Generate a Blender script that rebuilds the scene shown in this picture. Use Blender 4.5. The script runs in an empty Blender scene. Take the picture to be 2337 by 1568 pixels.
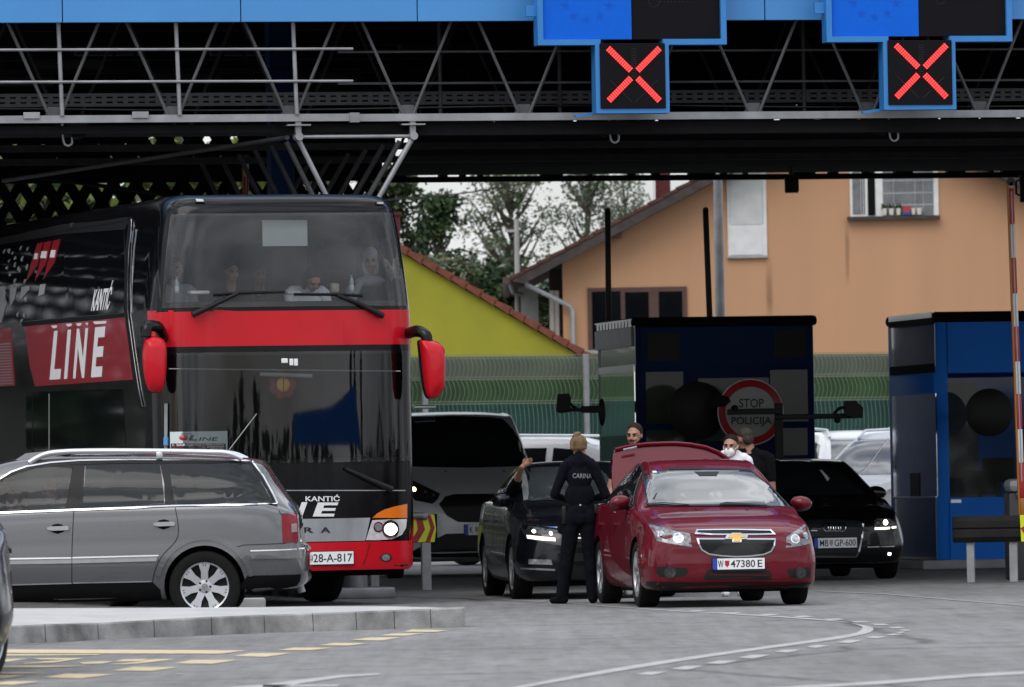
import bpy, bmesh, math, random
import numpy as np
from mathutils import Vector, Matrix
from mathutils.bvhtree import BVHTree
random.seed(7)
rnd = random.Random(11)
D = bpy.data
SC = bpy.context.scene
COL = SC.collection
R = math.radians

# ---------------------------------------------------------------- camera
F, CU, CV = 16870.0, 1168.0, 784.0           # focal length and centre, in pixels of a 2336 wide picture
HOR, CAMZ, ROLL = 1108.0, 1.2, R(1.0)
CAM = Vector((0, 0, CAMZ))
RM = Matrix.Rotation(math.pi/2 + math.atan((HOR-CV)/F), 3, 'X') @ Matrix.Rotation(-ROLL, 3, 'Z')
cd = D.cameras.new('camera'); cam = D.objects.new('camera', cd); COL.objects.link(cam)
cd.sensor_width = 36; cd.lens = 36*F/2336; cd.clip_start = 1; cd.clip_end = 5000
cam.matrix_world = Matrix.Translation(CAM) @ RM.to_4x4()
cd.dof.use_dof = True; cd.dof.focus_distance = 75; cd.dof.aperture_fstop = 7
SC.camera = cam

# ---------------------------------------------------------------- sky and sun
SUN_EL, SUN_AZ = R(50), R(205)
w = D.worlds.new('World'); SC.world = w; w.use_nodes = True
nt = w.node_tree; nd = nt.nodes; lk = nt.links
bg = nd['Background']; bg.inputs['Strength'].default_value = 0.1
sky = nd.new('ShaderNodeTexSky'); sky.sky_type = 'NISHITA'; sky.sun_disc = False
sky.sun_elevation = SUN_EL; sky.sun_rotation = SUN_AZ; sky.air_density = 1.2; sky.dust_density = 2.0
tc = nd.new('ShaderNodeTexCoord')
mp = nd.new('ShaderNodeMapping'); mp.inputs['Scale'].default_value = (1.6, 1.6, 4.5); mp.inputs['Location'].default_value = (0.35, 0.2, 0.1)
nz = nd.new('ShaderNodeTexNoise'); nz.inputs['Scale'].default_value = 1.7; nz.inputs['Detail'].default_value = 8; nz.inputs['Roughness'].default_value = 0.58
rp = nd.new('ShaderNodeValToRGB'); rp.color_ramp.elements[0].position = 0.34; rp.color_ramp.elements[1].position = 0.58
nz2 = nd.new('ShaderNodeTexNoise'); nz2.inputs['Scale'].default_value = 2.6; nz2.inputs['Detail'].default_value = 7
rp2 = nd.new('ShaderNodeValToRGB')
rp2.color_ramp.elements[0].position = 0.36; rp2.color_ramp.elements[0].color = (4.8, 5.1, 5.6, 1)
rp2.color_ramp.elements[1].position = 0.66; rp2.color_ramp.elements[1].color = (16.0, 16.2, 16.7, 1)
mx = nd.new('ShaderNodeMixRGB')
lk.new(tc.outputs['Generated'], mp.inputs['Vector']); lk.new(mp.outputs['Vector'], nz.inputs['Vector']); lk.new(mp.outputs['Vector'], nz2.inputs['Vector'])
lk.new(nz.outputs['Fac'], rp.inputs['Fac']); lk.new(nz2.outputs['Fac'], rp2.inputs['Fac'])
lk.new(rp.outputs['Color'], mx.inputs['Fac']); lk.new(sky.outputs['Color'], mx.inputs['Color1']); lk.new(rp2.outputs['Color'], mx.inputs['Color2'])
sx_ = nd.new('ShaderNodeSeparateXYZ'); lk.new(tc.outputs['Generated'], sx_.inputs['Vector'])          # an overcast sky is brightest overhead
mr_ = nd.new('ShaderNodeMapRange'); mr_.inputs['From Min'].default_value = 0.05; mr_.inputs['From Max'].default_value = .9; mr_.inputs['To Min'].default_value = .95; mr_.inputs['To Max'].default_value = 1.7
lk.new(sx_.outputs['Z'], mr_.inputs['Value'])
mg = nd.new('ShaderNodeMixRGB'); mg.blend_type = 'MULTIPLY'; mg.inputs['Fac'].default_value = 1
lk.new(mx.outputs['Color'], mg.inputs['Color1']); lk.new(mr_.outputs['Result'], mg.inputs['Color2']); lk.new(mg.outputs['Color'], bg.inputs['Color'])
sd = D.lights.new('sun', 'SUN'); sd.energy = 0.9; sd.angle = R(38); sd.color = (1, .96, .9)
so = D.objects.new('sun', sd); COL.objects.link(so)
sdir = Vector((math.sin(SUN_AZ)*math.cos(SUN_EL), math.cos(SUN_AZ)*math.cos(SUN_EL), math.sin(SUN_EL)))   # towards the sun
so.rotation_euler = sdir.to_track_quat('Z', 'Y').to_euler()
SC.view_settings.view_transform = 'Standard'; SC.view_settings.look = 'None'
SC.view_settings.exposure = 0.13; SC.view_settings.gamma = 1
SC.render.engine = 'CYCLES'
SC.cycles.max_bounces = 7; SC.cycles.diffuse_bounces = 3; SC.cycles.glossy_bounces = 4; SC.cycles.transparent_max_bounces = 12
SC.cycles.sample_clamp_indirect = 6; SC.cycles.caustics_reflective = False; SC.cycles.caustics_refractive = False
SC.cycles.use_denoising = True

# ---------------------------------------------------------------- pixels of the photograph -> points in the place
ZOOMS = dict(a=(0,0,2.337), b=(900,0,2.7174), c=(1700,0,2.7174), d=(0,450,2.4129), e=(380,470,2.9587), f=(340,850,2.4886),
    g=(0,1090,2.496), h=(980,430,2.7517), i=(1450,430,3.3369), j=(2000,420,2.7036), k=(1360,750,2.85), l=(1000,980,2.9036),
    m=(1450,1080,3.2662), n=(1960,980,2.9033), o=(0,1480,1.8258), p=(1280,1440,1.8258), q=(1380,1040,7.79), r=(1740,1030,7.468),
    s=(420,600,6.8735), t=(700,560,6.532), u=(400,1040,9.7375), D=(0,0,None))
def uv(k, x, y):
    if k == 'D': return (x, y)
    x0, y0, s = ZOOMS[k]
    return ((x0+x/s)*.9125, (y0+y/s)*.9125)
def ray(u, v): return RM @ Vector(((u-CU)/F, (CV-v)/F, -1))
def at(u, v, Y):
    d = ray(u, v); return CAM + d*(Y/d.y)
def ground(u, v, z=0.0):
    d = ray(u, v); return CAM + d*((z-CAMZ)/d.z)
def loc(M, u, v, ax, val):
    Mi = M.inverted(); o = Mi @ CAM; d = Mi.to_3x3() @ ray(u, v)
    return o + d*((val-o[ax])/d[ax])
def L2(M, ax, val, k, pts):                     # zoom pixels -> 2D points on the plane local[ax] = val
    out = []
    for x, y in pts:
        p = loc(M, *uv(k, x, y), ax, val)
        out.append((p[1], p[2]) if ax == 0 else (p[0], p[2]))
    return out
def place(u, Y, rz):                            # a standing place: ground point at depth Y under column u
    p = at(u, HOR, Y); return Matrix.Translation((p.x, Y, 0)) @ Matrix.Rotation(rz, 4, 'Z')

# ---------------------------------------------------------------- objects
def thing(name, label, cat, M=None, group=None):
    o = D.objects.new(name, None); COL.objects.link(o); o.empty_display_size = .2
    if M is not None: o.matrix_world = M
    o['label'] = label; o['category'] = cat
    if group: o['group'] = group
    return o
def tag(o, label, cat, group=None):
    o['label'] = label; o['category'] = cat
    if group: o['group'] = group
    return o
def struct(o, kind='structure'): o['kind'] = kind; return o
def link_mesh(name, me, mats, parent=None, smooth=None):
    if mats is not None:
        for m in (mats if isinstance(mats, (list, tuple)) else [mats]): me.materials.append(m)
    if smooth is not None:
        me.shade_smooth()
        if smooth < 180: me.set_sharp_from_angle(angle=R(smooth))
    o = D.objects.new(name, me); COL.objects.link(o)
    if parent is not None: o.parent = parent
    return o
def mesh_data(name, vs, fs, mi=None):
    me = D.meshes.new(name); me.from_pydata([tuple(v) for v in vs], [], fs); me.update()
    if mi is not None: me.polygons.foreach_set('material_index', mi)
    return me

class MB:
    def __init__(s): s.v = []; s.f = []; s.m = []; s.cm = 0
    def add(s, vs, fs):
        n = len(s.v); s.v += [tuple(v) for v in vs]
        for f in fs: s.f.append(tuple(i+n for i in f)); s.m.append(s.cm)
        return s
    def box(s, a, b, rot=None, c=None, bev=0):
        a, b = Vector(a), Vector(b)
        bm = bmesh.new(); bmesh.ops.create_cube(bm, size=1)
        ce, sz = (a+b)/2, b-a
        for v in bm.verts: v.co = Vector((v.co.x*sz.x, v.co.y*sz.y, v.co.z*sz.z))
        if bev: bmesh.ops.bevel(bm, geom=bm.edges[:], offset=bev, segments=2, affect='EDGES', profile=.5)
        bm.verts.index_update()
        vs = [(rot @ v.co if rot else v.co) + ce for v in bm.verts]
        s.add(vs, [[v.index for v in f.verts] for f in bm.faces]); bm.free(); return s
    def tube(s, p, q, r, n=8, r2=None):
        p, q = Vector(p), Vector(q); d = (q-p).normalized(); r2 = r if r2 is None else r2
        x = d.orthogonal().normalized(); y = d.cross(x)
        cs = [(math.cos(2*math.pi*i/n), math.sin(2*math.pi*i/n)) for i in range(n)]
        vs = [p+(x*c+y*t)*r for c, t in cs] + [q+(x*c+y*t)*r2 for c, t in cs]
        fs = [(i, (i+1) % n, n+(i+1) % n, n+i) for i in range(n)] + [tuple(range(n))[::-1], tuple(range(n, 2*n))]
        return s.add(vs, fs)
    def path(s, pts, r, n=6):
        pts = [Vector(p) for p in pts]; vs = []; N = len(pts)
        rr = r if isinstance(r, (list, tuple)) else [r]*N
        x = None
        for i, p in enumerate(pts):
            d = (pts[min(i+1, N-1)]-pts[max(i-1, 0)]).normalized()
            x = d.orthogonal().normalized() if x is None else (x-d*x.dot(d)).normalized()
            y = d.cross(x)
            vs += [p+(x*math.cos(2*math.pi*k/n)+y*math.sin(2*math.pi*k/n))*rr[i] for k in range(n)]
        fs = [(i*n+k, i*n+(k+1) % n, (i+1)*n+(k+1) % n, (i+1)*n+k) for i in range(N-1) for k in range(n)]
        fs += [tuple(range(n))[::-1], tuple(range((N-1)*n, N*n))]
        return s.add(vs, fs)
    def lathe(s, prof, M=None, n=24, close=True):
        vs = []; M = M or Matrix()
        for r, h in prof:
            vs += [M @ Vector((r*math.cos(2*math.pi*k/n), r*math.sin(2*math.pi*k/n), h)) for k in range(n)]
        m = len(prof)
        fs = [(i*n+k, i*n+(k+1) % n, (i+1)*n+(k+1) % n, (i+1)*n+k) for i in range(m-1) for k in range(n)]
        if close: fs += [tuple(range(n))[::-1], tuple(range((m-1)*n, m*n))]
        return s.add(vs, fs)
    def prism(s, pts, ax, a0, a1):
        def P(p, a): return (a, p[0], p[1]) if ax == 0 else ((p[0], a, p[1]) if ax == 1 else (p[0], p[1], a))
        n = len(pts)
        vs = [P(p, a0) for p in pts] + [P(p, a1) for p in pts]
        return s.add(vs, [tuple(range(n)), tuple(range(n, 2*n))[::-1]] + [(i, n+i, n+(i+1) % n, (i+1) % n) for i in range(n)])
    def ell(s, c, r, rot=None, nu=16, nv=10):
        c = Vector(c); r = (r, r, r) if isinstance(r, (int, float)) else r; vs = []; fs = []
        for j in range(nv+1):
            t = math.pi*j/nv
            for i in range(nu):
                q = Vector((r[0]*math.sin(t)*math.cos(2*math.pi*i/nu), r[1]*math.sin(t)*math.sin(2*math.pi*i/nu), r[2]*math.cos(t)))
                vs.append(c + (rot @ q if rot else q))
        fs = [(j*nu+i, (j+1)*nu+i, (j+1)*nu+(i+1) % nu, j*nu+(i+1) % nu) for j in range(nv) for i in range(nu)]
        return s.add(vs, fs)
    def poly(s, pts): return s.add(pts, [tuple(range(len(pts)))])
    def build(s, name, mats, parent=None, smooth=None, weld=True):
        me = mesh_data(name, s.v, s.f, s.m)
        bm = bmesh.new(); bm.from_mesh(me)
        if weld: bmesh.ops.remove_doubles(bm, verts=bm.verts, dist=1e-5)
        bmesh.ops.recalc_face_normals(bm, faces=bm.faces); bm.to_mesh(me); bm.free()
        return link_mesh(name, me, mats, parent, smooth)

# ---------------------------------------------------------------- materials
MATS = {}
def mat(name, col, rough=.5, metal=0.0, coat=0.0, var=.08, vs=6.0, bump=0.0, bs=80.0, spec=.5, rvar=.08, col2=None, coat_rough=.03, stretch=None):
    m = D.materials.new(name); m.use_nodes = True; t = m.node_tree; n = t.nodes; l = t.links
    b = n['Principled BSDF']; b.inputs['Metallic'].default_value = metal
    b.inputs['Coat Weight'].default_value = coat; b.inputs['Coat Roughness'].default_value = coat_rough; b.inputs['Specular IOR Level'].default_value = spec
    c = n.new('ShaderNodeTexCoord')
    z = n.new('ShaderNodeTexNoise'); z.inputs['Scale'].default_value = vs; z.inputs['Detail'].default_value = 5; z.inputs['Roughness'].default_value = .6
    if stretch:
        sm = n.new('ShaderNodeMapping'); sm.inputs['Scale'].default_value = stretch; l.new(c.outputs['Object'], sm.inputs['Vector']); l.new(sm.outputs['Vector'], z.inputs['Vector'])
    else: l.new(c.outputs['Object'], z.inputs['Vector'])
    r = n.new('ShaderNodeValToRGB'); r.color_ramp.elements[0].position = .3; r.color_ramp.elements[1].position = .7
    c2 = col2 or tuple(min(1, x*(1+var)) for x in col)
    c1 = tuple(x*(1-var) for x in col) if col2 is None else col
    r.color_ramp.elements[0].color = (*c1, 1); r.color_ramp.elements[1].color = (*c2, 1)
    l.new(z.outputs['Fac'], r.inputs['Fac']); l.new(r.outputs['Color'], b.inputs['Base Color'])
    q = n.new('ShaderNodeMapRange'); q.inputs['To Min'].default_value = max(0, rough-rvar); q.inputs['To Max'].default_value = min(1, rough+rvar)
    l.new(z.outputs['Fac'], q.inputs['Value']); l.new(q.outputs['Result'], b.inputs['Roughness'])
    if bump:
        z2 = n.new('ShaderNodeTexNoise'); z2.inputs['Scale'].default_value = bs; z2.inputs['Detail'].default_value = 4
        l.new(c.outputs['Object'], z2.inputs['Vector'])
        bp = n.new('ShaderNodeBump'); bp.inputs['Strength'].default_value = bump; bp.inputs['Distance'].default_value = .02
        l.new(z2.outputs['Fac'], bp.inputs['Height']); l.new(bp.outputs['Normal'], b.inputs['Normal'])
    MATS[name] = m; return m
def glass(name, tint, ior=1.5, rough=.02, haze=None):
    m = D.materials.new(name); m.use_nodes = True; t = m.node_tree; n = t.nodes; l = t.links
    n.remove(n['Principled BSDF']); o = n['Material Output']
    tr = n.new('ShaderNodeBsdfTransparent'); tr.inputs['Color'].default_value = (*tint, 1)
    gl = n.new('ShaderNodeBsdfGlossy'); gl.inputs['Roughness'].default_value = rough
    fr = n.new('ShaderNodeFresnel'); fr.inputs['IOR'].default_value = ior
    mxs = n.new('ShaderNodeMixShader'); l.new(fr.outputs['Fac'], mxs.inputs['Fac'])
    first = tr.outputs[0]
    if haze:                                     # pale diffuse veil, uneven, mixed over the pane
        df = n.new('ShaderNodeBsdfDiffuse'); df.inputs['Color'].default_value = (*haze[0], 1)
        c = n.new('ShaderNodeTexCoord'); z = n.new('ShaderNodeTexNoise'); z.inputs['Scale'].default_value = 1.6; z.inputs['Detail'].default_value = 5
        q = n.new('ShaderNodeMapRange'); q.inputs['From Min'].default_value = .3; q.inputs['From Max'].default_value = .7
        q.inputs['To Min'].default_value = haze[1]*.5; q.inputs['To Max'].default_value = haze[1]*1.5
        l.new(c.outputs['Object'], z.inputs['Vector']); l.new(z.outputs['Fac'], q.inputs['Value'])
        m2 = n.new('ShaderNodeMixShader'); l.new(q.outputs['Result'], m2.inputs['Fac']); l.new(tr.outputs[0], m2.inputs[1]); l.new(df.outputs[0], m2.inputs[2]); first = m2.outputs[0]
    l.new(first, mxs.inputs[1]); l.new(gl.outputs[0], mxs.inputs[2]); l.new(mxs.outputs[0], o.inputs['Surface'])
    return m
def emit(name, col, s):
    m = D.materials.new(name); m.use_nodes = True; n = m.node_tree.nodes; b = n['Principled BSDF']
    b.inputs['Base Color'].default_value = (*[c*.4 for c in col], 1); b.inputs['Emission Color'].default_value = (*col, 1); b.inputs['Emission Strength'].default_value = s
    return m
M_ = dict(
 galv=mat('galvanised_steel', (.30,.305,.315), .5, .4, var=.25, vs=3), steel_grey=mat('grey_painted_steel', (.33,.34,.35), .5, .2, var=.15),
 dark_steel=mat('dark_painted_steel', (.010,.010,.011), .8, 0, var=.3, spec=.12), brace=mat('brace_steel', (.085,.085,.09), .6, .1, var=.25, vs=3), brace_shaded=mat('brace_steel_shaded', (.035,.035,.038), .7, 0, var=.3, spec=.2), deck=mat('sheet_deck', (.005,.005,.006), .9, var=.3, spec=.1), soffit=mat('soffit_sheet', (.005,.005,.005), .9, var=.5, vs=2, spec=.08),  # darkest brace copy puts the shade of the rear rows into its colour
 fascia=mat('light_blue_sheet', (.062,.27,.62), .42, 0, var=.05, vs=1.2, bump=.02, bs=300), frame_blue=mat('blue_sign_frame', (.03,.21,.55), .4, var=.06),
 panel_blue=mat('blue_sign_panel', (.006,.125,.68), .6, var=.06, vs=20, spec=.12), panel_black=mat('black_sign_panel', (.007,.006,.008), .75, var=.15, spec=.12),
 black=mat('black_plastic', (.006,.006,.0065), .5, var=.2, spec=.3), black_gloss=mat('black_gloss_paint', (.004,.004,.005), .16, 0, .10, var=.2, spec=.2),
 rubber=mat('tyre_rubber', (.008,.008,.008), .85, var=.3, vs=20, spec=.2), chrome=mat('chrome', (.68,.69,.71), .12, 1, var=.02, rvar=.04), alloy=mat('alloy_wheel', (.58,.59,.61), .3, .85, var=.05),
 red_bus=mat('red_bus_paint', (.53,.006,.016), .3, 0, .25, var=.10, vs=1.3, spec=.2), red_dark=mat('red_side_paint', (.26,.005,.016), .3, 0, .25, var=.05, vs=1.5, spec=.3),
 orange=mat('orange_lens', (.75,.17,.01), .2, 0, .6, var=.06), silver=mat('brushed_silver', (.66,.67,.69), .30, .75, var=.06, vs=2),
 white=mat('white_lettering', (.78,.78,.78), .5, var=.03), white_paint=mat('white_car_paint', (.86,.87,.87), .3, 0, .5, var=.02), offwhite=mat('white_frame', (.7,.7,.68), .5, var=.06),
 plate=mat('plate_white', (.82,.83,.84), .4, var=.02), eu=mat('plate_blue', (.01,.06,.42), .4), ink=mat('black_ink', (.008,.008,.009), .5),
 paper=mat('paper', (.62,.68,.66), .7, var=.03), glass_dark=mat('dark_glass', (.004,.005,.006), .04, 0, 0, spec=.3, var=.1, rvar=.02),
 glass_car=mat('car_window_glass', (.010,.012,.013), .03, 0, 0, spec=.55, var=.15, rvar=.02), glass_estate=mat('estate_dark_glass', (.018,.021,.022), .05, 0, 0, spec=.28, var=.15, rvar=.02), glass_screen=mat('windscreen_glass', (.035,.042,.045), .05, 0, .8, spec=1.0, var=.25, vs=2, rvar=.02),
 car_red=mat('dark_red_metallic', (.120,.0012,.0095), .45, .0, .62, var=.05, vs=1.2, spec=.1, coat_rough=.02), car_silver=mat('grey_metallic', (.125,.127,.132), .28, .6, 1.0, var=.04, vs=1.2),
 car_black=mat('black_metallic', (.004,.004,.005), .25, 0, .4, spec=.25, var=.1), car_blueblack=mat('blue_black_metallic', (.004,.005,.008), .25, 0, .35, spec=.25, var=.1),
 van_silver=mat('silver_van_paint', (.62,.63,.65), .38, .15, .5, var=.04), lamp_inner=mat('lamp_reflector', (.20,.205,.21), .28, .45, var=.6, vs=22, rvar=.12), lamp_dark=mat('lamp_housing', (.03,.03,.033), .3, .3, .5),
 lens=mat('lamp_lens', (.36,.375,.39), .14, .5, .4, var=.45, vs=35), lamp_on=emit('lamp_lit', (1,.94,.82), 5), lamp_warm=emit('lamp_warm', (1,.66,.30), 10), drl=emit('daylight_strip', (1,.93,.78), 1.6),
 led=emit('red_led', (1,.055,.05), 3.2), led_base=emit('red_led_base', (.7,.002,.006), .35), led_off=mat('led_off', (.05,.05,.05), .4),
 tail=mat('tail_lamp_red', (.18,.003,.009), .2, 0, .2, var=.2, spec=.3), tail_clear=mat('tail_lamp_clear', (.28,.20,.20), .15, .2, .5, var=.2, vs=40),
 gold=mat('gold_badge', (.66,.42,.12), .3, .6, var=.04), booth_blue=mat('booth_blue', (.005,.19,.78), .5, 0, 0, var=.05, vs=2, spec=.2), booth_navy=mat('booth_navy', (.002,.024,.095), .55, 0, 0, var=.1, spec=.15),
 mirror=mat('mirror_glass', (.75,.77,.76), .03, 1, var=.02, rvar=.02), booth_glass=mat('booth_glass', (.085,.098,.080), .08, 0, 0, spec=.22, var=.25, vs=1.5),
 orange_wall=mat('orange_render', (.475,.265,.148), .9, var=.06, vs=.9, bump=.25, bs=40, stretch=(1,1,.12)), yellow_wall=mat('yellow_render', (.29,.28,.022), .9, var=.12, vs=.8, bump=.25, bs=40),
 tile=mat('roof_tile', (.15,.042,.022), .8, var=.3, vs=6, bump=.3, bs=20), wood=mat('weathered_wood', (.045,.034,.031), .8, var=.4, vs=4), brown=mat('brown_window_frame', (.075,.035,.028), .6, var=.2),
 brick=mat('chimney_paint', (.075,.008,.011), .8, var=.15), concrete=mat('concrete', (.34,.34,.33), .85, var=.15, vs=3, bump=.3, bs=60), kerb=mat('kerb_stone', (.10,.097,.092), .9, col2=(.35,.345,.335), vs=2.6, bump=.4, bs=70),
 fence_wire=mat('fence_wire', (.19,.23,.165), .6, .1, var=.1), net_green=mat('green_shade_net', (.036,.085,.028), .8, var=.3, vs=1.5), net_teal=mat('teal_shade_net', (.010,.065,.052), .8, var=.25, vs=1.5), net_pale=mat('pale_shade_net', (.105,.125,.088), .8, var=.15, vs=1.5),
 barrier_red=mat('barrier_red', (.42,.02,.025), .4, var=.12), barrier_white=mat('barrier_white', (.72,.72,.70), .4, var=.06), barrier_orange=mat('barrier_orange', (.42,.15,.012), .45, var=.08), barrier_dark=mat('barrier_backlit', (.02,.017,.016), .5),  # dark arms: the backlit look is put into their colour
 chev_yellow=mat('chevron_yellow', (.72,.80,.02), .35, var=.03), chev_red=mat('chevron_red', (.36,.02,.03), .4, var=.03),
 skin=mat('skin', (.36,.185,.13), .55, var=.08, vs=14), skin_dark=mat('skin_tan', (.28,.135,.085), .55, var=.08), hair_brown=mat('hair_brown', (.028,.014,.008), .7, var=.5, vs=30, spec=.15), hair_dark=mat('hair_dark', (.010,.007,.006), .7, var=.5, vs=30, spec=.15), hair_blond=mat('hair_blond', (.075,.045,.024), .65, col2=(.26,.165,.085), vs=26, spec=.25, stretch=(1,1,.25)), hair_grey=mat('hair_grey', (.045,.036,.032), .7, var=.4, vs=30, spec=.15),
 navy=mat('navy_cloth', (.0045,.005,.009), .95, var=.3, vs=9, bump=.8, bs=14, spec=.1), black_cloth=mat('black_cloth', (.005,.005,.006), .95, var=.3, vs=9, bump=.6, bs=14, spec=.1), white_cloth=mat('white_cloth', (.75,.75,.80), .85, var=.05, vs=9, bump=.3, bs=14), grey_cloth=mat('grey_cloth', (.28,.30,.33), .85, var=.1, bump=.3, bs=14), red_cloth=mat('red_cloth', (.42,.03,.07), .85, var=.1), eye=mat('eye_dark', (.09,.055,.045), .3), lip=mat('lip', (.36,.13,.11), .5), mask=mat('white_mask', (.74,.74,.72), .8, var=.04), letter_grey=mat('grey_lettering', (.22,.22,.24), .6),
 bark=mat('bark', (.07,.055,.042), .9, var=.4, vs=8), bottle=glass('bottle_plastic', (.75,.85,.92), 1.35), cap_blue=mat('bottle_cap', (.10,.32,.65), .4), bus_screen=glass('bus_windscreen', (.86,.88,.89), 1.5, .015, ((.42,.44,.46), .065)),
 estate_glass=glass('estate_window', (.62,.65,.66), 1.38, .02, ((.4,.42,.43), .05)), seat=mat('seat_cloth', (.035,.037,.042), .9, var=.3), yellow_mark=mat('yellow_marking', (.56,.46,.29), .85, var=.18, vs=9), white_mark=mat('white_marking', (.38,.38,.375), .85, var=.25, vs=5),
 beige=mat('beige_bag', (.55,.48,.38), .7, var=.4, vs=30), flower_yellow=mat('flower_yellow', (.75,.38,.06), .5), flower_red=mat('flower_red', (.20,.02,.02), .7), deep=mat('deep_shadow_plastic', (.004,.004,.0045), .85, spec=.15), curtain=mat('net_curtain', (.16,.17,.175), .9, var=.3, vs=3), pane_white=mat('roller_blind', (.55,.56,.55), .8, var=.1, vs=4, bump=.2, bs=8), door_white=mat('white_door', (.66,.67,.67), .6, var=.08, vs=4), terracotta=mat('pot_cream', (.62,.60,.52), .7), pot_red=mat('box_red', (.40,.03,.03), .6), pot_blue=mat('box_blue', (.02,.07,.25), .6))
def leaf(name, col, var=.5):
    m = mat(name, col, .75, var=var, vs=.9); t = m.node_tree; b = t.nodes['Principled BSDF']
    b.inputs['Specular IOR Level'].default_value = .25
    return m
M_['leaf_dark'] = leaf('leaf_dark', (.020,.042,.016)); M_['leaf_mid'] = leaf('leaf_mid', (.055,.095,.035)); M_['leaf_grey'] = leaf('leaf_grey', (.12,.145,.10)); M_['leaf_bright'] = leaf('leaf_bright', (.13,.17,.035)); M_['leaf_olive'] = leaf('leaf_olive', (.12,.13,.075))

def asphalt():
    m = D.materials.new('asphalt'); m.use_nodes = True; t = m.node_tree; n = t.nodes; l = t.links; b = n['Principled BSDF']
    c = n.new('ShaderNodeTexCoord')
    def noise(s, d, mapping=None):
        z = n.new('ShaderNodeTexNoise'); z.inputs['Scale'].default_value = s; z.inputs['Detail'].default_value = d; z.inputs['Roughness'].default_value = .65
        if mapping:
            q = n.new('ShaderNodeMapping'); q.inputs['Scale'].default_value = mapping; l.new(c.outputs['Object'], q.inputs['Vector']); l.new(q.outputs['Vector'], z.inputs['Vector'])
        else: l.new(c.outputs['Object'], z.inputs['Vector'])
        return z
    big = noise(.35, 5, (1.0, .22, 1)); fine = noise(55, 3); mid = noise(4.5, 6, (1, .35, 1))
    r = n.new('ShaderNodeValToRGB'); r.color_ramp.elements[0].position = .32; r.color_ramp.elements[0].color = (.170,.169,.167,1); r.color_ramp.elements[1].position = .7; r.color_ramp.elements[1].color = (.285,.283,.280,1)
    l.new(big.outputs['Fac'], r.inputs['Fac'])
    r2 = n.new('ShaderNodeValToRGB'); r2.color_ramp.elements[0].position = .35; r2.color_ramp.elements[0].color = (.62,.62,.62,1); r2.color_ramp.elements[1].position = .68; r2.color_ramp.elements[1].color = (1.25,1.25,1.25,1)
    l.new(fine.outputs['Fac'], r2.inputs['Fac'])
    m1 = n.new('ShaderNodeMixRGB'); m1.blend_type = 'MULTIPLY'; m1.inputs['Fac'].default_value = .75; l.new(r.outputs['Color'], m1.inputs['Color1']); l.new(r2.outputs['Color'], m1.inputs['Color2'])
    r3 = n.new('ShaderNodeValToRGB'); r3.color_ramp.elements[0].position = .30; r3.color_ramp.elements[0].color = (.62,.62,.62,1); r3.color_ramp.elements[1].position = .55; r3.color_ramp.elements[1].color = (1,1,1,1)
    l.new(mid.outputs['Fac'], r3.inputs['Fac'])
    m2 = n.new('ShaderNodeMixRGB'); m2.blend_type = 'MULTIPLY'; m2.inputs['Fac'].default_value = .8; l.new(m1.outputs['Color'], m2.inputs['Color1']); l.new(r3.outputs['Color'], m2.inputs['Color2'])
    # worn wheel tracks along the lanes
    tr_ = noise(7, 5, (1, .035, 1)); r6 = n.new('ShaderNodeValToRGB'); r6.color_ramp.elements[0].position = .34; r6.color_ramp.elements[0].color = (.84,.84,.84,1); r6.color_ramp.elements[1].position = .66; r6.color_ramp.elements[1].color = (1.06,1.06,1.06,1); l.new(tr_.outputs['Fac'], r6.inputs['Fac'])
    m5 = n.new('ShaderNodeMixRGB'); m5.blend_type = 'MULTIPLY'; m5.inputs['Fac'].default_value = 1; l.new(m2.outputs['Color'], m5.inputs['Color1']); l.new(r6.outputs['Color'], m5.inputs['Color2']); m2 = m5
    # cracks sealed with tar, and oil drips
    vo = n.new('ShaderNodeTexVoronoi'); vo.feature = 'DISTANCE_TO_EDGE'; vo.inputs['Scale'].default_value = .16
    wv = n.new('ShaderNodeMixRGB'); wv.inputs['Fac'].default_value = .22; l.new(c.outputs['Object'], wv.inputs['Color1']); l.new(noise(.9, 4).outputs['Color'], wv.inputs['Color2']); l.new(wv.outputs['Color'], vo.inputs['Vector'])
    r4 = n.new('ShaderNodeValToRGB'); r4.color_ramp.elements[0].position = .002; r4.color_ramp.elements[0].color = (.45,.45,.45,1); r4.color_ramp.elements[1].position = .009; r4.color_ramp.elements[1].color = (1,1,1,1); l.new(vo.outputs['Distance'], r4.inputs['Fac'])
    sp = noise(1.7, 2); r5 = n.new('ShaderNodeValToRGB'); r5.color_ramp.elements[0].position = .26; r5.color_ramp.elements[0].color = (.52,.52,.52,1); r5.color_ramp.elements[1].position = .36; r5.color_ramp.elements[1].color = (1,1,1,1); l.new(sp.outputs['Fac'], r5.inputs['Fac'])
    m3 = n.new('ShaderNodeMixRGB'); m3.blend_type = 'MULTIPLY'; m3.inputs['Fac'].default_value = 1; l.new(m2.outputs['Color'], m3.inputs['Color1']); l.new(r4.outputs['Color'], m3.inputs['Color2'])
    m4 = n.new('ShaderNodeMixRGB'); m4.blend_type = 'MULTIPLY'; m4.inputs['Fac'].default_value = 1; l.new(m3.outputs['Color'], m4.inputs['Color1']); l.new(r5.outputs['Color'], m4.inputs['Color2'])
    l.new(m4.outputs['Color'], b.inputs['Base Color']); b.inputs['Roughness'].default_value = .9
    bp = n.new('ShaderNodeBump'); bp.inputs['Strength'].default_value = .35; bp.inputs['Distance'].default_value = .01; l.new(fine.outputs['Fac'], bp.inputs['Height']); l.new(bp.outputs['Normal'], b.inputs['Normal'])
    return m
M_['asphalt'] = asphalt()
M_['silver_band'] = mat('silver_band_paint', (.40,.41,.43), .36, .85, .2, var=.30, vs=2.2, stretch=(1,1,.3))
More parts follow.
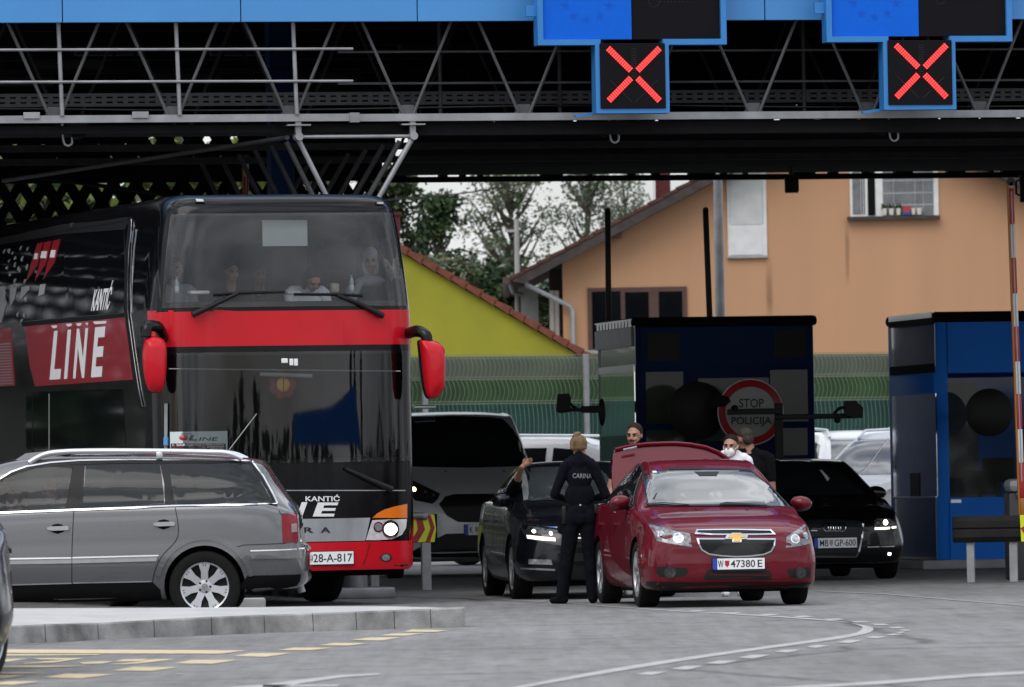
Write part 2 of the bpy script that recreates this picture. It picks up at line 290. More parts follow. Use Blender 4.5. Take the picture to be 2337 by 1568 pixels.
M_['tile_dark'] = mat('old_roof_tile', (.075,.028,.019), .85, var=.4, vs=5, bump=.3, bs=20)
M_['lamp_chrome'] = mat('bus_lamp_bowl', (.78,.79,.80), .22, .35, .6, var=.18, vs=14)
def stain():
    m = D.materials.new('wall_stain'); m.use_nodes = True; n = m.node_tree.nodes; l = m.node_tree.links; n.remove(n['Principled BSDF'])
    c = n.new('ShaderNodeTexCoord'); s = n.new('ShaderNodeSeparateXYZ'); l.new(c.outputs['Generated'], s.inputs['Vector'])
    def mth(op, a, b=None):
        q = n.new('ShaderNodeMath'); q.operation = op
        for i, v in enumerate((a, b)):
            if v is None: continue
            if isinstance(v, (int, float)): q.inputs[i].default_value = v
            else: l.new(v, q.inputs[i])
        return q.outputs[0]
    ex = mth('MULTIPLY', mth('MULTIPLY', s.outputs['X'], mth('SUBTRACT', 1, s.outputs['X'])), 4); ez = mth('MULTIPLY', mth('MULTIPLY', s.outputs['Z'], mth('SUBTRACT', 1, s.outputs['Z'])), 4)
    z = n.new('ShaderNodeTexNoise'); z.inputs['Scale'].default_value = 4; z.inputs['Detail'].default_value = 5; l.new(c.outputs['Object'], z.inputs['Vector'])
    f = mth('MULTIPLY', mth('MULTIPLY', mth('POWER', ex, 1.6), ez), mth('MULTIPLY', z.outputs['Fac'], .50))
    t = n.new('ShaderNodeBsdfTransparent'); d = n.new('ShaderNodeBsdfDiffuse'); d.inputs['Color'].default_value = (.12,.085,.05,1)
    mx_ = n.new('ShaderNodeMixShader'); l.new(f, mx_.inputs['Fac']); l.new(t.outputs[0], mx_.inputs[1]); l.new(d.outputs[0], mx_.inputs[2]); l.new(mx_.outputs[0], n['Material Output'].inputs['Surface'])
    return m
M_['stain'] = stain()

# ---------------------------------------------------------------- lettering
def text2d(s, bold=0.0, shear=0.0):             # -> verts in a unit box, triangles
    cu = D.curves.new('t', 'FONT'); cu.body = s; cu.offset = bold; cu.shear = shear; cu.resolution_u = 3
    o = D.objects.new('t', cu); COL.objects.link(o)
    dg = bpy.context.evaluated_depsgraph_get(); dg.update()
    me = D.meshes.new_from_object(o.evaluated_get(dg))
    bm = bmesh.new(); bm.from_mesh(me); bmesh.ops.triangulate(bm, faces=bm.faces); bmesh.ops.remove_doubles(bm, verts=bm.verts, dist=1e-4)
    bm.verts.index_update()
    vs = [(v.co.x, v.co.y) for v in bm.verts]; fs = [[v.index for v in f.verts] for f in bm.faces]
    bm.free(); D.objects.remove(o); D.meshes.remove(me); D.curves.remove(cu)
    x0, x1 = min(v[0] for v in vs), max(v[0] for v in vs); y0, y1 = min(v[1] for v in vs), max(v[1] for v in vs)
    return [((x-x0)/(x1-x0), (y-y0)/(y1-y0)) for x, y in vs], fs
def quad_map(vs, q):                            # unit box -> quad given bottom-left, bottom-right, top-right, top-left
    return [tuple(q[0][i]*(1-a)*(1-b)+q[1][i]*a*(1-b)+q[2][i]*a*b+q[3][i]*(1-a)*b for i in range(2)) for a, b in vs]
def flat(name, vs2, fs, ax, val, material, parent, th=.004, side=-1):
    """thin raised lettering on the plane local[ax] = val"""
    def P(p, a): return (a, p[0], p[1]) if ax == 0 else ((p[0], a, p[1]) if ax == 1 else (p[0], p[1], a))
    n = len(vs2); bm = bmesh.new(); vv = [bm.verts.new(P(p, val+side*th)) for p in vs2]
    for f in fs:
        try: bm.faces.new([vv[i] for i in f])
        except ValueError: pass
    ed = [e for e in bm.edges if e.is_boundary]
    ex = bmesh.ops.extrude_edge_only(bm, edges=ed)
    for v in ex['geom']:
        if isinstance(v, bmesh.types.BMVert): v.co[ax] = val
    bmesh.ops.recalc_face_normals(bm, faces=bm.faces)
    me = D.meshes.new(name); bm.to_mesh(me); bm.free()
    return link_mesh(name, me, material, parent)
def flat_poly(name, polys, ax, val, material, parent, th=.004, side=-1):
    vs, fs = [], []
    for p in polys: fs.append(list(range(len(vs), len(vs)+len(p)))); vs += p
    return flat(name, vs, fs, ax, val, material, parent, th, side)
def stroke(pts, wd, closed=False):              # polyline -> quads of width wd
    n = len(pts); P = [Vector(p) for p in pts]; off = []
    for i in range(n):
        a = P[i-1] if (i > 0 or closed) else P[i]; b = P[(i+1) % n] if (i < n-1 or closed) else P[i]
        d1 = (P[i]-a); d2 = (b-P[i])
        d1 = d1.normalized() if d1.length > 1e-9 else d2.normalized(); d2 = d2.normalized() if d2.length > 1e-9 else d1
        n1 = Vector((-d1.y, d1.x)); n2 = Vector((-d2.y, d2.x)); m = (n1+n2)
        m = m.normalized() if m.length > 1e-6 else n1
        off.append(m*(wd/2)/max(.45, m.dot(n1)))
    q = []
    for i in range(n if closed else n-1):
        j = (i+1) % n
        q.append([tuple(P[i]-off[i]), tuple(P[j]-off[j]), tuple(P[j]+off[j]), tuple(P[i]+off[i])])
    return q
def circ(c, r, n=20, ry=None): return [(c[0]+r*math.cos(2*math.pi*i/n), c[1]+(ry or r)*math.sin(2*math.pi*i/n)) for i in range(n)]
def bez(pts, k=6):                              # Catmull-Rom through points (2D or 3D)
    P = [Vector(p) for p in pts]; out = []
    for i in range(len(P)-1):
        a, b, c, d = P[max(i-1, 0)], P[i], P[i+1], P[min(i+2, len(P)-1)]
        for j in range(k):
            t = j/k
            out.append(tuple(.5*((2*b)+(c-a)*t+(2*a-5*b+4*c-d)*t*t+(3*b-a-3*c+d)*t**3)))
    out.append(tuple(P[-1])); return out

# ---------------------------------------------------------------- patches laid on a shaped skin
def patch(name, polys, bvh, ax, side, material, parent, off=.004, step=.07, skirt=.012, tris=None, start=None):
    """2D polygons (front view x,z when ax=1; side view y,z when ax=0) laid on the skin bvh"""
    bm = bmesh.new()
    if tris is not None:
        vv = [bm.verts.new((a, b, 0)) for a, b in polys]
        for f in tris:
            try: bm.faces.new([vv[i] for i in f])
            except ValueError: pass
    else:
        for p in polys:
            try: bm.faces.new([bm.verts.new((a, b, 0)) for a, b in p])
            except ValueError: pass
        bmesh.ops.triangulate(bm, faces=bm.faces)
    if step:
        for k in (0, 1):
            lo = min(v.co[k] for v in bm.verts); hi = max(v.co[k] for v in bm.verts); c = lo+step
            nrm = Vector((1, 0, 0)) if k == 0 else Vector((0, 1, 0))
            while c < hi:
                bmesh.ops.bisect_plane(bm, geom=bm.verts[:]+bm.edges[:]+bm.faces[:], dist=1e-5, plane_co=nrm*c, plane_no=nrm); c += step
        bmesh.ops.triangulate(bm, faces=bm.faces)
    rd = Vector((0, 0, 0)); rd[ax] = -side
    edges = [e for e in bm.edges if e.is_boundary]
    nrm = {}
    for v in bm.verts:
        a, b = v.co.x, v.co.y
        o = Vector((0, a, b)) if ax == 0 else Vector((a, 0, b)); o[ax] = side*30 if start is None else start
        h, nn, _, _ = bvh.ray_cast(o, rd)
        if start is not None and h is not None and nn.dot(rd) > 0: h = None
        if h is None:
            q = Vector((0, a, b)) if ax == 0 else Vector((a, 0, b)); q[ax] = side*.8 if ax == 0 else ((start+.15 if start is not None else 0) if side < 0 else 4.5)
            h, nn, _, _ = bvh.find_nearest(q)
        if nn.dot(rd) > 0: nn = -nn
        v.co = h + nn*off; nrm[v] = nn
    if skirt:
        ex = bmesh.ops.extrude_edge_only(bm, edges=edges)
        for v in ex['geom']:
            if isinstance(v, bmesh.types.BMVert):
                v.co = v.co + rd*skirt
    bmesh.ops.recalc_face_normals(bm, faces=bm.faces)
    c = sum((f.normal.dot(rd)*f.calc_area() for f in bm.faces))
    if c > 0: bmesh.ops.reverse_faces(bm, faces=bm.faces)
    me = D.meshes.new(name); bm.to_mesh(me); bm.free()
    return link_mesh(name, me, material, parent, 40)
def ptext(name, s, quad, bvh, ax, side, material, parent, bold=0.0, shear=0.0, off=.007):
    vs, fs = text2d(s, bold, shear)
    return patch(name, quad_map(vs, quad), bvh, ax, side, material, parent, off=off, step=0, skirt=.003, tris=fs)
# ================================================================ SETTING
g = MB(); g.poly([(-1500, -1500, 0), (1500, -1500, 0), (1500, 3000, 0), (-1500, 3000, 0)])
struct(g.build('ground', M_['asphalt']))

def gmark(name, k, polys, material, z=.004):
    m = MB()
    for p in polys: m.poly([ground(*uv(k, x, y), z) for x, y in p])
    return struct(m.build(name, material))
gmark('pavement', 'l', [[(-500,1430),(300,1392),(560,1406),(800,1440),(1100,1510),(1040,1528),(500,1500),(-500,1470)]], mat('worn_concrete', (.20,.20,.195), .9, var=.2, vs=1.5, bump=.2, bs=60))
# yellow hatching and lettering in front of the island
Y_ = [[(-60,262),(540,264),(1130,267),(1010,282),(500,281),(-60,278)], [(-60,284),(480,284),(440,288),(-60,292)]]
for a in [((1065,293),(1140,280),(1335,279),(1215,296)), ((1268,266),(1345,254),(1520,255),(1420,266)), ((1450,243),(1530,233),(1685,234),(1590,245)), ((1600,219),(1690,208),(1830,208),(1740,222)), ((1730,199),(1790,190),(1940,189),(1850,200)), ((1838,182),(1880,172),(2045,175),(1990,183)),
          ((795,326),(880,310),(1090,311),(970,328)), ((512,358),(610,342),(815,344),(690,361)), ((195,390),(300,373),(525,376),(370,394)), ((-60,420),(40,408),(195,408),(60,424)), ((-60,392),(0,381),(120,380),(20,394)), ((-60,370),(60,366),(215,370),(60,374)), ((-60,336),(200,336),(420,338),(200,344),(-60,346))]:
    Y_.append(list(a))
Y_ += [[(-60,312),(60,306),(130,304),(40,318),(-60,322)], [(105,325),(300,310),(180,308),(150,303),(385,302),(250,322),(110,328)],
       [(362,322),(430,318),(520,316),(470,327),(380,329)], [(490,330),(560,326),(660,316),(520,318),(560,308),(680,305),(640,313),(710,306),(805,307),(640,326),(560,331)]]
gmark('road_marking_yellow', 'o', Y_, M_['yellow_mark'])
W_ = [stroke([(1010,432),(1200,427),(1400,428),(1550,425)], 12)[0], [(1010,435),(1200,424),(1370,400),(1560,378),(1730,372),(1735,378),(1560,390),(1440,408),(1300,430),(1200,440)], [(1200,424),(1550,424),(1540,431),(1200,434)], [(805,373),(828,373),(828,377),(805,377)]]
gmark('road_marking_arrow', 'o', W_[1:], M_['white_mark'])
top = bez([(150,112),(380,133),(700,155),(1000,171),(1300,189),(1500,207),(1590,228),(1595,243),(1560,262),(1420,285),(1150,322),(800,370),(420,430),(20,505)], 4)
bot = bez([(230,120),(390,137),(700,159),(1000,177),(1320,198),(1530,214),(1650,232),(1675,245),(1640,265),(1480,296),(1170,337),(820,388),(430,452),(-60,535)], 4)
bot = [(a[0]+(b[0]-a[0])*.68, a[1]+(b[1]-a[1])*.68) for a, b in zip(top, bot)]
arc = [[top[i], top[i+1], bot[i+1], bot[i]] for i in range(len(top)-1)]
dash = [[(790,157),(860,156),(895,160),(830,161)], [(950,167),(1030,166),(1050,171),(990,172)], [(1120,175),(1180,173),(1220,178),(1160,180)], [(1270,183),(1340,181),(1380,187),(1310,189)], [(1420,196),(1490,194),(1515,200),(1450,202)], [(1545,208),(1610,207),(1640,212),(1570,213)], [(1640,219),(1700,218),(1725,225),(1660,226)], [(1715,233),(1770,232),(1795,238),(1735,239)], [(1755,246),(1790,244),(1825,248),(1800,252)], [(1750,258),(1785,253),(1800,258),(1770,262)], [(1700,268),(1740,263),(1790,266),(1740,272)], [(1610,282),(1650,275),(1720,277),(1670,285)], [(1480,304),(1530,292),(1605,293),(1540,307)], [(1340,325),(1390,315),(1455,318),(1390,329)], [(1195,347),(1250,335),(1325,336),(1260,350)], [(1030,373),(1090,360),(1185,360),(1100,377)], [(880,399),(940,387),(1040,386),(960,402)], [(720,425),(790,411),(885,410),(800,428)], [(560,450),(620,438),(715,436),(640,452)]]
gmark('road_marking_line', 'p', arc+dash, M_['white_mark'])
gmark('road_marking_edge', 'p', [[(1150,512),(1700,478),(2060,450),(2400,431),(2400,445),(2080,462),(1720,492),(1300,515)]], M_['white_mark'])
gmark('road_marking_far', 'p', stroke([(1380,68),(1700,82),(2050,112),(2400,140)], 4), mat('faded_marking', (.26,.26,.26), .9, var=.3))

# traffic island with a kerb of stones
bt = [(-500,268),(45,240),(460,218),(980,198),(1220,187),(1640,175),(2140,160)]
tp = [(-500,190),(45,160),(440,150),(700,135),(960,122),(1200,112),(1420,105),(1620,97),(1800,90),(1960,85),(2108,77)]
fr = [(2112,75),(2000,71.5),(1740,65),(1400,66.5),(1195,70),(600,73),(0,75),(-500,78)]
def interp(P, x):
    for a, b in zip(P, P[1:]):
        if a[0] <= x <= b[0]: return a[1]+(b[1]-a[1])*(x-a[0])/(b[0]-a[0])
    return P[-1][1] if x > P[-1][0] else P[0][1]
jx = [-300,-40,209,450,706,968,1209,1431,1628,1802,1968,2124]
kb = MB(); topedge = []
for i in range(len(jx)-1):
    a, b = jx[i]+1.5, jx[i+1]-1.5
    A = ground(*uv('o', a, interp(bt, a)), 0); B = ground(*uv('o', b, interp(bt, b)), 0)
    A2 = at(*uv('o', a-4, interp(tp, a-4)), A.y+.03); B2 = at(*uv('o', b-4, interp(tp, b-4)), B.y+.03)
    back = Vector((0, .25, 0))
    c = .012
    A3, B3 = A2+Vector((0, .02, c)), B2+Vector((0, .02, c))
    kb.add([A, B, B2, A2, A3, B3, A3+back, B3+back, A+back*1.2, B+back*1.2], [(0,1,2,3), (3,2,5,4), (4,5,7,6), (0,3,4,6,8), (1,9,7,5,2), (6,7,9,8)])
struct(kb.build('kerb', M_['kerb'], smooth=None))
isl = MB()
T = [ground(*uv('o', x, interp(tp, x)), .14)+Vector((0, .06, .008)) for x in (-300,45,450,960,1420,1800,2100)]
Fr = [ground(*uv('o', x, y), .2) for x, y in fr]
isl.poly(T+Fr); isl.v = [tuple(v) for v in T+Fr]+[(v[0], v[1], -.05) for v in T+Fr]
isl = MB(); xs_ = [-300,-150,45,250,450,700,960,1200,1420,1620,1800,1960,2100]; fr2 = sorted(fr)
NE = [at(*uv('o', x, interp(tp, x)), ground(*uv('o', x, interp(bt, x))).y+.03)+Vector((0, .12, .009)) for x in xs_]; FE = [at(*uv('o', x, interp(fr2, x)), ground(*uv('o', x, interp(bt, x))).y+max(.45, (1628-x)*.0027)) for x in xs_]; nn0 = len(xs_)
isl.add(NE+FE+[Vector((p.x, p.y, -.05)) for p in FE], [(i, i+1, nn0+i+1, nn0+i) for i in range(nn0-1)]+[(nn0+i, nn0+i+1, 2*nn0+i+1, 2*nn0+i) for i in range(nn0-1)])
struct(isl.build('traffic_island', mat('island_concrete', (.44,.438,.43), .9, var=.12, vs=1.6, bump=.3, bs=50)))
cb = MB(); p = at(uv('o',1132,50)[0], HOR, 70.5)
cb.box((-.14,-.2,0), (.14,.2,.17), bev=.02); o = cb.build('concrete_block', M_['concrete'], smooth=40); o.location = (p.x, 70.6, 0)
tag(o, 'short concrete kerb block lying behind the rear wheel of the grey estate car', 'concrete block')

# ================================================================ BORDER CANOPY
TH = R(12.5)
MC = Matrix.Translation((0, 81, 0)) @ Matrix.Rotation(TH, 4, 'Z')
can = thing('border_canopy', 'wide steel truss roof with light blue fascia spanning the border crossing lanes', 'canopy', MC)
def cl(k, x, y, d=0.0): return loc(MC, *uv(k, x, y), 1, d)
zc = cl('D', 1168, 265).z; zf = cl('D', 1168, 51).z
def cx(u, d=0.0): return loc(MC, u, 265, 1, d).x
xs0, dx = cx(125), (cx(1980)-cx(125))/7
# fascia sheets
seams = [cx(139), cx(545), cx(946)]; pitch = seams[1]-seams[0]
sx = [seams[0]+pitch*i for i in range(-4, 9)]
for a, b in zip(sx, sx[1:]):
    m = MB(); m.box((a+.006, -.22, zf), (b-.006, -.14, zf+1.9), bev=.004); m.build('fascia_panel', M_['fascia'], can)
m = MB(); m.box((-16, -.13, zf+.02), (16, .1, zf+1.8)); m.build('fascia_backing', M_['dark_steel'], can)
# chords
m = MB(); m.box((-16, -.05, zc-.045), (cx(800), .05, zc+.035)); m.box((cx(815), -.05, zc-.05), (16, .05, zc+.03)); m.box((cx(796), -.06, zc-.06), (cx(818), .06, zc+.045))
m.build('bottom_chord', M_['galv'], can)
for uu in (70, 318):
    m = MB(); x = cx(uu); m.box((x-.09, -.075, zc-.0), (x+.09, -.052, zc+.07), bev=.004); m.build('chord_bracket', M_['galv'], can)
m = MB()
for k in range(1, 4): m.box((-16, 3.5*k-.05, zc-.03), (16, 3.5*k+.05, zc+.05))
m.build('rear_chord', M_['brace_shaded'], can)
for uu in (140, 408, 675):
    m = MB(); x = cx(uu); x2 = cx(uu-6); m.tube((x, -.06, zc+.03), (x2, -.06, zf+.1), .023, 8); m.build('post', M_['galv'], can)
for k, vv in (('a', 292), ('a', 480)):
    m = MB(); p1 = cl(k, -400, vv+2, -.09); p2 = cl(k, 2062, vv-6, -.09); m.tube(p1, p2, .016, 8); m.build('handrail', M_['galv'], can)
for vv in (355, 570):
    m = MB(); p1 = cl('b', -150, vv, .5); m.tube((p1.x, .5, p1.z), (16, .5, p1.z), .014, 6); m.build('rail', M_['brace'], can)
    m = MB(); m.tube((-16, 3.7, p1.z), (16, 3.7, p1.z), .014, 6); m.build('rail', M_['dark_steel'], can)
for row, mm in ((0, 'brace'), (1, 'brace_shaded'), (2, 'dark_steel')):  # steel gets darker row by row, shade set by colour
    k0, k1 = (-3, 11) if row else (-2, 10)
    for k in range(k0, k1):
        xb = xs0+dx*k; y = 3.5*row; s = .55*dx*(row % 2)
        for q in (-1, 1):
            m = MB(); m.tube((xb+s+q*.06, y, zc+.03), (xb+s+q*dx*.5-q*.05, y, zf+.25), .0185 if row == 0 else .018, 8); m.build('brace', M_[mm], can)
for uu in (1010-5, 1278, 1835, 2120):
    m = MB(); x = cx(uu, .6); m.tube((x, .6, zc+.03), (x, .6, zf+.2), .022, 6); m.build('post', M_['brace_shaded'], can)
for k in range(-1, 10):
    x = xs0+dx*k; m = MB(); m.prism([(x-.11, zc+.02), (x+.11, zc+.02), (x+.07, zc+.13), (x-.07, zc+.13)], 1, .012, .022); m.build('node_plate', M_['brace'], can)
m = MB(); m.path(bez([(-16, .2, zc+.10), (-7, .2, zc+.13), (-3, .2, zc+.09), (1, .2, zc+.12), (5, .2, zc+.08), (16, .2, zc+.11)], 8), .012, 5); m.build('cable', M_['black'], can)
# cable tray with punched holes
pt = cl('a', 1000, 583, 1.6); m = MB()
for dz in (-.055, 0, .055): m.box((-16, 1.58, pt.z+dz-.018), (16, 1.6, pt.z+dz+.018))
x = -16
while x < 16: m.box((x, 1.575, pt.z-.07), (x+.05, 1.599, pt.z+.07)); x += .12
m.build('cable_tray', M_['brace'], can)
# roof deck, soffit, rear band
DEP = 27.0
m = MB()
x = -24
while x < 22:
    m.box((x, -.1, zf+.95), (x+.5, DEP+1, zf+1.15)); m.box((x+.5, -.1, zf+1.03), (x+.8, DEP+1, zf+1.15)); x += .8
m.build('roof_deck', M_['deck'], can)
m = MB()
for y in range(1, 27, 3): m.box((-16, y-.06, zf+.55), (16, y+.06, zf+.9))
m.build('purlin', M_['dark_steel'], can)
for i, (uu, vv, yy) in enumerate([(40,185,9),(150,150,9),(560,118,12),(740,175,14),(990,110,12),(250,118,14),(1900,75,12),(1090,85,14),(1500,115,12),(420,175,14)]):
    p = loc(MC, uu, vv, 1, yy); m = MB(); m.box((p.x-.45, yy-.1, p.z-.05), (p.x+.45, yy+.1, p.z+.05), bev=.02); m.build('lamp_tray', M_['brace_shaded'], can)
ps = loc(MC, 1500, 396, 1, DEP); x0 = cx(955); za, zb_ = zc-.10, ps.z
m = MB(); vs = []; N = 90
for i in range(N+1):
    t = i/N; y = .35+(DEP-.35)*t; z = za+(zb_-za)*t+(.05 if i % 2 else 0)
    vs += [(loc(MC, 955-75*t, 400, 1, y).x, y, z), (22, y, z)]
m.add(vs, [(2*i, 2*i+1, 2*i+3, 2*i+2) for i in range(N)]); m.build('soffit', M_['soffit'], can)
m = MB(); m.box((-16, .06, zc-.16), (x0, .14, zc-.07)); m.box((x0, .06, zc-.2), (16, .3, zc-.06)); m.build('soffit_edge', M_['dark_steel'], can)
pb0 = loc(MC, 1500, 400, 1, DEP+.3); pb1 = loc(MC, 1500, 412, 1, DEP+.3); xr0 = loc(MC, 868, 405, 1, DEP+.3).x
m = MB(); m.box((xr0, DEP+.2, pb1.z), (16, DEP+.4, pb0.z))
for uu, wd in ((905,40),(1010,18),(1055,12),(1095,10),(1250,34),(1275,14),(1345,8),(1440,14),(1495,16),(1600,60),(1650,12),(1700,8),(1830,55),(1900,20),(1975,15),(2060,40),(2180,40),(2260,8),(2320,70)):
    a = loc(MC, uu-wd/2, 400, 1, DEP+.3).x; b = loc(MC, uu+wd/2, 400, 1, DEP+.3).x; m.box((a, DEP+.22, pb0.z-.02), (b, DEP+.38, pb0.z+.12))
m.build('rear_beam', M_['deck'], can)
m = MB(); zt = loc(MC, 1168, 243, 1, DEP).z; m.box((-24, DEP-.1, zt), (22, DEP+.1, zf+1)); m.build('rear_band', M_['deck'], can)
# slats of the rear opening: crossed boards
def lattice(xa, xb, z0, z1, sp, wd, y, seed, drop=0):
    m = MB(); r_ = random.Random(seed); h = z1-z0
    for sgn in (1, -1):
        x = xa-h*.7
        while x < xb+h*.7:
            w2 = wd*r_.uniform(.85, 1.15)
            t0, t1 = 0.0, 1.0
            lo, hi_ = ((xa-x)/(sgn*h*.62), (xb-w2*1.3-x)/(sgn*h*.62))
            t0, t1 = max(0, min(lo, hi_)), min(1, max(lo, hi_))
            if t1-t0 < .02: x += sp; continue
            xx0, xx1, q0, q1 = x+sgn*h*.62*t0, x+sgn*h*.62*t1, z0+h*t0, z0+h*t1
            pts = [(xx0, q0), (xx0+w2*1.3, q0), (xx1+w2*1.3, q1), (xx1, q1)]
            m.prism(pts, 1, y+(.03 if sgn > 0 else 0), y+(.05 if sgn > 0 else .02)); x += sp
    return m
zl0 = loc(MC, 1168, 262, 1, DEP).z
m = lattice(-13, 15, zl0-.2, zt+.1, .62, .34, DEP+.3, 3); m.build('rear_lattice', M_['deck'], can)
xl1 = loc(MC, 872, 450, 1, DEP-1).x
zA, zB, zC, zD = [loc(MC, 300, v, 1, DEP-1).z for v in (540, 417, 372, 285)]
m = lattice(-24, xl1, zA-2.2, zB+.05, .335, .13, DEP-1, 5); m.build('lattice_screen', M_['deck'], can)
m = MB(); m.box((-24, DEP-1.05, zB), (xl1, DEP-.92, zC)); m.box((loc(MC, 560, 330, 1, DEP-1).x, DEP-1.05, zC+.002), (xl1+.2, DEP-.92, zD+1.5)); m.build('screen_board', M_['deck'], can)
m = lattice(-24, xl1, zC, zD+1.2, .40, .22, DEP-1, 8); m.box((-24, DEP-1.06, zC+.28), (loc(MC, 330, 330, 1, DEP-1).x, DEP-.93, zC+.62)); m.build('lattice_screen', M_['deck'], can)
# V shaped columns, one behind the other
zn = cl('D', 808, 312).z; xa, xb = cl('D', 680, 312).x, cl('D', 941, 312).x
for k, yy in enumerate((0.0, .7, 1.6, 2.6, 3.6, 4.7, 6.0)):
    mm = M_['galv'] if k < 1 else (M_['brace'] if k < 2 else M_['brace_shaded'])  # columns further in take darker steel copies for their shade
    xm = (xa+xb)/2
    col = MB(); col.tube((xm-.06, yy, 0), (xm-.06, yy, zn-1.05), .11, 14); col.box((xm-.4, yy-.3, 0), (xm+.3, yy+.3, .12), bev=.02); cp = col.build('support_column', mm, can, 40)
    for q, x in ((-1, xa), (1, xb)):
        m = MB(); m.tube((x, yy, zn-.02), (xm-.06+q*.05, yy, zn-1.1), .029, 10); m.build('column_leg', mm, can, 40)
        if k: continue
        m = MB(); Mx = Matrix.Translation((x, yy-.09, zn)) @ Matrix.Rotation(R(-90), 4, 'X'); m.lathe([(.0,-.0),(.043,0),(.046,.008),(.046,.17),(.043,.18)], Mx, 20); m.build('column_node', mm, can, 40)
        m = MB(); m.box((x-.032, yy-.032, zn+.04), (x+.032, yy+.032, zc-.046)); m.box((x-.13, yy-.08, zn+.12), (x+.13, yy+.08, zn+.135)); m.build('column_head', mm, can)
    if k: continue
    m = MB(); m.tube((xa+.03, yy, zn), (xb-.03, yy, zn), .021, 10); m.build('column_tie', mm, can, 40)
m = MB(); i_ = MC.inverted(); m.tube((xa-.1, .1, zn), i_ @ at(8, 413, 91.5), .027, 10); m.build('depth_tube', M_['brace'], can, 40)
m = MB(); m.tube(i_ @ at(560, 470, 101), i_ @ at(20, 395, 104), .03, 8); m.build('depth_tube', M_['dark_steel'], can, 40)
m = MB(); x = loc(MC, 640, 300, 1, 8).x; m.box((x-.14, 7.9, 2.5), (x+.14, 8.2, zf+.9), bev=.01); m.build('blue_pillar', M_['booth_navy'], can)

def hook(u, v0, v1, side, label):
    t = thing('ceiling_lamp', label, 'lamp', MC, 'small dark lamp housings under the canopy edge')
    p = loc(MC, u, v0, 1, .2); q = loc(MC, u, v1, 1, .2)
    t.matrix_world = MC @ Matrix.Translation((p.x, .2, q.z)); h = p.z-q.z
    m = MB(); m.prism([(-.02, h), (.22, h), (.18, .09), (.06, .06)] if side > 0 else [(-.12, h), (.1, h), (.08, .06), (-.04, .09)], 1, -.05, .05); m.build('housing', M_['dark_steel'], t)
    m = MB(); sx_ = -.06 if side > 0 else .14
    m.path(bez([(sx_, 0, h), (sx_, 0, .14), (sx_+.015, 0, .03), (sx_+.06, 0, 0), (sx_+.10, 0, .03), (sx_+.10, 0, .09)], 4), .012, 6); m.build('hanger', M_['steel_grey'], t)
hook(155, 272, 333, 1, 'dark lamp housing with curved wire hanging under the canopy above the bus roof')
hook(1362, 272, 326, -1, 'dark lamp housing hanging below the lane signal nearer the middle')
hook(2000, 268, 322, -1, 'dark lamp housing hanging below the lane signal at the right')
t = thing('loudspeaker', 'black box hanging from the rear canopy beam before the orange wall', 'loudspeaker'); p = at(1806, 418, 106); t.location = p
m = MB(); m.box((-.10,-.1,-.14), (.10,.1,.10), bev=.02); m.build('housing', M_['black'], t, 40); m = MB(); m.tube((0,0,.1), (0,0,.3), .03); m.build('bracket', M_['black'], t)
t = thing('bracket_lamp', 'black bracket lamp under the canopy at the right edge beside the striped barrier', 'lamp'); p = at(2334, 430, 106); t.location = p
m = MB(); m.box((-.05,-.08,-.2), (.12,.08,.2), bev=.02); m.build('housing', M_['black'], t, 40); m = MB(); m.path([(-.05,0,.12),(-.1,0,.1),(-.1,0,-.08),(-.05,0,-.1)], .018); m.build('bracket', M_['black'], t)

# lane signals ----------------------------------------------------
YS = -.55
def sl(k, x, y, d=YS): return loc(MC, *uv(k, x, y), 1, d)
bx = sl('b', 1842, 520); MS = MC @ Matrix.Translation((bx.x, YS, bx.z))
sig = thing('lane_signal', 'blue framed lane sign with red LED cross over the dark and red cars', 'lane signal', MS, 'lane signals with red crosses on the canopy')
def s2(pts, k='b', d=0.0): return L2(MS, 1, d, k, pts)
hi = 2.0
fl = s2([(1190,0),(1190,312),(1583,312),(1583,775),(2090,775),(2090,310)])
xr = s2([(303,300)], 'c')[0][0]; xl = fl[0][0]; zt_ = fl[1][1]; t_ = .062
zb0 = fl[3][1]; xi0, xi1 = fl[2][0], fl[4][0]
m = MB(); z1 = zt_+t_
m.box((xl, -.1, zt_), (xl+t_, .1, zt_+hi)); m.box((xr-t_, -.1, zt_), (xr, .1, zt_+hi)); m.box((xl+t_, -.1, zt_), (xi0+t_, .1, z1)); m.box((xi1-t_, -.1, zt_), (xr-t_, .1, z1))
m.box((xi0, -.1, zb0), (xi0+t_, .1, zt_-.0)); m.box((xi1-t_, -.1, zb0), (xi1, .1, zt_)); m.box((xi0+t_, -.1, zb0), (xi1-t_, .1, zb0+t_)); m.build('frame', M_['frame_blue'], sig)
q = s2([(1225,0),(1838,270)]); m = MB(); m.box((q[0][0], -.06, q[1][1]), (q[1][0], .06, zt_+hi)); bp = m.build('message_panel', M_['panel_blue'], sig)
xq = s2([(282,260)], 'c')[0][0]
m = MB(); m.box((q[1][0]+.01, -.05, q[1][1]), (xq, .06, zt_+hi)); kp = m.build('message_panel', M_['panel_black'], sig)
def dots(lst, r, y): 
    m = MB()
    for x, z in lst: m.lathe([(r, 0), (r*.8, .006)], Matrix.Translation((x, y, z)) @ Matrix.Rotation(R(90), 4, 'X'), 7)
    return m
st = []
for cx_, cz_ in ((1385,40),(1680,40),(1445,112),(1620,112),(1530,135)):
    for j in range(5):
        for rr in (10, 24):
            a = math.pi/2+2*math.pi*j/5; st.append((cx_+rr*math.cos(a), cz_-rr*math.sin(a)))
dots(s2(st), .0065, -.061).build('unlit_dots', mat('unlit_blue_dot', (.010,.105,.54), .5), bp)
st = [(1990+36*math.cos(a/10*math.pi), 10+40*abs(math.sin(a/10*math.pi))) for a in range(11)]+[(2010+25*i, 16) for i in range(11)]
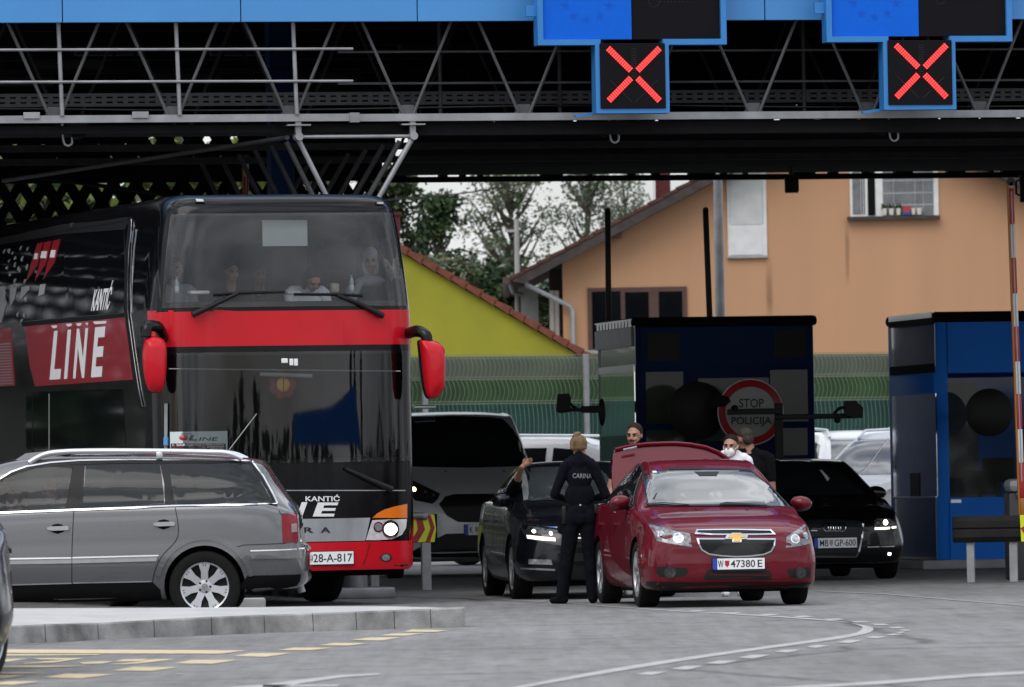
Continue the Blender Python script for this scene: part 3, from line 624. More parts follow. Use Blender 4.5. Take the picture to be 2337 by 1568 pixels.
dots(s2(st), .0045, -.051).build('unlit_dots', M_['led_off'], kp)
lb = s2([(1612,300),(2062,740)]); m = MB(); m.box((lb[0][0], -.12, lb[1][1]), (lb[1][0], .08, lb[0][1]), bev=.006); box = m.build('signal_box', M_['panel_black'], sig)
m = MB(); m.box((lb[0][0]-.03, -.04, zb0+.09), (lb[0][0]-.006, .02, zb0+.13)); m.box((lb[0][0]-.03, -.04, zt_-.1), (lb[0][0]-.006, .02, zt_-.06)); m.build('hinge', M_['galv'], sig)
for a, b in (((1672,337),(1818,480)), ((2013,337),(1872,480)), ((1818,540),(1677,685)), ((1872,540),(2013,685))):
    A, B = [Vector(p) for p in s2([a, b])]; d = (B-A).normalized(); nn = Vector((-d.y, d.x)); L_ = (B-A).length
    pl = [tuple(A-d*.012+nn*.034), tuple(B+d*.012+nn*.034), tuple(B+d*.012-nn*.034), tuple(A-d*.012-nn*.034)]
    bar = flat_poly('cross_bar', [pl], 1, -.12, M_['led_base'], sig, .004)
    n1 = 13; pts = [tuple(A+d*(L_*i/(n1-1))+nn*(.0245*(j-1.5)/1.5)) for i in range(n1) for j in range(4)]
    dots(pts, .0072, -.124).build('led', M_['led'], bar)
off = [(1830+j*9, 335+i*15) for i in range(14) for j in range(4)]
for q_ in (-1, 1): off += [(1842+q_*(16+i*13)+j*7*q_, 680-i*13-j*7+14) for i in range(11) for j in range(3) if not (3 < i < 7)]
dots(s2(off), .004, -.1202).build('arrow_leds', M_['led_off'], sig)
m = MB(); p = s2([(1150,75)])[0]; m.box((xl-.11, -.03, p[1]-.06), (xl, .03, p[1]+.06)); m.build('bracket', M_['frame_blue'], sig)
m = MB(); m.prism(s2([(1470,778),(1600,760),(1600,778),(1480,795)]), 1, .1, .14); m.build('stay', M_['frame_blue'], sig)
m = MB(); m.box((xl+.1, .1, z1+.1), (xr-.1, .3, z1+.2)); m.build('rear_support', M_['dark_steel'], sig)
def copy_tree(o, parent=None):
    c = o.copy(); COL.objects.link(c)
    if parent is not None: c.parent = parent
    for ch in list(o.children): copy_tree(ch, c)
    return c
s_b = copy_tree(sig); dxs = sl('c', 1363, 750).x-sl('b', 1583, 775).x; dzs = sl('c', 1363, 750).z-sl('b', 1583, 775).z
s_b.matrix_world = MC @ Matrix.Translation((bx.x+dxs, YS, bx.z+dzs)); s_b['label'] = 'blue framed lane sign with red LED cross at the far right of the canopy'

# ================================================================ BOOTHS
def booth(name, label, u_corner, u_side, u_right, Y, rz, blue, zoomf, zooms_, vtop):
    p = at(u_corner, HOR, Y); M = Matrix.Translation((p.x, Y, 0)) @ Matrix.Rotation(rz, 4, 'Z')
    W = loc(M, u_right, HOR, 1, 0).x
    # depth of the side wall from where its far edge shows
    lo, hi_ = .5, 6
    for _ in range(40):
        mid = (lo+hi_)/2; q = M @ Vector((0, mid, 1.2)); uu = None
        c = RM.transposed() @ (q-CAM); uu = CU+F*c.x/(-c.z)
        if uu > u_side: lo = mid
        else: hi_ = mid
    Dp = lo; H = loc(M, (u_corner+u_right)/2, vtop, 1, 0).z
    t = thing(name, label, 'booth', M, 'border control booths')
    m = MB()
    if zoomf == 'k': m.box((0, 0, .12), (W, Dp, H-.12), bev=.03)
    else:
        w0 = loc(M, *uv('n', 1197, 300), 1, 0).x; wz0 = loc(M, *uv('n', 1400, 766), 1, 0).z; wz1 = loc(M, *uv('j', 1200, 1385), 1, 0).z
        m.box((0, 0, .12), (w0, Dp, H-.12), bev=.015); m.box((w0, 0, .12), (W, .1, wz0)); m.box((w0, 0, wz1), (W, Dp, H-.12)); m.box((w0, Dp-.1, .12), (W, Dp, wz1)); m.box((W, 0, .12), (W+.1, Dp, H-.12))
        fm = MB(); fm.box((w0, .1, .12), (W, Dp-.1, .3)); fm.build('booth_floor', M_['deep'], t)
        dm = MB(); dm.box((w0+.05, .15, .80), (W-.1, .75, .85)); dm.build('counter', M_['steel_grey'], t)
        bm_ = MB(); bm_.box((w0+.15, Dp-.13, wz0), (w0+1.0, Dp-.101, wz1-.1)); bm_.build('rear_window', M_['curtain'], t)
    m.build('body', blue, t, 40)
    m = MB(); m.box((-.25, -.25, 0), (W+.25, Dp+.25, .12), bev=.02); m.build('plinth', M_['concrete'], t)
    m = MB(); m.box((-.03, -.05, H-.14), (W+.05, Dp+.05, H), bev=.05); m.build('roof', M_['deck'], t, 40)
    return t, M, W, Dp, H
b1, MB1, W1, D1, H1 = booth('control_booth', 'dark navy control booth with mirrored side behind the red car', uv('k',655,0)[0], uv('k',398,0)[0], uv('k',1940,0)[0], 100, R(10), M_['booth_navy'], 'k', 'k', 722)
def rect(a, b): return [a, (b[0], a[1]), b, (a[0], b[1])]
def bpan(t, M, ax, val, k, rects, name, material, th=.012, side=-1):
    for a, b in rects:
        q = L2(M, ax, val, k, rect(a, b)); x0 = min(p[0] for p in q); x1 = max(p[0] for p in q); z0 = min(p[1] for p in q); z1 = max(p[1] for p in q)
        flat_poly(name, [[(x0, z0), (x1, z0), (x1, z1), (x0, z1)]], ax, val, material, t, th, side)
bpan(b1, MB1, 1, 0, 'k', [((730,515),(990,880)), ((1105,560),(1600,1000)), ((1615,500),(1875,865)), ((730,930),(1000,1100)), ((1700,915),(1875,1105))], 'window', M_['booth_glass'])
bpan(b1, MB1, 1, 0, 'k', [((740,240),(965,430)), ((1640,215),(1860,410))], 'vent_panel', M_['black'])
bpan(b1, MB1, 1, 0, 'k', [((690,195),(1910,460))], 'front_panel', M_['booth_navy'], .006)
bpan(b1, MB1, 0, 0, 'k', [((412,215),(650,470))], 'side_panel', mat('grey_side_panel', (.055,.065,.062), .15, .0, .6, var=.1), .012, -1)
bpan(b1, MB1, 0, 0, 'k', [((405,485),(650,510))], 'side_rail', M_['silver'], .03, -1)
bpan(b1, MB1, 0, 0, 'k', [((415,522),(648,965))], 'side_window', M_['mirror'], .012, -1)
bpan(b1, MB1, 0, 0, 'k', [((415,975),(650,1150))], 'side_door', M_['black_gloss'], .012, -1)
m = MB(); zt1 = H1-.13; m.box((-.035, -.02, zt1-.26), (-.0, D1, zt1)); m.build('cornice', M_['steel_grey'], b1)
saw = [(D1, zt1+.11), (0, zt1+.11)]; y = 0
while y < D1-.2: saw += [(y, zt1+.005), (y+.15, zt1+.005), (y+.16, zt1+.09), (y+.22, zt1+.09)]; y += .23
m = MB(); m.prism(saw, 0, -.04, -.01); m.build('drip_edge', M_['silver'], b1)

b2, MB2, W2, D2, H2 = booth('control_booth', 'bright blue control booth with large window at the right edge', uv('j',915,0)[0], uv('j',612,0)[0], 2560, 97.5, R(10.5), M_['booth_blue'], 'j', 'n', 709)
bpan(b2, MB2, 1, 0, 'j', [((1000,1052),(1700,1335))], 'front_panel', M_['booth_blue'], .012)
bpan(b2, MB2, 1, .03, 'n', [((1197,-100),(2000,766))], 'window', glass('booth_window', (.62,.66,.65), 1.5, .02, ((.3,.32,.32), .05)))
def inside(name, label, cat, x, z, y, fn):
    p = loc(MB2, *uv('n', x, z), 1, y); t = thing(name, label, cat, MB2 @ Matrix.Translation((p.x, y, 0))); fn(t, p.z); return t
def f_chair(t, z):
    m = MB(); m.box((-.24, -.05, z-.62), (.24, .05, z), bev=.045); m.build('backrest', M_['brace'], t, 60); m = MB(); m.box((-.24, -.5, .72), (.24, -.04, .82), bev=.03); m.build('seat', M_['black_cloth'], t, 60); m = MB(); m.tube((0,-.25,.3), (0,-.25,.72), .03); m.build('post', M_['black'], t)
inside('office_chair', 'grey office chair seen through the window of the bright blue booth', 'office chair', 1295, 625, 1.2, f_chair)
def f_mon(t, z):
    m = MB(); m.box((-.22, -.02, z-.32), (.22, .03, z), bev=.01); m.build('screen_case', M_['black'], t, 40); m = MB(); m.box((-.03, 0, .85), (.03, .05, z-.3)); m.build('stand', M_['black'], t)
inside('monitor', 'black monitor on the counter inside the bright blue booth', 'monitor', 1420, 570, .5, f_mon)
inside('monitor', 'second black screen beside the barrier head inside the bright blue booth', 'monitor', 1555, 480, .6, f_mon)
bpan(b2, MB2, 1, 0, 'n', [((1210,815),(1612,1245))], 'front_panel', M_['booth_blue'], .012)
bpan(b2, MB2, 1, 0, 'n', [((1210,782),(1285,805))], 'name_plate', M_['silver'], .01)
bpan(b2, MB2, 0, 0, 'j', [((628,1060),(912,1340))], 'side_panel', mat('smoked_side_panel', (.012,.016,.022), .08, .0, .7, var=.1), .012, -1)
bpan(b2, MB2, 0, 0, 'j', [((622,1345),(912,1382))], 'side_rail', M_['dark_steel'], .03, -1)
bpan(b2, MB2, 0, 0, 'j', [((615,1012),(912,1052))], 'side_rail', M_['dark_steel'], .03, -1)
bpan(b2, MB2, 0, 0, 'j', [((615,1005),(905,1012))], 'side_trim', M_['silver'], .035, -1)
bpan(b2, MB2, 0, 0, 'n', [((803,30),(1105,758))], 'side_window', mat('smoked_mirror', (.70,.71,.72), .05, 1, var=.05, rvar=.03), .012, -1)
bpan(b2, MB2, 0, -.012, 'n', [((922,590),(985,758))], 'speech_slot', M_['black'], .01, -1)
bpan(b2, MB2, 0, 0, 'n', [((820,775),(1105,1235))], 'side_panel', mat('navy_gloss_panel', (.006,.009,.02), .15, .0, .7, var=.2), .012, -1)
bpan(b2, MB2, 0, 0, 'n', [((800,760),(1110,768)), ((822,1236),(1105,1242))], 'side_trim', M_['silver'], .02, -1)

# round sign: STOP POLICIJA
MSg = place(uv('k',1470,0)[0], 98.6, R(4)); sc_ = loc(MSg, *uv('k',1472,800), 1, 0)
sg = thing('round_sign', 'round white sign with red rim reading STOP POLICIJA before the navy booth', 'sign', MSg)
def disc(name, r0, y0, y1, mm, par, c=None):
    c = c or sc_; m = MB(); m.lathe([(r0-.004, y0), (r0, y0+.003), (r0, y1-.003), (r0-.004, y1)], Matrix.Translation((c.x, 0, c.z)) @ Matrix.Rotation(R(90), 4, 'X'), 48); return m.build(name, mm, par, 40)
rr = (loc(MSg, *uv('k',1708,800), 1, 0)-loc(MSg, *uv('k',1236,800), 1, 0)).x/2
disc('edge', rr, -.01, .012, M_['white'], sg)
disc('rim', rr*.975, .010, .018, mat('sign_red', (.42,.012,.02), .4), sg); disc('face', rr*.76, .014, .023, mat('sign_white', (.45,.45,.43), .6, spec=.2), sg)
for s, q in (('STOP', [(1390,768),(1566,768),(1566,704),(1390,704)]), ('POLICIJA', [(1335,905),(1622,903),(1622,833),(1335,835)])):
    v2, f2 = text2d(s, .012); flat('lettering', quad_map(v2, L2(MSg, 1, -.023, 'k', q)), f2, 1, -.023, M_['ink'], sg, .004)
m = MB(); m.tube((sc_.x, .05, 0), (sc_.x, .05, sc_.z+.3), .035, 10); m.build('post', M_['dark_steel'], sg)
for k, c_, Y, lab, r_ in (('k', (1092,790), 98.9, 'dark back of a round sign beside the STOP sign on the navy booth', 208), ('n', (1490,150), 96.4, 'dark back of a round sign before the window of the bright blue booth', 175)):
    Mx = place(uv(k, c_[0], 0)[0], Y, R(6)); cc = loc(Mx, *uv(k, *c_), 1, 0); t = thing('round_sign', lab, 'sign', Mx)
    rb = r_/ZOOMS[k][2]*.9125*Y/F
    disc('disc', rb, -.01, .012, M_['black'], t, cc); m = MB()
    if k == 'k': m.tube((cc.x, .05, 0), (cc.x, .05, cc.z), .03, 10)
    else: m.tube((cc.x, .02, cc.z), (cc.x, 1.6, cc.z), .03, 10)
    m.build('post', M_['black'], t)
# lamp arms
Ma = place(uv('k',1670,0)[0], 97.6, 0)
la = thing('floodlight_mast', 'black post with floodlights on long arms before the STOP sign', 'floodlight mast', Ma)
def k3(k, x, y, d=0.0, M=Ma): p = loc(M, *uv(k, x, y), 1, d); return p
m = MB(); p = k3('k', 1670, 735); m.box((p.x-.055, -.055, 0), (p.x+.055, .055, p.z), bev=.01); m.build('post', M_['black'], la)
m = MB(); m.box((k3('k',1290,0).x, -.09, k3('k',1500,818).z), (p.x+.05, -.02, k3('k',1500,775).z), bev=.01); m.box((p.x-.05, -.09, k3('k',1800,852).z), (k3('k',2210,0).x, -.03, k3('k',1800,815).z), bev=.01); m.build('arm', M_['black'], la)
m = MB(); m.path([k3('k',2060,830,-.06), k3('k',2075,800,-.06), k3('k',2100,775,-.06), k3('k',2140,765,-.06)], .022); m.build('cable', M_['black'], la)
m = MB(); m.ell(k3('k',2090,855,-.06), .045); m.ell(k3('k',1360,775,-.06), .05); m.build('joint', M_['black'], la, 180)
m = MB(); m.prism([(v[0], v[1]) for v in L2(Ma, 1, -.06, 'k', [(2138,722),(2215,718),(2272,770),(2265,842),(2200,842),(2140,815)])], 1, -.24, .06); m.build('lamp_head', M_['black'], la)
m = MB(); m.prism([(v[0], v[1]) for v in L2(Ma, 1, -.06, 'k', [(1150,720),(1215,668),(1310,690),(1330,725),(1290,760),(1190,768)])], 1, -.24, .06); m.build('lamp_head', M_['dark_steel'], la)
Ml = place(uv('k',240,0)[0], 99.5, 0)
lb_ = thing('floodlight', 'black floodlight on a short arm at the left side of the navy booth', 'floodlight', Ml)
m = MB(); m.prism([(v[0], v[1]) for v in L2(Ml, 1, 0, 'k', [(95,672),(180,668),(192,700),(185,800),(120,808),(86,800)])], 1, -.15, .15); m.build('lamp_head', M_['black'], lb_)
m = MB(); a = k3('k',180,782,0,Ml); b = k3('k',418,775,0,Ml); m.box((a.x, -.03, a.z-.03), (b.x, .03, a.z+.02)); m.box((k3('k',250,0,0,Ml).x, -.05, a.z-.05), (k3('k',395,0,0,Ml).x, .05, a.z+.045), bev=.01); m.build('arm', M_['black'], lb_)
m = MB(); m.path([k3('k',188,735,0,Ml), k3('k',205,762,0,Ml), k3('k',235,768,0,Ml)], .018); m.build('cable', M_['black'], lb_)
m = MB(); c = k3('k',412,800,0,Ml); m.ell(c, (.05,.05,.19)); m.build('mount', M_['black'], lb_, 180)

# ================================================================ BARRIERS AND RAILS
def arm(label, pts, Y, wd, segs, edge=None, name='lifted_barrier', group='raised barrier arms'):
    (u0, v0), (u1, v1) = pts; a = at(u0, v0, Y); b = at(u1, v1, Y); h = (a-b).length
    zax = (a-b).normalized(); M = Matrix.Translation(b) @ zax.to_track_quat('Z', 'Y').to_matrix().to_4x4()
    xw = M.to_3x3().inverted() @ Vector((1, 0, 0)); M = M @ Matrix.Rotation(math.atan2(xw.y, xw.x), 4, 'Z')
    t = thing(name, label, 'barrier', M, group); r = wd/2
    for z0, z1, mm in segs:
        m = MB(); m.box((-r, -.05, h*(1-z1)), (r, .05, h*(1-z0)), bev=.008 if z1-z0 > .02 else 0); m.build('band', M_[mm], t, 40)
    if edge:
        m = MB(); m.box((-r-edge[1], -.045, 0), (-r, .045, h*.995), bev=.004); m.build('edge_strip', M_[edge[0]], t)
        m = MB(); m.box((-.006, -.054, h*.1), (.006, -.049, h*.97)); m.build('centre_strip', M_['steel_grey'], t)
    m = MB(); m.tube((-.0, -.05, h), (0, .05, h), r+(.02 if edge else 0), 14); m.build('end_cap', M_['barrier_dark'], t, 40)
    return t
arm('backlit dark raised barrier arm standing before the brown window of the orange house', (uv('i',230,325), uv('i',240,1300)), 104, .082, [(0,1,'barrier_dark')])
arm('backlit dark raised barrier arm beside the grey lamp post on the orange wall', (uv('i',1047,318), uv('i',1085,1300)), 104, .082, [(0,1,'barrier_dark')])
top_, bot_ = uv('j',1425,95), uv('n',1733,890); hs = bot_[1]-top_[1]
def fr_(k, y): return (uv(k, 0, y)[1]-top_[1])/hs
cuts = [0, fr_('j',140), fr_('j',380), fr_('j',610), fr_('j',848), fr_('j',1075), fr_('j',1308), fr_('j',1530), fr_('n',270), fr_('n',515), fr_('n',770), 1]
cols = ['steel_grey','barrier_red','barrier_white','barrier_red','barrier_white','barrier_red','barrier_white','barrier_red','barrier_white','barrier_red','barrier_orange']
ba = arm('red and white striped raised barrier arm with orange edge at right', (top_, bot_), 85, .055, [(cuts[i]+(.0005 if i else 0), cuts[i+1], cols[i]) for i in range(len(cols))], ('barrier_orange', .022))
arm('red and white raised barrier arm rising behind the bus roof', (uv('a',1438,925), uv('a',1440,1600)), 101, .065, [(0,.16,'steel_grey'),(.1605,.75,'barrier_red'),(.7505,1,'barrier_white')], ('barrier_orange', .02))
Mg = place(uv('n',1668,0)[0], 86, R(8)); t = thing('barrier_cabinet', 'grey barrier cabinet with rounded head under the striped arm', 'barrier cabinet', Mg)
q0, q1, q2, q3 = [loc(Mg, *uv('n', *p), 1, 0) for p in ((1617,735),(1720,735),(1668,632),(1745,1200))]
m = MB(); m.box((q0.x, -.12, .0), (q3.x, .18, q0.z), bev=.02); m.build('cabinet', mat('cabinet_grey', (.05,.05,.055), .45, .2), t, 40)
m = MB(); m.box((q0.x-.01, -.16, q0.z+.002), (q1.x+.01, .2, q2.z), bev=.07); m.build('cabinet_head', mat('cabinet_light', (.30,.30,.31), .4, .1), t, 40)
m = MB(); m.ell(loc(Mg, *uv('n',1705,745), 1, -.15), (.03,.03,.05)); m.build('latch', M_['silver'], t, 180)

def chevrons(par, M, k, board, chev, ax=1, val=0.0):
    flat_poly('chevron_board', [L2(M, 1, val, k, board)], 1, val, M_['chev_yellow'], par, .012)
    for c in chev: flat_poly('chevron', [L2(M, 1, val-.012, k, c)], 1, val-.012, M_['chev_red'], par, .004)
Mr = place(uv('l',190,0)[0], 86, R(8)); t = thing('guardrail', 'steel guardrail end with yellow and red chevron board beside the bus', 'guardrail', Mr, 'guardrails with chevron boards')
p0 = loc(Mr, *uv('l',160,1385), 1, 0); pw = loc(Mr, *uv('l',222,1100), 1, 0)
m = MB(); m.box((p0.x, -.03, 0), (pw.x, .08, pw.z+.01), bev=.008); m.build('post', M_['steel_grey'], t)
m = MB(); xx = loc(Mr, *uv('l',-150,1385), 1, 0).x; m.box((xx-.05, .4, 0), (xx+.05, .5, .75), bev=.008); m.build('post', M_['steel_grey'], t)
zt, zb = loc(Mr, *uv('l',160,888), 1, 0).z, loc(Mr, *uv('l',160,1096), 1, 0).z; xr_ = loc(Mr, *uv('l',268,900), 1, 0).x
m = MB()
prof = [(.0, zb+.0), (.04, zb+.03), (.0, zb+.10), (.0, zb+.13), (.04, (zt+zb)/2), (0, zt-.13), (0, zt-.1), (.04, zt-.03), (0, zt)]
m.prism([(.02+a, b) for a, b in prof]+[(.065+a, b) for a, b in prof[::-1]], 0, -3.5, xr_-.01); m.build('rail', M_['steel_grey'], t)
m = MB(); c0 = loc(Mr, *uv('l',0,880), 1, -.05); c1 = loc(Mr, *uv('l',178,898), 1, -.05); m.tube((c0.x-1, -.05, c0.z), c1, .038, 14); m.build('handrail', M_['galv'], t, 40)
m = MB(); m.tube((c1.x-.02, -.05, c1.z), (c1.x+.03, -.05, c1.z-.004), .048, 14); m.build('handrail_end', M_['steel_grey'], t, 40)
chevrons(t, Mr, 'l', [(-60,893),(248,890),(262,1000),(250,1090),(-60,1096)], [[(113,897),(155,897),(182,1000),(128,1092),(75,1092),(130,1000)], [(195,893),(222,893),(252,985),(217,1090),(185,1092),(222,990)]], val=-.012)
m = MB(); m.box((xr_-.05, -.01, zb-.02), (xr_, .1, zt)); m.build('end_plate', M_['dark_steel'], t)
Mq = place(uv('n',1500,0)[0], 84.3, R(-7)); t = thing('guardrail', 'dark guardrail on grey posts before the bright blue booth', 'guardrail', Mq, 'guardrails with chevron boards')
x0_, x1_ = loc(Mq, *uv('n',1228,900), 1, 0).x, loc(Mq, *uv('n',2300,900), 1, 0).x
zt, zb = loc(Mq, *uv('n',1450,900), 1, 0).z, loc(Mq, *uv('n',1450,1092), 1, 0).z
m = MB(); prof = [(.0, zb), (-.05, zb+.06), (-.05, zb+.13), (0.01, zb+.19), (.01, zt-.19), (-.05, zt-.13), (-.05, zt-.06), (0, zt)]
m.prism([(a, b) for a, b in prof]+[(.03, zt), (.03, zb)], 0, x0_, x1_); m.build('rail', mat('rail_dark', (.022,.021,.020), .8, .1, var=.4, vs=3, spec=.2), t)  # rail in a near-black tone, varied at random
m = MB(); m.box((x0_-.01, -.02, zb+.01), (x0_+.03, .04, zt-.01), bev=.008); m.build('rail_end', M_['dark_steel'], t)
for a, b in ((1325,1380), (1635,1692)):
    q0, q1 = loc(Mq, *uv('n',a,1200), 1, .03).x, loc(Mq, *uv('n',b,1200), 1, .03).x; m = MB(); m.box((q0, .035, 0), (q1, .16, zb+.25), bev=.006); m.build('post', M_['steel_grey'], t)
q = L2(Mq, 1, .01, 'n', [(1280,965),(1360,1010)]); m = MB(); m.box((q[0][0], -.01, q[1][1]), (q[1][0], .012, q[0][1])); m.build('bolt_plate', M_['black'], t)
flat_poly('reflector', [L2(Mq, 1, -.0, 'n', [(1362,965),(1385,965),(1405,988),(1385,1018),(1362,1018)])], 1, .008, M_['barrier_red'], t, .02)
chevrons(t, Mq, 'n', [(1712,893),(1900,893),(1900,1088),(1722,1086)], [[(1742,975),(1716,990),(1745,1030),(1790,1085),(1830,1085),(1760,985),(1830,895),(1790,895)]], val=-.055)

# ================================================================ FENCE
MF = place(1335, 124, R(30)); fen = thing('mesh_fence', 'green wire mesh fence with shade netting behind the booths and cars', 'fence', MF)
def fz(u, v, d=0.0): return loc(MF, u, v, 1, d)
zt = fz(1335, 808).z; z1, z2, z3 = fz(1335,864).z, fz(1335,919).z, fz(1335,1012).z
post_x = [0.0]; dpx = fz(1335,900).x-fz(967,900).x
px = [dpx*k for k in range(-3, 8)]
for x in px:
    m = MB(); m.tube((x, -.09, -.2), (x, -.09, zt), .055, 10); m.build('post', M_['galv'], fen, 40)
for a, b in zip(px, px[1:]):
    m = MB(); x = a+.06
    while x < b-.05:
        for k, (za_, zb_) in enumerate(((zt-.02, z1), (z1, z2), (z2, z3))):
            pts = [(x+.05*math.sin(math.pi*i/5)*(1 if k < 2 else .3), -.03*math.sin(math.pi*i/5), za_+(zb_-za_)*i/5) for i in range(6)]
            m.path(pts, .005, 3)
        x += .085
    for z in (zt-.01, zt-.06, z1, z1+.04, z2, z2+.04): m.tube((a, -.01, z), (b, -.01, z), .008, 4)
    m.build('mesh_panel', M_['fence_wire'], fen)
for za_, zb_, mm in ((zt-.03, z1, 'net_pale'), (z1-.005, z2, 'net_green'), (z2-.005, z3-.35, 'net_teal'), (z3-.355, -.2, 'net_green')):
    m = MB(); N = 60; x0, x1 = px[0], px[-1]; vs = []
    for i in range(N+1):
        x = x0+(x1-x0)*i/N; d = .12+.02*math.sin(i*1.9)
        vs += [(x, d, zb_), (x, d, za_), (x, d+.01, zb_), (x, d+.01, za_)]
    m.add(vs, [(4*i, 4*i+4, 4*i+5, 4*i+1) for i in range(N)]+[(4*i+2, 4*i+3, 4*i+7, 4*i+6) for i in range(N)]+[(4*i+1, 4*i+5, 4*i+7, 4*i+3) for i in range(N)]); m.build('shade_net', M_[mm], fen)
Mp = place(uv('i',1195,0)[0], 113, 0); t = thing('lamp_post', 'grey galvanised lamp post before the orange house wall', 'lamp post', Mp)
m = MB(); m.tube((0,0,0), (0,0,9.5), .085, 16, .06); m.build('pole', M_['galv'], t, 40); m = MB(); m.box((-.18,-.18,0), (.18,.18,.06)); m.build('base_plate', M_['galv'], t)
m = MB(); m.path([(0,0,9.5),(0,-.6,9.8),(0,-1.4,9.85)], .04); m.build('arm', M_['galv'], t); m = MB(); m.box((-.12,-2,9.76), (.12,-1.35,9.88), bev=.03); m.build('lamp_head', M_['steel_grey'], t)

# ================================================================ HOUSES
MY = place(1000, 150, 0)
def yh(u, v): p = loc(MY, u, v, 1, 0); return (p.x, p.z)
yel = thing('gabled_house', 'lime yellow house gable with red tiled roof edge behind the bus', 'house', MY)
sl_ = (805-583)/(1310-925); ap = (760, 583-(925-760)*sl_)
A, Bq = yh(*ap), yh(1310, 805); Lq = (2*A[0]-Bq[0], Bq[1])
m = MB(); m.prism([(Lq[0], 0), (Bq[0], 0), Bq, A, Lq], 1, 0, 9); m.build('wall', M_['yellow_wall'], yel)
rf = None
for q, e in ((1, Bq), (-1, Lq)):
    d = Vector((e[0]-A[0], e[1]-A[1])).normalized(); nn = Vector((-d.y, d.x))*q; m = MB(); e2 = Vector(e)+d*.35; L_ = (e2-Vector(A)).length; s = 0
    while s < L_:
        p, p2 = Vector(A)+d*s, Vector(A)+d*min(L_, s+.36); m.prism([tuple(p+nn*.03), tuple(p2+nn*.005), tuple(p2+nn*.17), tuple(p+nn*.13)], 1, -.14, 9.1); s += .34
    rf = m.build('roof', M_['tile'], yel)
m = MB(); c = yh(896, 545); m.box((c[0]-.17, .5, c[1]-1.5), (c[0]+.14, 1.0, yh(896, 489)[1])); m.box((c[0]-.2, .46, yh(896, 489)[1]), (c[0]+.17, 1.04, yh(896, 489)[1]+.06)); m.build('chimney', M_['brick'], rf)

MO = place(1700, 169, 0)
def oh(u, v, d=0.0): p = loc(MO, u, v, 1, d); return (p.x, p.z)
ho = thing('gabled_house', 'orange rendered house with weathered timber eaves, windows and white door', 'house', MO)
ro = (635-405)/(1590-1160); apx = 1950; rk = lambda u, dv=0: (635+dv)-(u-1160)*ro
A = oh(apx, rk(apx, 34)); wl = oh(1288, 900)[0]; Bl = oh(1288, rk(1288, 34)); rx = 2*A[0]-wl
m = MB(); m.prism([(wl, 0), (rx, 0), (rx, Bl[1]), A, (wl, Bl[1])], 1, 0, 12); m.build('wall', M_['orange_wall'], ho)
T0 = Vector(oh(1160, 632, -.7)); T1 = Vector(oh(apx, rk(apx, -3), -.7))
rr_ = 2*T1.x-T0.x
for P, Q in ((T0, T1), (Vector((rr_, T0.y)), T1)):
    d = (Q-P).normalized(); nn = Vector((-d.y, d.x)); nn = nn if nn.y > 0 else -nn
    m = MB(); L_ = (Q-P).length; s = 0
    while s < L_:
        a, b = P+d*s, P+d*min(L_, s+.38); m.prism([tuple(a+nn*.0), tuple(b-nn*.03), tuple(b-nn*.10), tuple(a-nn*.08)], 1, -.72, 13); s += .36
    rf2 = m.build('roof', M_['tile_dark'], ho)
    m = MB(); m.prism([tuple(P-nn*.10), tuple(Q-nn*.10), tuple(Q-nn*.30), tuple(P+d*.25-nn*.30)], 1, -.7, -.62); m.build('bargeboard', M_['wood'], rf2)
    m = MB(); m.prism([tuple(P-nn*.105), tuple(Q-nn*.105), tuple(Q-nn*.16), tuple(P-nn*.16)], 1, -.61, 12.9); m.build('eaves_boards', M_['wood'], rf2)
    for f_ in (.30, .62):
        c = P+(Q-P)*f_-nn*.27; m = MB(); m.box((c.x-.1, -.6, c.y-.12), (c.x+.1, .3, c.y+.08)); m.build('rafter_end', M_['brown'], rf2)
c0, c1 = oh(*uv('i',632,60)), oh(*uv('i',760,150)); m = MB(); m.box((c0[0], .6, c1[1]-.6), (c1[0], 1.3, c0[1]+1)); m.build('chimney', M_['brick'], rf2)
m = MB(); m.box((c0[0]-.05, .55, c1[1]-.6), (c0[0], .6+.4, c0[1]+1)); m.build('flue_edge', M_['offwhite'], rf2)
gt = Vector(oh(*uv('h',920,760), -.5)); 
m = MB(); m.path([(oh(*uv('h',925,700))[0], -.5, oh(*uv('h',925,700))[1]), (oh(*uv('h',925,780))[0], -.5, oh(*uv('h',925,780))[1]), (oh(*uv('h',1215,920))[0], -.15, oh(*uv('h',1215,920))[1]), (oh(*uv('h',1240,945))[0], -.15, oh(*uv('h',1240,950))[1]), (oh(*uv('h',1242,945))[0], -.15, 0)], .055, 8); m.build('downpipe', M_['steel_grey'], ho, 60)
m = MB(); m.path([(oh(*uv('h',800,735))[0], -.2, oh(*uv('h',800,735))[1]), (oh(*uv('h',830,810))[0], 2, oh(*uv('h',830,810))[1]), (oh(*uv('h',1090,885))[0], 3, oh(*uv('h',1090,885))[1])], .055, 8); m.build('downpipe', M_['steel_grey'], ho, 60)
g0 = oh(*uv('h',840,725)); m = MB(); m.tube((T0.x-.05, -.7, T0.y-.08), (T0.x-.05, 13, T0.y-.08), .09, 10); m.build('gutter', M_['brown'], ho, 40)
def owin(k, pts, name, mm, d0, d1, par=ho):
    a, b = [oh(*uv(k, *p)) for p in pts]; m = MB(); m.box((min(a[0],b[0]), d0, min(a[1],b[1])), (max(a[0],b[0]), d1, max(a[1],b[1]))); return m.build(name, M_[mm], par)
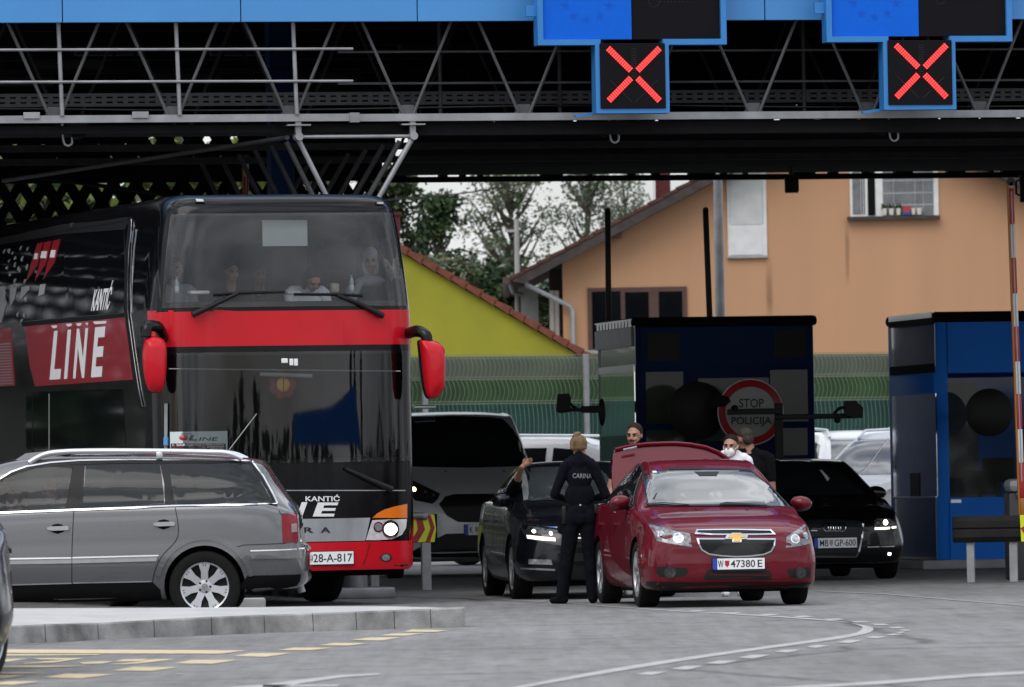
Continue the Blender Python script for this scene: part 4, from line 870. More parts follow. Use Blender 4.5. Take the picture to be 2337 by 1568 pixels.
# porch on the left side of the orange house
m = MB(); a, b = oh(*uv('h',1085,660)), oh(*uv('h',1190,1200)); m.box((a[0], 1.2, 0), (wl-.003, 7, a[1])); m.build('porch', M_['wood'], ho)
for x in (1100, 1135): q = oh(*uv('h',x,900)); m = MB(); m.box((q[0]-.05, .9, 0), (q[0]+.05, 1.0, q[1]+.3)); m.build('porch_post', M_['offwhite'], ho)
wf = owin('i', ((60,970),(900,1490)), 'window', 'brown', -.05, .05)
for a, b in (((98,1000),(345,1470)), ((375,1005),(580,1470)), ((655,1000),(860,1470))): owin('i', (a, b), 'pane', 'glass_dark', -.062, -.051, wf)
owin('i', ((40,1490),(915,1502)), 'sill', 'concrete', -.12, -.0, wf)
df = owin('i', ((1222,-60),(1562,702)), 'balcony_door', 'door_white', -.05, .03)
owin('i', ((1250,-40),(1517,437)), 'pane', 'pane_white', -.062, -.051, df); owin('i', ((1250,474),(1522,690)), 'door_panel', 'door_white', -.07, -.051, df)
owin('i', ((1240,-40),(1249,437)), 'gasket', 'black', -.064, -.052, df); owin('i', ((1518,-40),(1526,437)), 'gasket', 'black', -.064, -.052, df); owin('i', ((1226,703),(1566,716)), 'sill', 'steel_grey', -.1, -.0, df)
wf = owin('j', ((333,-60),(938,331)), 'window', 'offwhite', -.04, .05)
for a, b, mm in (((350,-50),(412,314),'curtain'), ((424,-50),(440,314),'curtain'), ((452,-50),(510,322),'deep'), ((555,-50),(903,328),'curtain')): owin('j', (a, b), 'pane', mm, -.055, -.041, wf)  # near-black sheet puts the shade of the open casement into colour
owin('j', ((411,-50),(424,314)), 'casement_gap', 'deep', -.056, -.041, wf)
for y in (85, 170, 250): owin('j', ((557,y-1.6),(902,y+1.6)), 'curtain_band', 'steel_grey', -.06, -.0555, wf)
for x in (630, 775, 830): owin('j', ((x-1.2,-50),(x+1.2,300)), 'curtain_band', 'steel_grey', -.0595, -.0555, wf)
owin('j', ((318,332),(943,345)), 'sill', 'wood', -.2, -.0, wf)
zs = oh(*uv('j',0,331))[1]
potl = ['cream flower pot at the left end of the orange house window sill', 'white flower pot with dark plant, second from left on the window sill', 'cream flower pot just left of the red and blue box', 'white flower pot just right of the red and blue box', 'white flower pot at the right end of the sill row']
for i, (a, b) in enumerate(((553,587),(598,635),(648,682),(748,781),(784,825))):
    x0, x1 = oh(*uv('j',a,300))[0], oh(*uv('j',b,300))[0]; r0 = (x1-x0)/2
    t = thing('flower_pot', potl[i], 'flower pot', MO @ Matrix.Translation(((x0+x1)/2, -.12, zs)), 'flower pots on the window sill')
    m = MB(); m.lathe([(.0,0),(r0*.75,0),(r0,.13),(r0*1.02,.15),(r0*.9,.15),(r0*.85,.13),(0,.13)], None, 14, False); m.build('pot', M_['terracotta'], t, 40)
    if i in (0,1,2):
        m = MB()
        for _ in range(14): q = Vector((rnd.uniform(-r0,r0), rnd.uniform(-.04,.04), rnd.uniform(.15,.24))); m.ell(q, (.02,.02,.03), None, 5, 4)
        m.build('plant', M_['leaf_dark'], t)
a, b = oh(*uv('j',692,290)), oh(*uv('j',746,330)); t = thing('window_box', 'small red and blue box standing among the pots on the window sill', 'box', MO @ Matrix.Translation(((a[0]+b[0])/2, -.12, zs)))
hw = (b[0]-a[0])/2; m = MB(); m.box((-hw,-.06,.07), (hw,.06,.19)); m.build('upper_half', M_['pot_red'], t); m = MB(); m.box((-hw,-.06,0), (hw,.06,.069)); m.build('lower_half', M_['pot_blue'], t)
for k, x0, x1, y0, y1 in (('i', 1535, 1625, 735, 1260), ('j', 295, 345, 345, 800)):
    a, b = oh(*uv(k, x0, y0)), oh(*uv(k, x1, y1)); me = mesh_data('wall_stain', [(a[0], -.006, b[1]), (b[0], -.006, b[1]), (b[0], -.006, a[1]), (a[0], -.006, a[1])], [(0, 1, 2, 3)]); link_mesh('wall_stain', me, M_['stain'], ho)
# pole, pillar and wire between the houses
Mu = place(uv('h',888,0)[0], 176, 0); t = thing('utility_pole', 'slim concrete utility pole between the tree and the orange roof', 'utility pole', Mu)
p = loc(Mu, *uv('h',885,325), 1, 0); m = MB(); m.tube((0,0,0), (0,0,p.z), .10, 10, .06); m.build('pole', M_['concrete'], t, 40)
z_ = loc(Mu, *uv('h',885,405), 1, 0).z; m = MB(); m.box((-.28,-.04,z_-.03), (0.02,.04,z_+.03)); m.build('crossarm', M_['concrete'], t)
Mw = place(uv('h',945,0)[0], 171.5, 0); p0, p1 = loc(Mw, *uv('h',885,820), 1, 0), loc(Mw, *uv('h',1005,820), 1, 0)
m = MB(); m.box((p0.x,-.3,0), (p1.x,.3,p0.z)); m.box((p0.x-.05,-.35,p0.z), (p1.x+.05,.35,p0.z+.08)); o = m.build('gate_pillar', M_['steel_grey']); o.matrix_world = Mw; tag(o, 'plain grey pillar between the yellow gable and the orange house', 'pillar')
m = MB(); wp = [at(*uv('h',x,y), 165) for x, y in ((-260,230),(0,192),(180,182),(500,145),(760,105),(1000,62),(1300,10))]; m.path(bez(wp, 4), .016, 5)
o = m.build('overhead_wire', M_['black']); tag(o, 'thin black overhead wire crossing the sky before the trees', 'wire')

# ================================================================ TREES
def leaves_mesh(rng, blobs, n, size, mats, name, parent, alpha=.5):
    vs, fs, mi = [], [], []; tot = sum(b[1][0]*b[1][1]*b[1][2] for b in blobs)
    for bi, (c, r) in enumerate(blobs):
        k = max(8, int(n*r[0]*r[1]*r[2]/tot)); tone = bi % len(mats)
        for _ in range(k):
            u_ = Vector((rng.gauss(0,1), rng.gauss(0,1), rng.gauss(0,1))).normalized()*(rng.random()**alpha)
            p = Vector(c)+Vector((u_.x*r[0], u_.y*r[1], u_.z*r[2])); s = size*rng.uniform(.6, 1.5)
            a = Vector((rng.gauss(0,1), rng.gauss(0,1), rng.gauss(0,.7))).normalized(); b = a.orthogonal().normalized()
            b = (Matrix.Rotation(rng.uniform(0, 6.28), 3, a) @ b)*s*.55; a = a*s; i0 = len(vs)
            vs += [p-a, p+b, p+a, p-b]; fs.append((i0, i0+1, i0+2, i0+3)); mi.append(tone if rng.random() < .75 else rng.randrange(len(mats)))
    return link_mesh(name, mesh_data(name, vs, fs, mi), [M_[m_] for m_ in mats], parent)
def tree(name, label, u, Y, vtop, spread, n, size, mats, seed, vlow=None, trunk_r=.18, blobs=46, lean=0.0, br=(.5, 1.0), group='trees behind the houses', zlow=None, z_top=None, flat_=.8):
    rng = random.Random(seed); p = at(u, vtop, Y) if u is not None else None
    base = Vector((p.x, Y, 0)); ht = z_top or p.z; zl = zlow if zlow is not None else (at(u, vlow, Y).z if vlow else ht*.35)
    t = thing(name, label, 'tree', Matrix.Translation(base), group)
    m = MB(); m.path([(0,0,0), (lean*.3,0,ht*.3), (lean*.7,.1,ht*.6), (lean,0,ht*.93)], [trunk_r, trunk_r*.8, trunk_r*.5, trunk_r*.12], 8); B = []
    for i in range(blobs):
        f = rng.random()**.8; z = zl+(ht-zl)*f; wd = spread*(1-abs(f-.4)**1.7*1.2)*rng.uniform(.25, 1.0); a = rng.uniform(0, 6.283)
        c = Vector((lean*z/ht+wd*math.cos(a), wd*math.sin(a)*.8, z)); r0 = rng.uniform(*br); B.append((c, (r0*1.15, r0*1.0, r0*flat_)))
        if i % 2 == 0:
            s = Vector((lean*(z/ht)*.8, 0, max(.8, z-wd*.9-.4))); mid = (s+c)/2+Vector((0,0,-.15)); m.path([s, mid, c], [trunk_r*.34, trunk_r*.2, trunk_r*.05], 5)
    m.build('trunk', M_['bark'], t, 60); leaves_mesh(rng, B, n, size, mats, 'crown', t)
    return t
tree('leafy_tree', 'dark green dense tree right behind the yellow house chimney', 888, 185, 380, .95, 4600, .08, ['leaf_dark','leaf_dark','leaf_mid'], 1, vlow=650, blobs=60, br=(.22,.5))
tree('leafy_tree', 'dark green tree whose rounded side crown reaches toward the open sky gap', 1005, 190, 452, .72, 2300, .075, ['leaf_dark','leaf_mid'], 2, vlow=610, blobs=34, br=(.18,.42))
tree('willow_tree', 'loose grey green tree with bare forked limbs left of the utility pole', 1165, 200, 385, 1.5, 3700, .052, ['leaf_grey','leaf_olive','leaf_mid'], 3, vlow=600, blobs=80, br=(.18,.42), trunk_r=.2)
tree('willow_tree', 'thin grey green tree just above the orange house eaves', 1335, 205, 370, 1.5, 3400, .052, ['leaf_grey','leaf_grey','leaf_mid'], 4, vlow=600, blobs=64, br=(.18,.42))
tree('willow_tree', 'faint grey green treetop at the edge of the red chimney', 1425, 215, 405, .8, 1700, .055, ['leaf_grey','leaf_olive'], 14, vlow=540, blobs=26, br=(.25,.6))
tree('shrub_tree', 'low grey bush crown above the yellow roof edge', 990, 178, 605, 1.0, 2400, .08, ['leaf_grey','leaf_olive','leaf_mid'], 5, vlow=690, blobs=34, br=(.3,.6))
tree('shrub_tree', 'dark low bush beside the gate pillar below the willow', 1130, 182, 615, 1.3, 4200, .09, ['leaf_mid','leaf_dark','leaf_grey'], 6, vlow=760, blobs=34, br=(.3,.6))
tree('shrub_tree', 'dark low bush seen under the orange house eaves', 1255, 184, 660, .8, 2200, .09, ['leaf_mid','leaf_dark'], 7, vlow=800, blobs=20, br=(.3,.5))
k_ = 0
for u, Y, vt, lab in ((60, 150, 300, 'bright green tree seen through the lattice at the far left'), (330, 154, 330, 'yellow green tree seen through the lattice above the bus side'), (560, 160, 360, 'green tree seen through the lattice above the bus windscreen')):
    tree('leafy_tree', lab, u, Y, vt, 1.9, 3200, .16, ['leaf_bright','leaf_mid','leaf_olive'], 20+k_, vlow=640, blobs=34, br=(.5,.9), group='trees behind the lattice screen'); k_ += 1
# far buildings in the gap
for u0, u1, v0, v1, Y, mm, lab in ((1035,1085,610,680,260,'offwhite','small pale building far off between the bushes'), (1225,1262,640,720,255,'pane_white','pale apartment block far behind the orange house porch')):
    Mx = place((u0+u1)/2, Y, 0); a, b = loc(Mx, u0, v0, 1, 0), loc(Mx, u1, v1, 1, 0); t = thing('far_building', lab, 'building', Mx)
    m = MB(); m.box((a.x,0,0), (b.x,6,a.z)); m.build('wall', M_[mm], t); m = MB(); m.box((a.x-.2,-.3,a.z), (b.x+.2,6.2,a.z+.25)); m.build('roof', M_['steel_grey'], t)
    for i in range(3): m = MB(); x = a.x+(b.x-a.x)*(i+.5)/3; m.box((x-.1,-.03,a.z-.8), (x+.1,0,a.z-.3)); m.build('window', M_['glass_dark'], t)
# what stands behind the photographer and shows in the glass
r0, pp0, c0_ = Vector((.534,-.845)), Vector((.845,.534)), Vector((-2.3,75))
for i, (sd_, h, t_d) in enumerate(((25,9.6,300),(28,8.6,302),(33,7.8,298),(-13,6.2,300),(-19,6.6,303),(-22,5.6,300))):
    p = c0_+r0*t_d+pp0*sd_; rng = random.Random(60+i); t = thing('poplar_tree', 'tall narrow poplar standing behind the viewpoint, seen in the bus glass', 'tree', Matrix.Translation((p.x,p.y,0)), 'poplars behind the viewpoint')
    m = MB(); m.path([(0,0,0),(0,0,h*.9)], [.2,.04], 7); m.build('trunk', M_['bark'], t)
    leaves_mesh(rng, [(Vector((rng.uniform(-.7,.7), rng.uniform(-.7,.7), 1+(h-1)*rng.random())), (.7,.7,.9)) for _ in range(26)], 1500, .22, ['leaf_dark','leaf_mid'], 'crown', t)
p = c0_+r0*290+pp0*15; Mk = Matrix.Translation((p.x, p.y, 0)) @ Matrix.Rotation(math.atan2(pp0.y, pp0.x)+math.pi, 4, 'Z'); t = thing('service_canopy', 'dark blue canopy building behind the viewpoint, mirrored in the windscreen', 'canopy', Mk)
m = MB(); m.prism([(14,3.4),(-12,3.3),(-16,2.9),(-11,6.3),(0,5.2),(14,4.9)], 1, -6, 0); m.build('roof', M_['booth_blue'], t)
for x in (-9, 9): m = MB(); m.tube((x,-2,0), (x,-2,3.4), .16); m.build('column', M_['steel_grey'], t)
rng = random.Random(5); vs, fs = [], []
def tuft(p, s):
    d = Vector((rng.gauss(0,1), rng.gauss(0,1), rng.gauss(0,1))).normalized()*s; b = d.orthogonal().normalized()*s*.7; i0 = len(vs); vs.extend([p-d, p+b, p+d, p-b]); fs.append((i0,i0+1,i0+2,i0+3))
for i in range(9000):
    a = rng.uniform(-2.9, -.1); r_ = rng.uniform(330, 380); tuft(Vector((r_*math.cos(a), r_*math.sin(a)+60, rng.random()**1.4*(3.6+1.6*math.sin(a*23)+math.sin(a*57)))), rng.uniform(.5, 1.3))
struct(link_mesh('tree_line', mesh_data('tree_line', vs, fs), [M_['leaf_dark']]), 'stuff')
vs, fs = [], []
for i in range(7000): tuft(Vector((rng.uniform(-75, -9), 128+rng.uniform(-1.5, 1.5), rng.random()*4.2)), rng.uniform(.2, .45))  # out of view, added so the coach side mirrors something dark
tag(link_mesh('unseen_hedge', mesh_data('unseen_hedge', vs, fs), [M_['leaf_dark']]), 'unseen dark foliage row added to darken reflections in the bus flank', 'unseen_hedge')
# ================================================================ VEHICLES
def pchip(xs, ys, x):
    n = len(xs)
    if x <= xs[0]: return ys[0]
    if x >= xs[-1]: return ys[-1]
    h = [xs[i+1]-xs[i] for i in range(n-1)]; dl = [(ys[i+1]-ys[i])/h[i] for i in range(n-1)]
    def slope(i):
        if i == 0: return dl[0]
        if i == n-1: return dl[-1]
        if dl[i-1]*dl[i] <= 0: return 0
        w1, w2 = 2*h[i]+h[i-1], h[i]+2*h[i-1]; return (w1+w2)/(w1/dl[i-1]+w2/dl[i])
    i = 0
    while x > xs[i+1]: i += 1
    t = (x-xs[i])/h[i]; m0, m1 = slope(i), slope(i+1)
    return ys[i]*(2*t**3-3*t*t+1)+m0*h[i]*(t**3-2*t*t+t)+ys[i+1]*(-2*t**3+3*t*t)+m1*h[i]*(t**3-t*t)
def hull(tab, sc=1.0, step=.07):
    ys = [r[0] for r in tab]; L_ = ys[-1]-ys[0]; fine = sorted(set([ys[0]+L_*i/int(L_/step) for i in range(int(L_/step)+1)]+ys))
    rows = []
    for y in fine:
        zb, ws, wm, wb, zt, wr, zr, zc_ = [pchip(ys, [r[k] for r in tab], y) for k in range(1, 9)]
        h = zt-zb
        P = [(0, zb), (ws*.72, zb), (ws*.97, zb+.02*h+.015), (wm*.995, zb+.30*h), (wm, zb+.52*h), (wm*.55+wb*.45+.004, zb+.80*h), (wb, zt), (wb*.80+wr*.20-.012, zt+(zr-zt)*.10+.012), (wb*.5+wr*.5+.012, zt+(zr-zt)*.52), (wr, zr), (wr*.90, zr+(zc_-zr)*.45), (wr*.55, zr+(zc_-zr)*.86), (0, zc_)]
        q = bez(P, 4); row = [(x, y, z) for x, z in q]; row += [(-x, y, z) for x, z in q[-2:0:-1]]; rows.append(row)
    n = len(rows[0]); vs = [tuple(c*sc for c in p) for r in rows for p in r]; fs = []
    for i in range(len(rows)-1):
        for j in range(n): fs.append((i*n+j, i*n+(j+1) % n, (i+1)*n+(j+1) % n, (i+1)*n+j))
    for i, o in ((0, 0), (len(rows)-1, 1)):
        b = i*n; hh = n//2
        for j in range(hh):
            f = (b+j, b+(n-j) % n, b+(n-j-1) % n, b+j+1)
            f = tuple(dict.fromkeys(f))
            if len(f) >= 3: fs.append(f)
    me = mesh_data('body', vs, fs); bm = bmesh.new(); bm.from_mesh(me); bmesh.ops.remove_doubles(bm, verts=bm.verts, dist=1e-5); bmesh.ops.recalc_face_normals(bm, faces=bm.faces); bm.to_mesh(me)
    bvh = BVHTree.FromBMesh(bm); bm.free(); return me, bvh
def cut(me, cutters, mats):
    """carve the cutter volumes out of a closed mesh"""
    o = D.objects.new('tmp', me); COL.objects.link(o)
    for m in mats: me.materials.append(m)
    kill = []
    for c in cutters:
        c.cm = 1; c.m = [1]*len(c.f); co = c.build('cutter', mats); kill.append(co)
        md = o.modifiers.new('b', 'BOOLEAN'); md.operation = 'DIFFERENCE'; md.object = co; md.solver = 'EXACT'
    dg = bpy.context.evaluated_depsgraph_get(); dg.update(); new = D.meshes.new_from_object(o.evaluated_get(dg))
    D.objects.remove(o)
    for k in kill: D.objects.remove(k)
    return new
def wheel(t, x, y, R_, rim, wd, side, style=7, rimmat='alloy', dark=False, steer=0.0):
    M = Matrix.Translation((x-side*wd/2, y, R_)) @ Matrix.Rotation(steer, 4, 'Z') @ Matrix.Rotation(R(90)*side, 4, 'Y')    # z axis of the wheel points outward
    h = wd/2
    m = MB(); m.lathe([(.02, -h*.6), (rim*.9, -h*.6), (rim*.97, h*.5), (rim*.80, h*.35), (.02, h*.30)], M, 28); wo = m.build('wheel', M_['black'], t, 40)
    m = MB(); m.lathe([(rim, -h*.9), (R_*.9, -h), (R_*.97, -h*.9), (R_, -h*.6), (R_, -h*.2), (R_*.985, -h*.18), (R_*.985, -h*.12), (R_, -h*.1), (R_, h*.1), (R_*.985, h*.12), (R_*.985, h*.18), (R_, h*.2), (R_, h*.6), (R_*.975, h*.88), (R_*.92, h*.98), (rim*1.08, h*.96), (rim, h*.86), (rim, -h*.9)], M, 44, False); m.build('tyre', M_['rubber'], wo, 40)
    m = MB(); mm = M_['black'] if dark else M_[rimmat]
    m.lathe([(rim*.93, h*.55), (rim*.945, h*.88), (rim*1.0, h*.93), (rim*1.01, h*.86), (rim*.99, h*.5)], M, 44, False)
    m.lathe([(rim*.30, h*.55), (rim*.28, h*.80), (rim*.18, h*.84), (0.001, h*.84)], M, 24, False)
    for k in range(style):
        a = 2*math.pi*k/style+math.pi/style*(1 if style == 7 else 0)+.0
        w0, w1 = (rim*.15, rim*.25) if style == 7 else (rim*.13, rim*.10)
        for z0, z1 in ((h*.60, h*.86),):
            pts = [(rim*.2, -w0), (rim*.6, -w0*.95), (rim*.955, -w1), (rim*.955, w1), (rim*.6, w0*.95), (rim*.2, w0)]
            c, s = math.cos(a), math.sin(a); rot = [(px_*c-py_*s, px_*s+py_*c) for px_, py_ in pts]; n = len(rot)
            prof = [z1-.008, z1, z1+.002, z1+.002, z1, z1-.008]
            m.add([M @ Vector((p[0], p[1], z0)) for p in rot]+[M @ Vector((p[0], p[1], zz)) for p, zz in zip(rot, prof)], [tuple(range(n))[::-1], tuple(range(n, 2*n))]+[(i, (i+1) % n, n+(i+1) % n, n+i) for i in range(n)])
    ro = m.build('rim', mm, wo, 30)
    m = MB()
    for k in range(5):
        a = 2*math.pi*k/5+.3; m.lathe([(.001, h*.83), (.011, h*.87), (.001, h*.875)], M @ Matrix.Translation((rim*.235*math.cos(a), rim*.235*math.sin(a), 0)), 8, False)
    if style == 7:
        for k in range(7):
            a = 2*math.pi*k/7+math.pi/7
            for q in (-.06, .06):
                b = a+q; c, s = math.cos(b), math.sin(b)
                m.add([M @ Vector((r_*c-w_*s, r_*s+w_*c, h*.88)) for r_, w_ in ((rim*.84, -.0032), (rim*.94, -.0032), (rim*.94, .0032), (rim*.84, .0032))], [(0,1,2,3)])
    m.build('wheel_bolts', M_['black'], wo)
    m = MB(); m.lathe([(rim*.13, h*.845), (rim*.125, h*.90), (.001, h*.905)], M, 20, False); m.build('hub_cap', M_['steel_grey'], wo, 40)
    return wo, M, h
def arches(tab_w, ys, R_, sc=1.0, dep=.34):
    m = MB()
    for y in ys:
        for s in (-1, 1): m.tube((s*(tab_w-dep), y, R_*1.02), (s*(tab_w+.4), y, R_*1.02), R_*1.13, 40)
    return m
def mirror_pair(t, pos, paint, r=(.13,.085,.085)):
    for p in pos:
        s = 1 if p[0] > 0 else -1
        m = MB(); m.ell(p, r, Matrix.Rotation(R(-12*s), 3, 'Z') @ Matrix.Rotation(R(8*s), 3, 'Y'), 20, 14); o = m.build('door_mirror', paint, t, 180)
        m = MB(); m.ell((p[0]-s*.005, p[1]+.03, p[2]-.045), (r[0]*.95, r[1]*.9, r[2]*.55), None, 16, 8); m.tube((p[0]-s*.05, p[1]+.03, p[2]-.05), (p[0]-s*.24, p[1]+.06, p[2]-.09), .028, 8); m.build('mirror_foot', M_['black'], o, 60)
def plate(t, bvh, M, k, a, b, text, eu=True, crest=None, pl=0.0, tx=None):
    q = L2(M, 1, pl, k, [(a[0], b[1]), b, (b[0], a[1]), a]); x0, x1 = q[0][0], q[1][0]; z0, z1 = (q[0][1]+q[1][1])/2, (q[2][1]+q[3][1])/2
    h, nn, _, _ = bvh.ray_cast(Vector(((x0+x1)/2, -5, (z0+z1)/2)), Vector((0, 1, 0))); yv = (h.y if h else 0)-.025
    m = MB(); m.box((x0-.008, yv, z0-.01), (x1+.008, yv+.06, z1+.006), bev=.004); fr = m.build('plate_holder', M_['black'], t)
    flat_poly('plate', [[(x0, z0), (x1, z0), (x1, z1), (x0, z1)]], 1, yv, M_['plate'], fr, .003)
    w_ = x1-x0; hh = z1-z0; ye = yv-.003
    if eu: flat_poly('plate_band', [[(x0, z0), (x0+w_*.085, z0), (x0+w_*.085, z1), (x0, z1)]], 1, ye, M_['eu'], fr, .002)
    for s, f0, f1 in text:
        v2, f2 = text2d(s, .008); flat('plate_text', quad_map(v2, [(x0+w_*f0, z0+hh*.17), (x0+w_*f1, z0+hh*.17), (x0+w_*f1, z0+hh*.83), (x0+w_*f0, z0+hh*.83)]), f2, 1, ye, M_['ink'], fr, .002)
    if crest:
        c = x0+w_*crest[0]; flat_poly('plate_crest', [[(c-.022, z1-hh*.2), (c+.022, z1-hh*.2), (c+.02, z0+hh*.4), (c, z0+hh*.18), (c-.02, z0+hh*.4)]], 1, ye, M_[crest[1]], fr, .002)
        if crest[1] == 'sign_red_': pass
    return fr
def lamp(t, bvh, M, k, out, pl, mats, bulbs, off=.006, mirror_=False):
    pts = L2(M, 1, pl, k, out); base = patch('headlight', [pts], bvh, 1, -1, M_[mats], t, off=off)
    for c, r_, mm in bulbs:
        p = L2(M, 1, pl, k, [c])[0]; rr_ = r_/ZOOMS[k][2]*.9125*(M.translation.y)/F
        patch('reflector', [circ(p, rr_)], bvh, 1, -1, M_['chrome'], base, off=off+.004, step=0, skirt=.004)
        patch('bulb', [circ(p, rr_*.68)], bvh, 1, -1, M_[mm], base, off=off+.009, step=0, skirt=.004)
    return base
SEDAN = [ # y, underside, sill half width, widest, belt half width, belt z, roof half width, roof edge z, crown z
 (0.00,.30,.46,.52,.47,.56,.38,.60,.62), (.05,.21,.64,.70,.62,.655,.52,.685,.705), (.16,.19,.76,.81,.72,.725,.60,.755,.775), (.42,.18,.82,.875,.79,.80,.66,.84,.865),
 (.90,.17,.84,.895,.83,.875,.70,.905,.935), (1.14,.17,.84,.89,.845,.92,.71,.955,.985), (1.32,.17,.84,.89,.85,.94,.675,1.05,1.08), (1.90,.17,.84,.89,.845,.965,.565,1.335,1.375),
 (2.15,.17,.84,.89,.845,.97,.55,1.395,1.43), (2.5,.17,.84,.89,.845,.975,.55,1.415,1.455), (3.0,.17,.84,.89,.845,.985,.545,1.395,1.435), (3.5,.18,.84,.89,.845,.995,.545,1.29,1.325),
 (4.0,.2,.83,.885,.83,1.0,.60,1.06,1.085), (4.3,.24,.80,.86,.79,.985,.66,1.02,1.04), (4.5,.28,.72,.79,.72,.90,.6,.97,.985), (4.58,.34,.6,.68,.62,.80,.5,.86,.88)]
def sides(t, bvh, sides_, sc, dx_=0, glass_='glass_car', chrome=True, paint_=None):
    for s in sides_:
        W = [[(1.62,.985),(2.10,1.325),(2.42,1.385),(2.55,1.39),(2.50,1.0)], [(2.60,1.0),(2.65,1.39),(3.0,1.365),(3.35,1.27),(3.62,1.10),(3.55,1.02)]]
        patch('window_surround', [[(a*sc+dx_, b*sc) for a, b in [(1.45,.95),(2.05,1.335),(2.42,1.405),(3.0,1.385),(3.4,1.275),(3.72,1.08),(3.7,1.02)]]], bvh, 0, s, M_['black'], t, off=.003)
        for w_ in W: patch('side_window', [[(a*sc+dx_, b*sc) for a, b in w_]], bvh, 0, s, M_[glass_], t, off=.007)
        if chrome: patch('window_trim', stroke([(a*sc+dx_, b*sc) for a, b in [(1.45,.95),(2.5,.985),(3.7,1.02)]], .018), bvh, 0, s, M_['chrome'], t, off=.009, step=.2)
        dm = patch('door_seam', stroke([(1.42*sc, .95*sc), (1.36*sc, .6*sc), (1.40*sc, .28*sc)], .008)+stroke([(2.55*sc, 1.39*sc), (2.52*sc, .98*sc), (2.48*sc, .28*sc)], .008)+stroke([(3.62*sc, 1.0*sc), (3.5*sc, .8*sc), (3.3*sc, .62*sc), (3.2*sc, .28*sc)], .008), bvh, 0, s, M_['black'], t, off=.002, step=.1, skirt=.003)
        for a in (2.2, 3.3): patch('door_handle', [[(a*sc, .80*sc), (a*sc+.2, .805*sc), (a*sc+.2, .835*sc), (a*sc, .83*sc)]], bvh, 0, s, paint_ or M_['black'], t, off=.03, step=0, skirt=.035)
def sedan(name, label, M, paint, sc, tab=SEDAN, ws=(.90, 3.585), R_=.325, rim=.225, style=5, group='cars at the crossing', side_list=(-1, 1), chrome=True, trim=True, steer=0.0, inset=.025, rimmat='alloy'):
    t = thing(name, label, 'car', M, group); me, bvh = hull(tab, sc)
    wmax = max(r[3] for r in tab)*sc
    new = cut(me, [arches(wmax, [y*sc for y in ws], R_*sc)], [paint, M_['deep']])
    body = link_mesh('body', new, None, t, 40)
    for i, y in enumerate(ws):
        for s in (-1, 1): wheel(t, s*(wmax-inset), y*sc, R_*sc, rim*sc, .21, s, style, rimmat, steer=steer if i == 0 else 0)
    if trim: sides(t, bvh, side_list, sc, chrome=chrome, paint_=paint)
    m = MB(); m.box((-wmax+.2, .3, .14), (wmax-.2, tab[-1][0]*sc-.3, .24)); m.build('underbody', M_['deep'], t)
    return t, bvh, body

M_['fog_glass'] = mat('fog_glass', (.06,.062,.065), .12, .6, .6, var=.6, vs=45)
# ---------------------------------------------------------------- dark red saloon
SEDAN_R = [(0.00,.28,.62,.64,.60,.585,.44,.625,.645),(.05,.20,.78,.80,.715,.665,.56,.70,.72),(.16,.175,.85,.862,.785,.73,.62,.765,.785),(.42,.165,.885,.905,.82,.80,.66,.842,.866)]+SEDAN[4:]
SEDAN_R = [tuple([r[0], r[1]]+[c*.955 for c in r[2:5]]+[r[5], r[6]*.975, r[7], r[8]]) for r in SEDAN_R]
MR = place(1671, 70.9, R(7.1)); SR = .985
red, bR, _b = sedan('saloon_car', 'dark red saloon car with boot lid raised, facing the viewer', MR, M_['car_red'], SR, SEDAN_R, chrome=False)
def RP(name, pts, mm, pl=0.0, off=.005, k='m', par=red, step=.04, start=None): return patch(name, [L2(MR, 1, pl, k, pts)], bR, 1, -1, M_[mm], par, off=off, step=step, start=(.98 if pl >= 1 else None) if start is None else start)
RP('lower_skirt', [(560,1222),(1000,1232),(1880,1228),(1890,1300),(1650,1290),(640,1290),(545,1250)], 'black', .1, .008)
ws_ = RP('windscreen', [(560,605),(577,470),(594,322),(800,308),(1010,306),(1250,310),(1462,320),(1530,390),(1610,480),(1702,612),(1500,607),(1120,600),(800,602)], 'glass_screen', 1.2, .006)
patch('windscreen_seal', stroke(L2(MR, 1, 1.2, 'm', [(555,609),(573,470),(590,318),(800,304),(1010,302),(1250,306),(1465,316),(1533,388),(1613,478),(1706,616),(1500,611),(1120,604),(800,606)]), .016, True), bR, 1, -1, M_['black'], red, off=.009, step=0, start=.98)
RP('mirror_patch', [(950,330),(1150,330),(1120,365),(980,365)], 'black', 1.6, .009, par=ws_); RP('sticker', [(604,324),(636,324),(636,340),(604,341)], 'paper', 1.7, .009, par=ws_, step=0)
for pts in ([(545,598),(700,588),(900,604),(900,609),(700,600),(545,607)], [(1150,600),(1210,586),(1530,606),(1530,611),(1150,608)]): RP('wiper', pts, 'black', 1.05, .02)
RP('hood_seam', [(572,742),(640,760),(735,797),(850,826),(945,833),(945,837),(850,830),(735,801),(640,764),(572,746)], 'black', .3, .002, step=0); RP('hood_seam', [(1592,833),(1690,826),(1745,800),(1840,748),(1842,752),(1747,804),(1692,830),(1592,837)], 'black', .3, .002, step=0)
for x in (960, 1367): RP('washer_jet', [(x-5,622),(x+5,622),(x+5,640),(x-5,640)], 'black', .9, .008, step=0)
up = [(948,834),(968,806),(1270,803),(1562,808),(1588,838),(1450,842),(1270,843),(1080,842)]
lo = [(960,878),(1590,880),(1582,930),(1556,975),(1500,1000),(1390,1014),(1270,1019),(1150,1012),(1050,998),(990,962),(968,915)]
for pts in (up, lo):
    gq = RP('grille', pts, 'black', .02, .005); patch('grille_rim', stroke(L2(MR, 1, .02, 'm', pts), .014, True), bR, 1, -1, M_['chrome'], gq, off=.013, step=0)
m_ = [stroke([(x, 885), (x+120, 1010)], 3)[0] for x in range(990, 1560, 14)]+[stroke([(x+120, 885), (x, 1010)], 3)[0] for x in range(890, 1560, 14)]
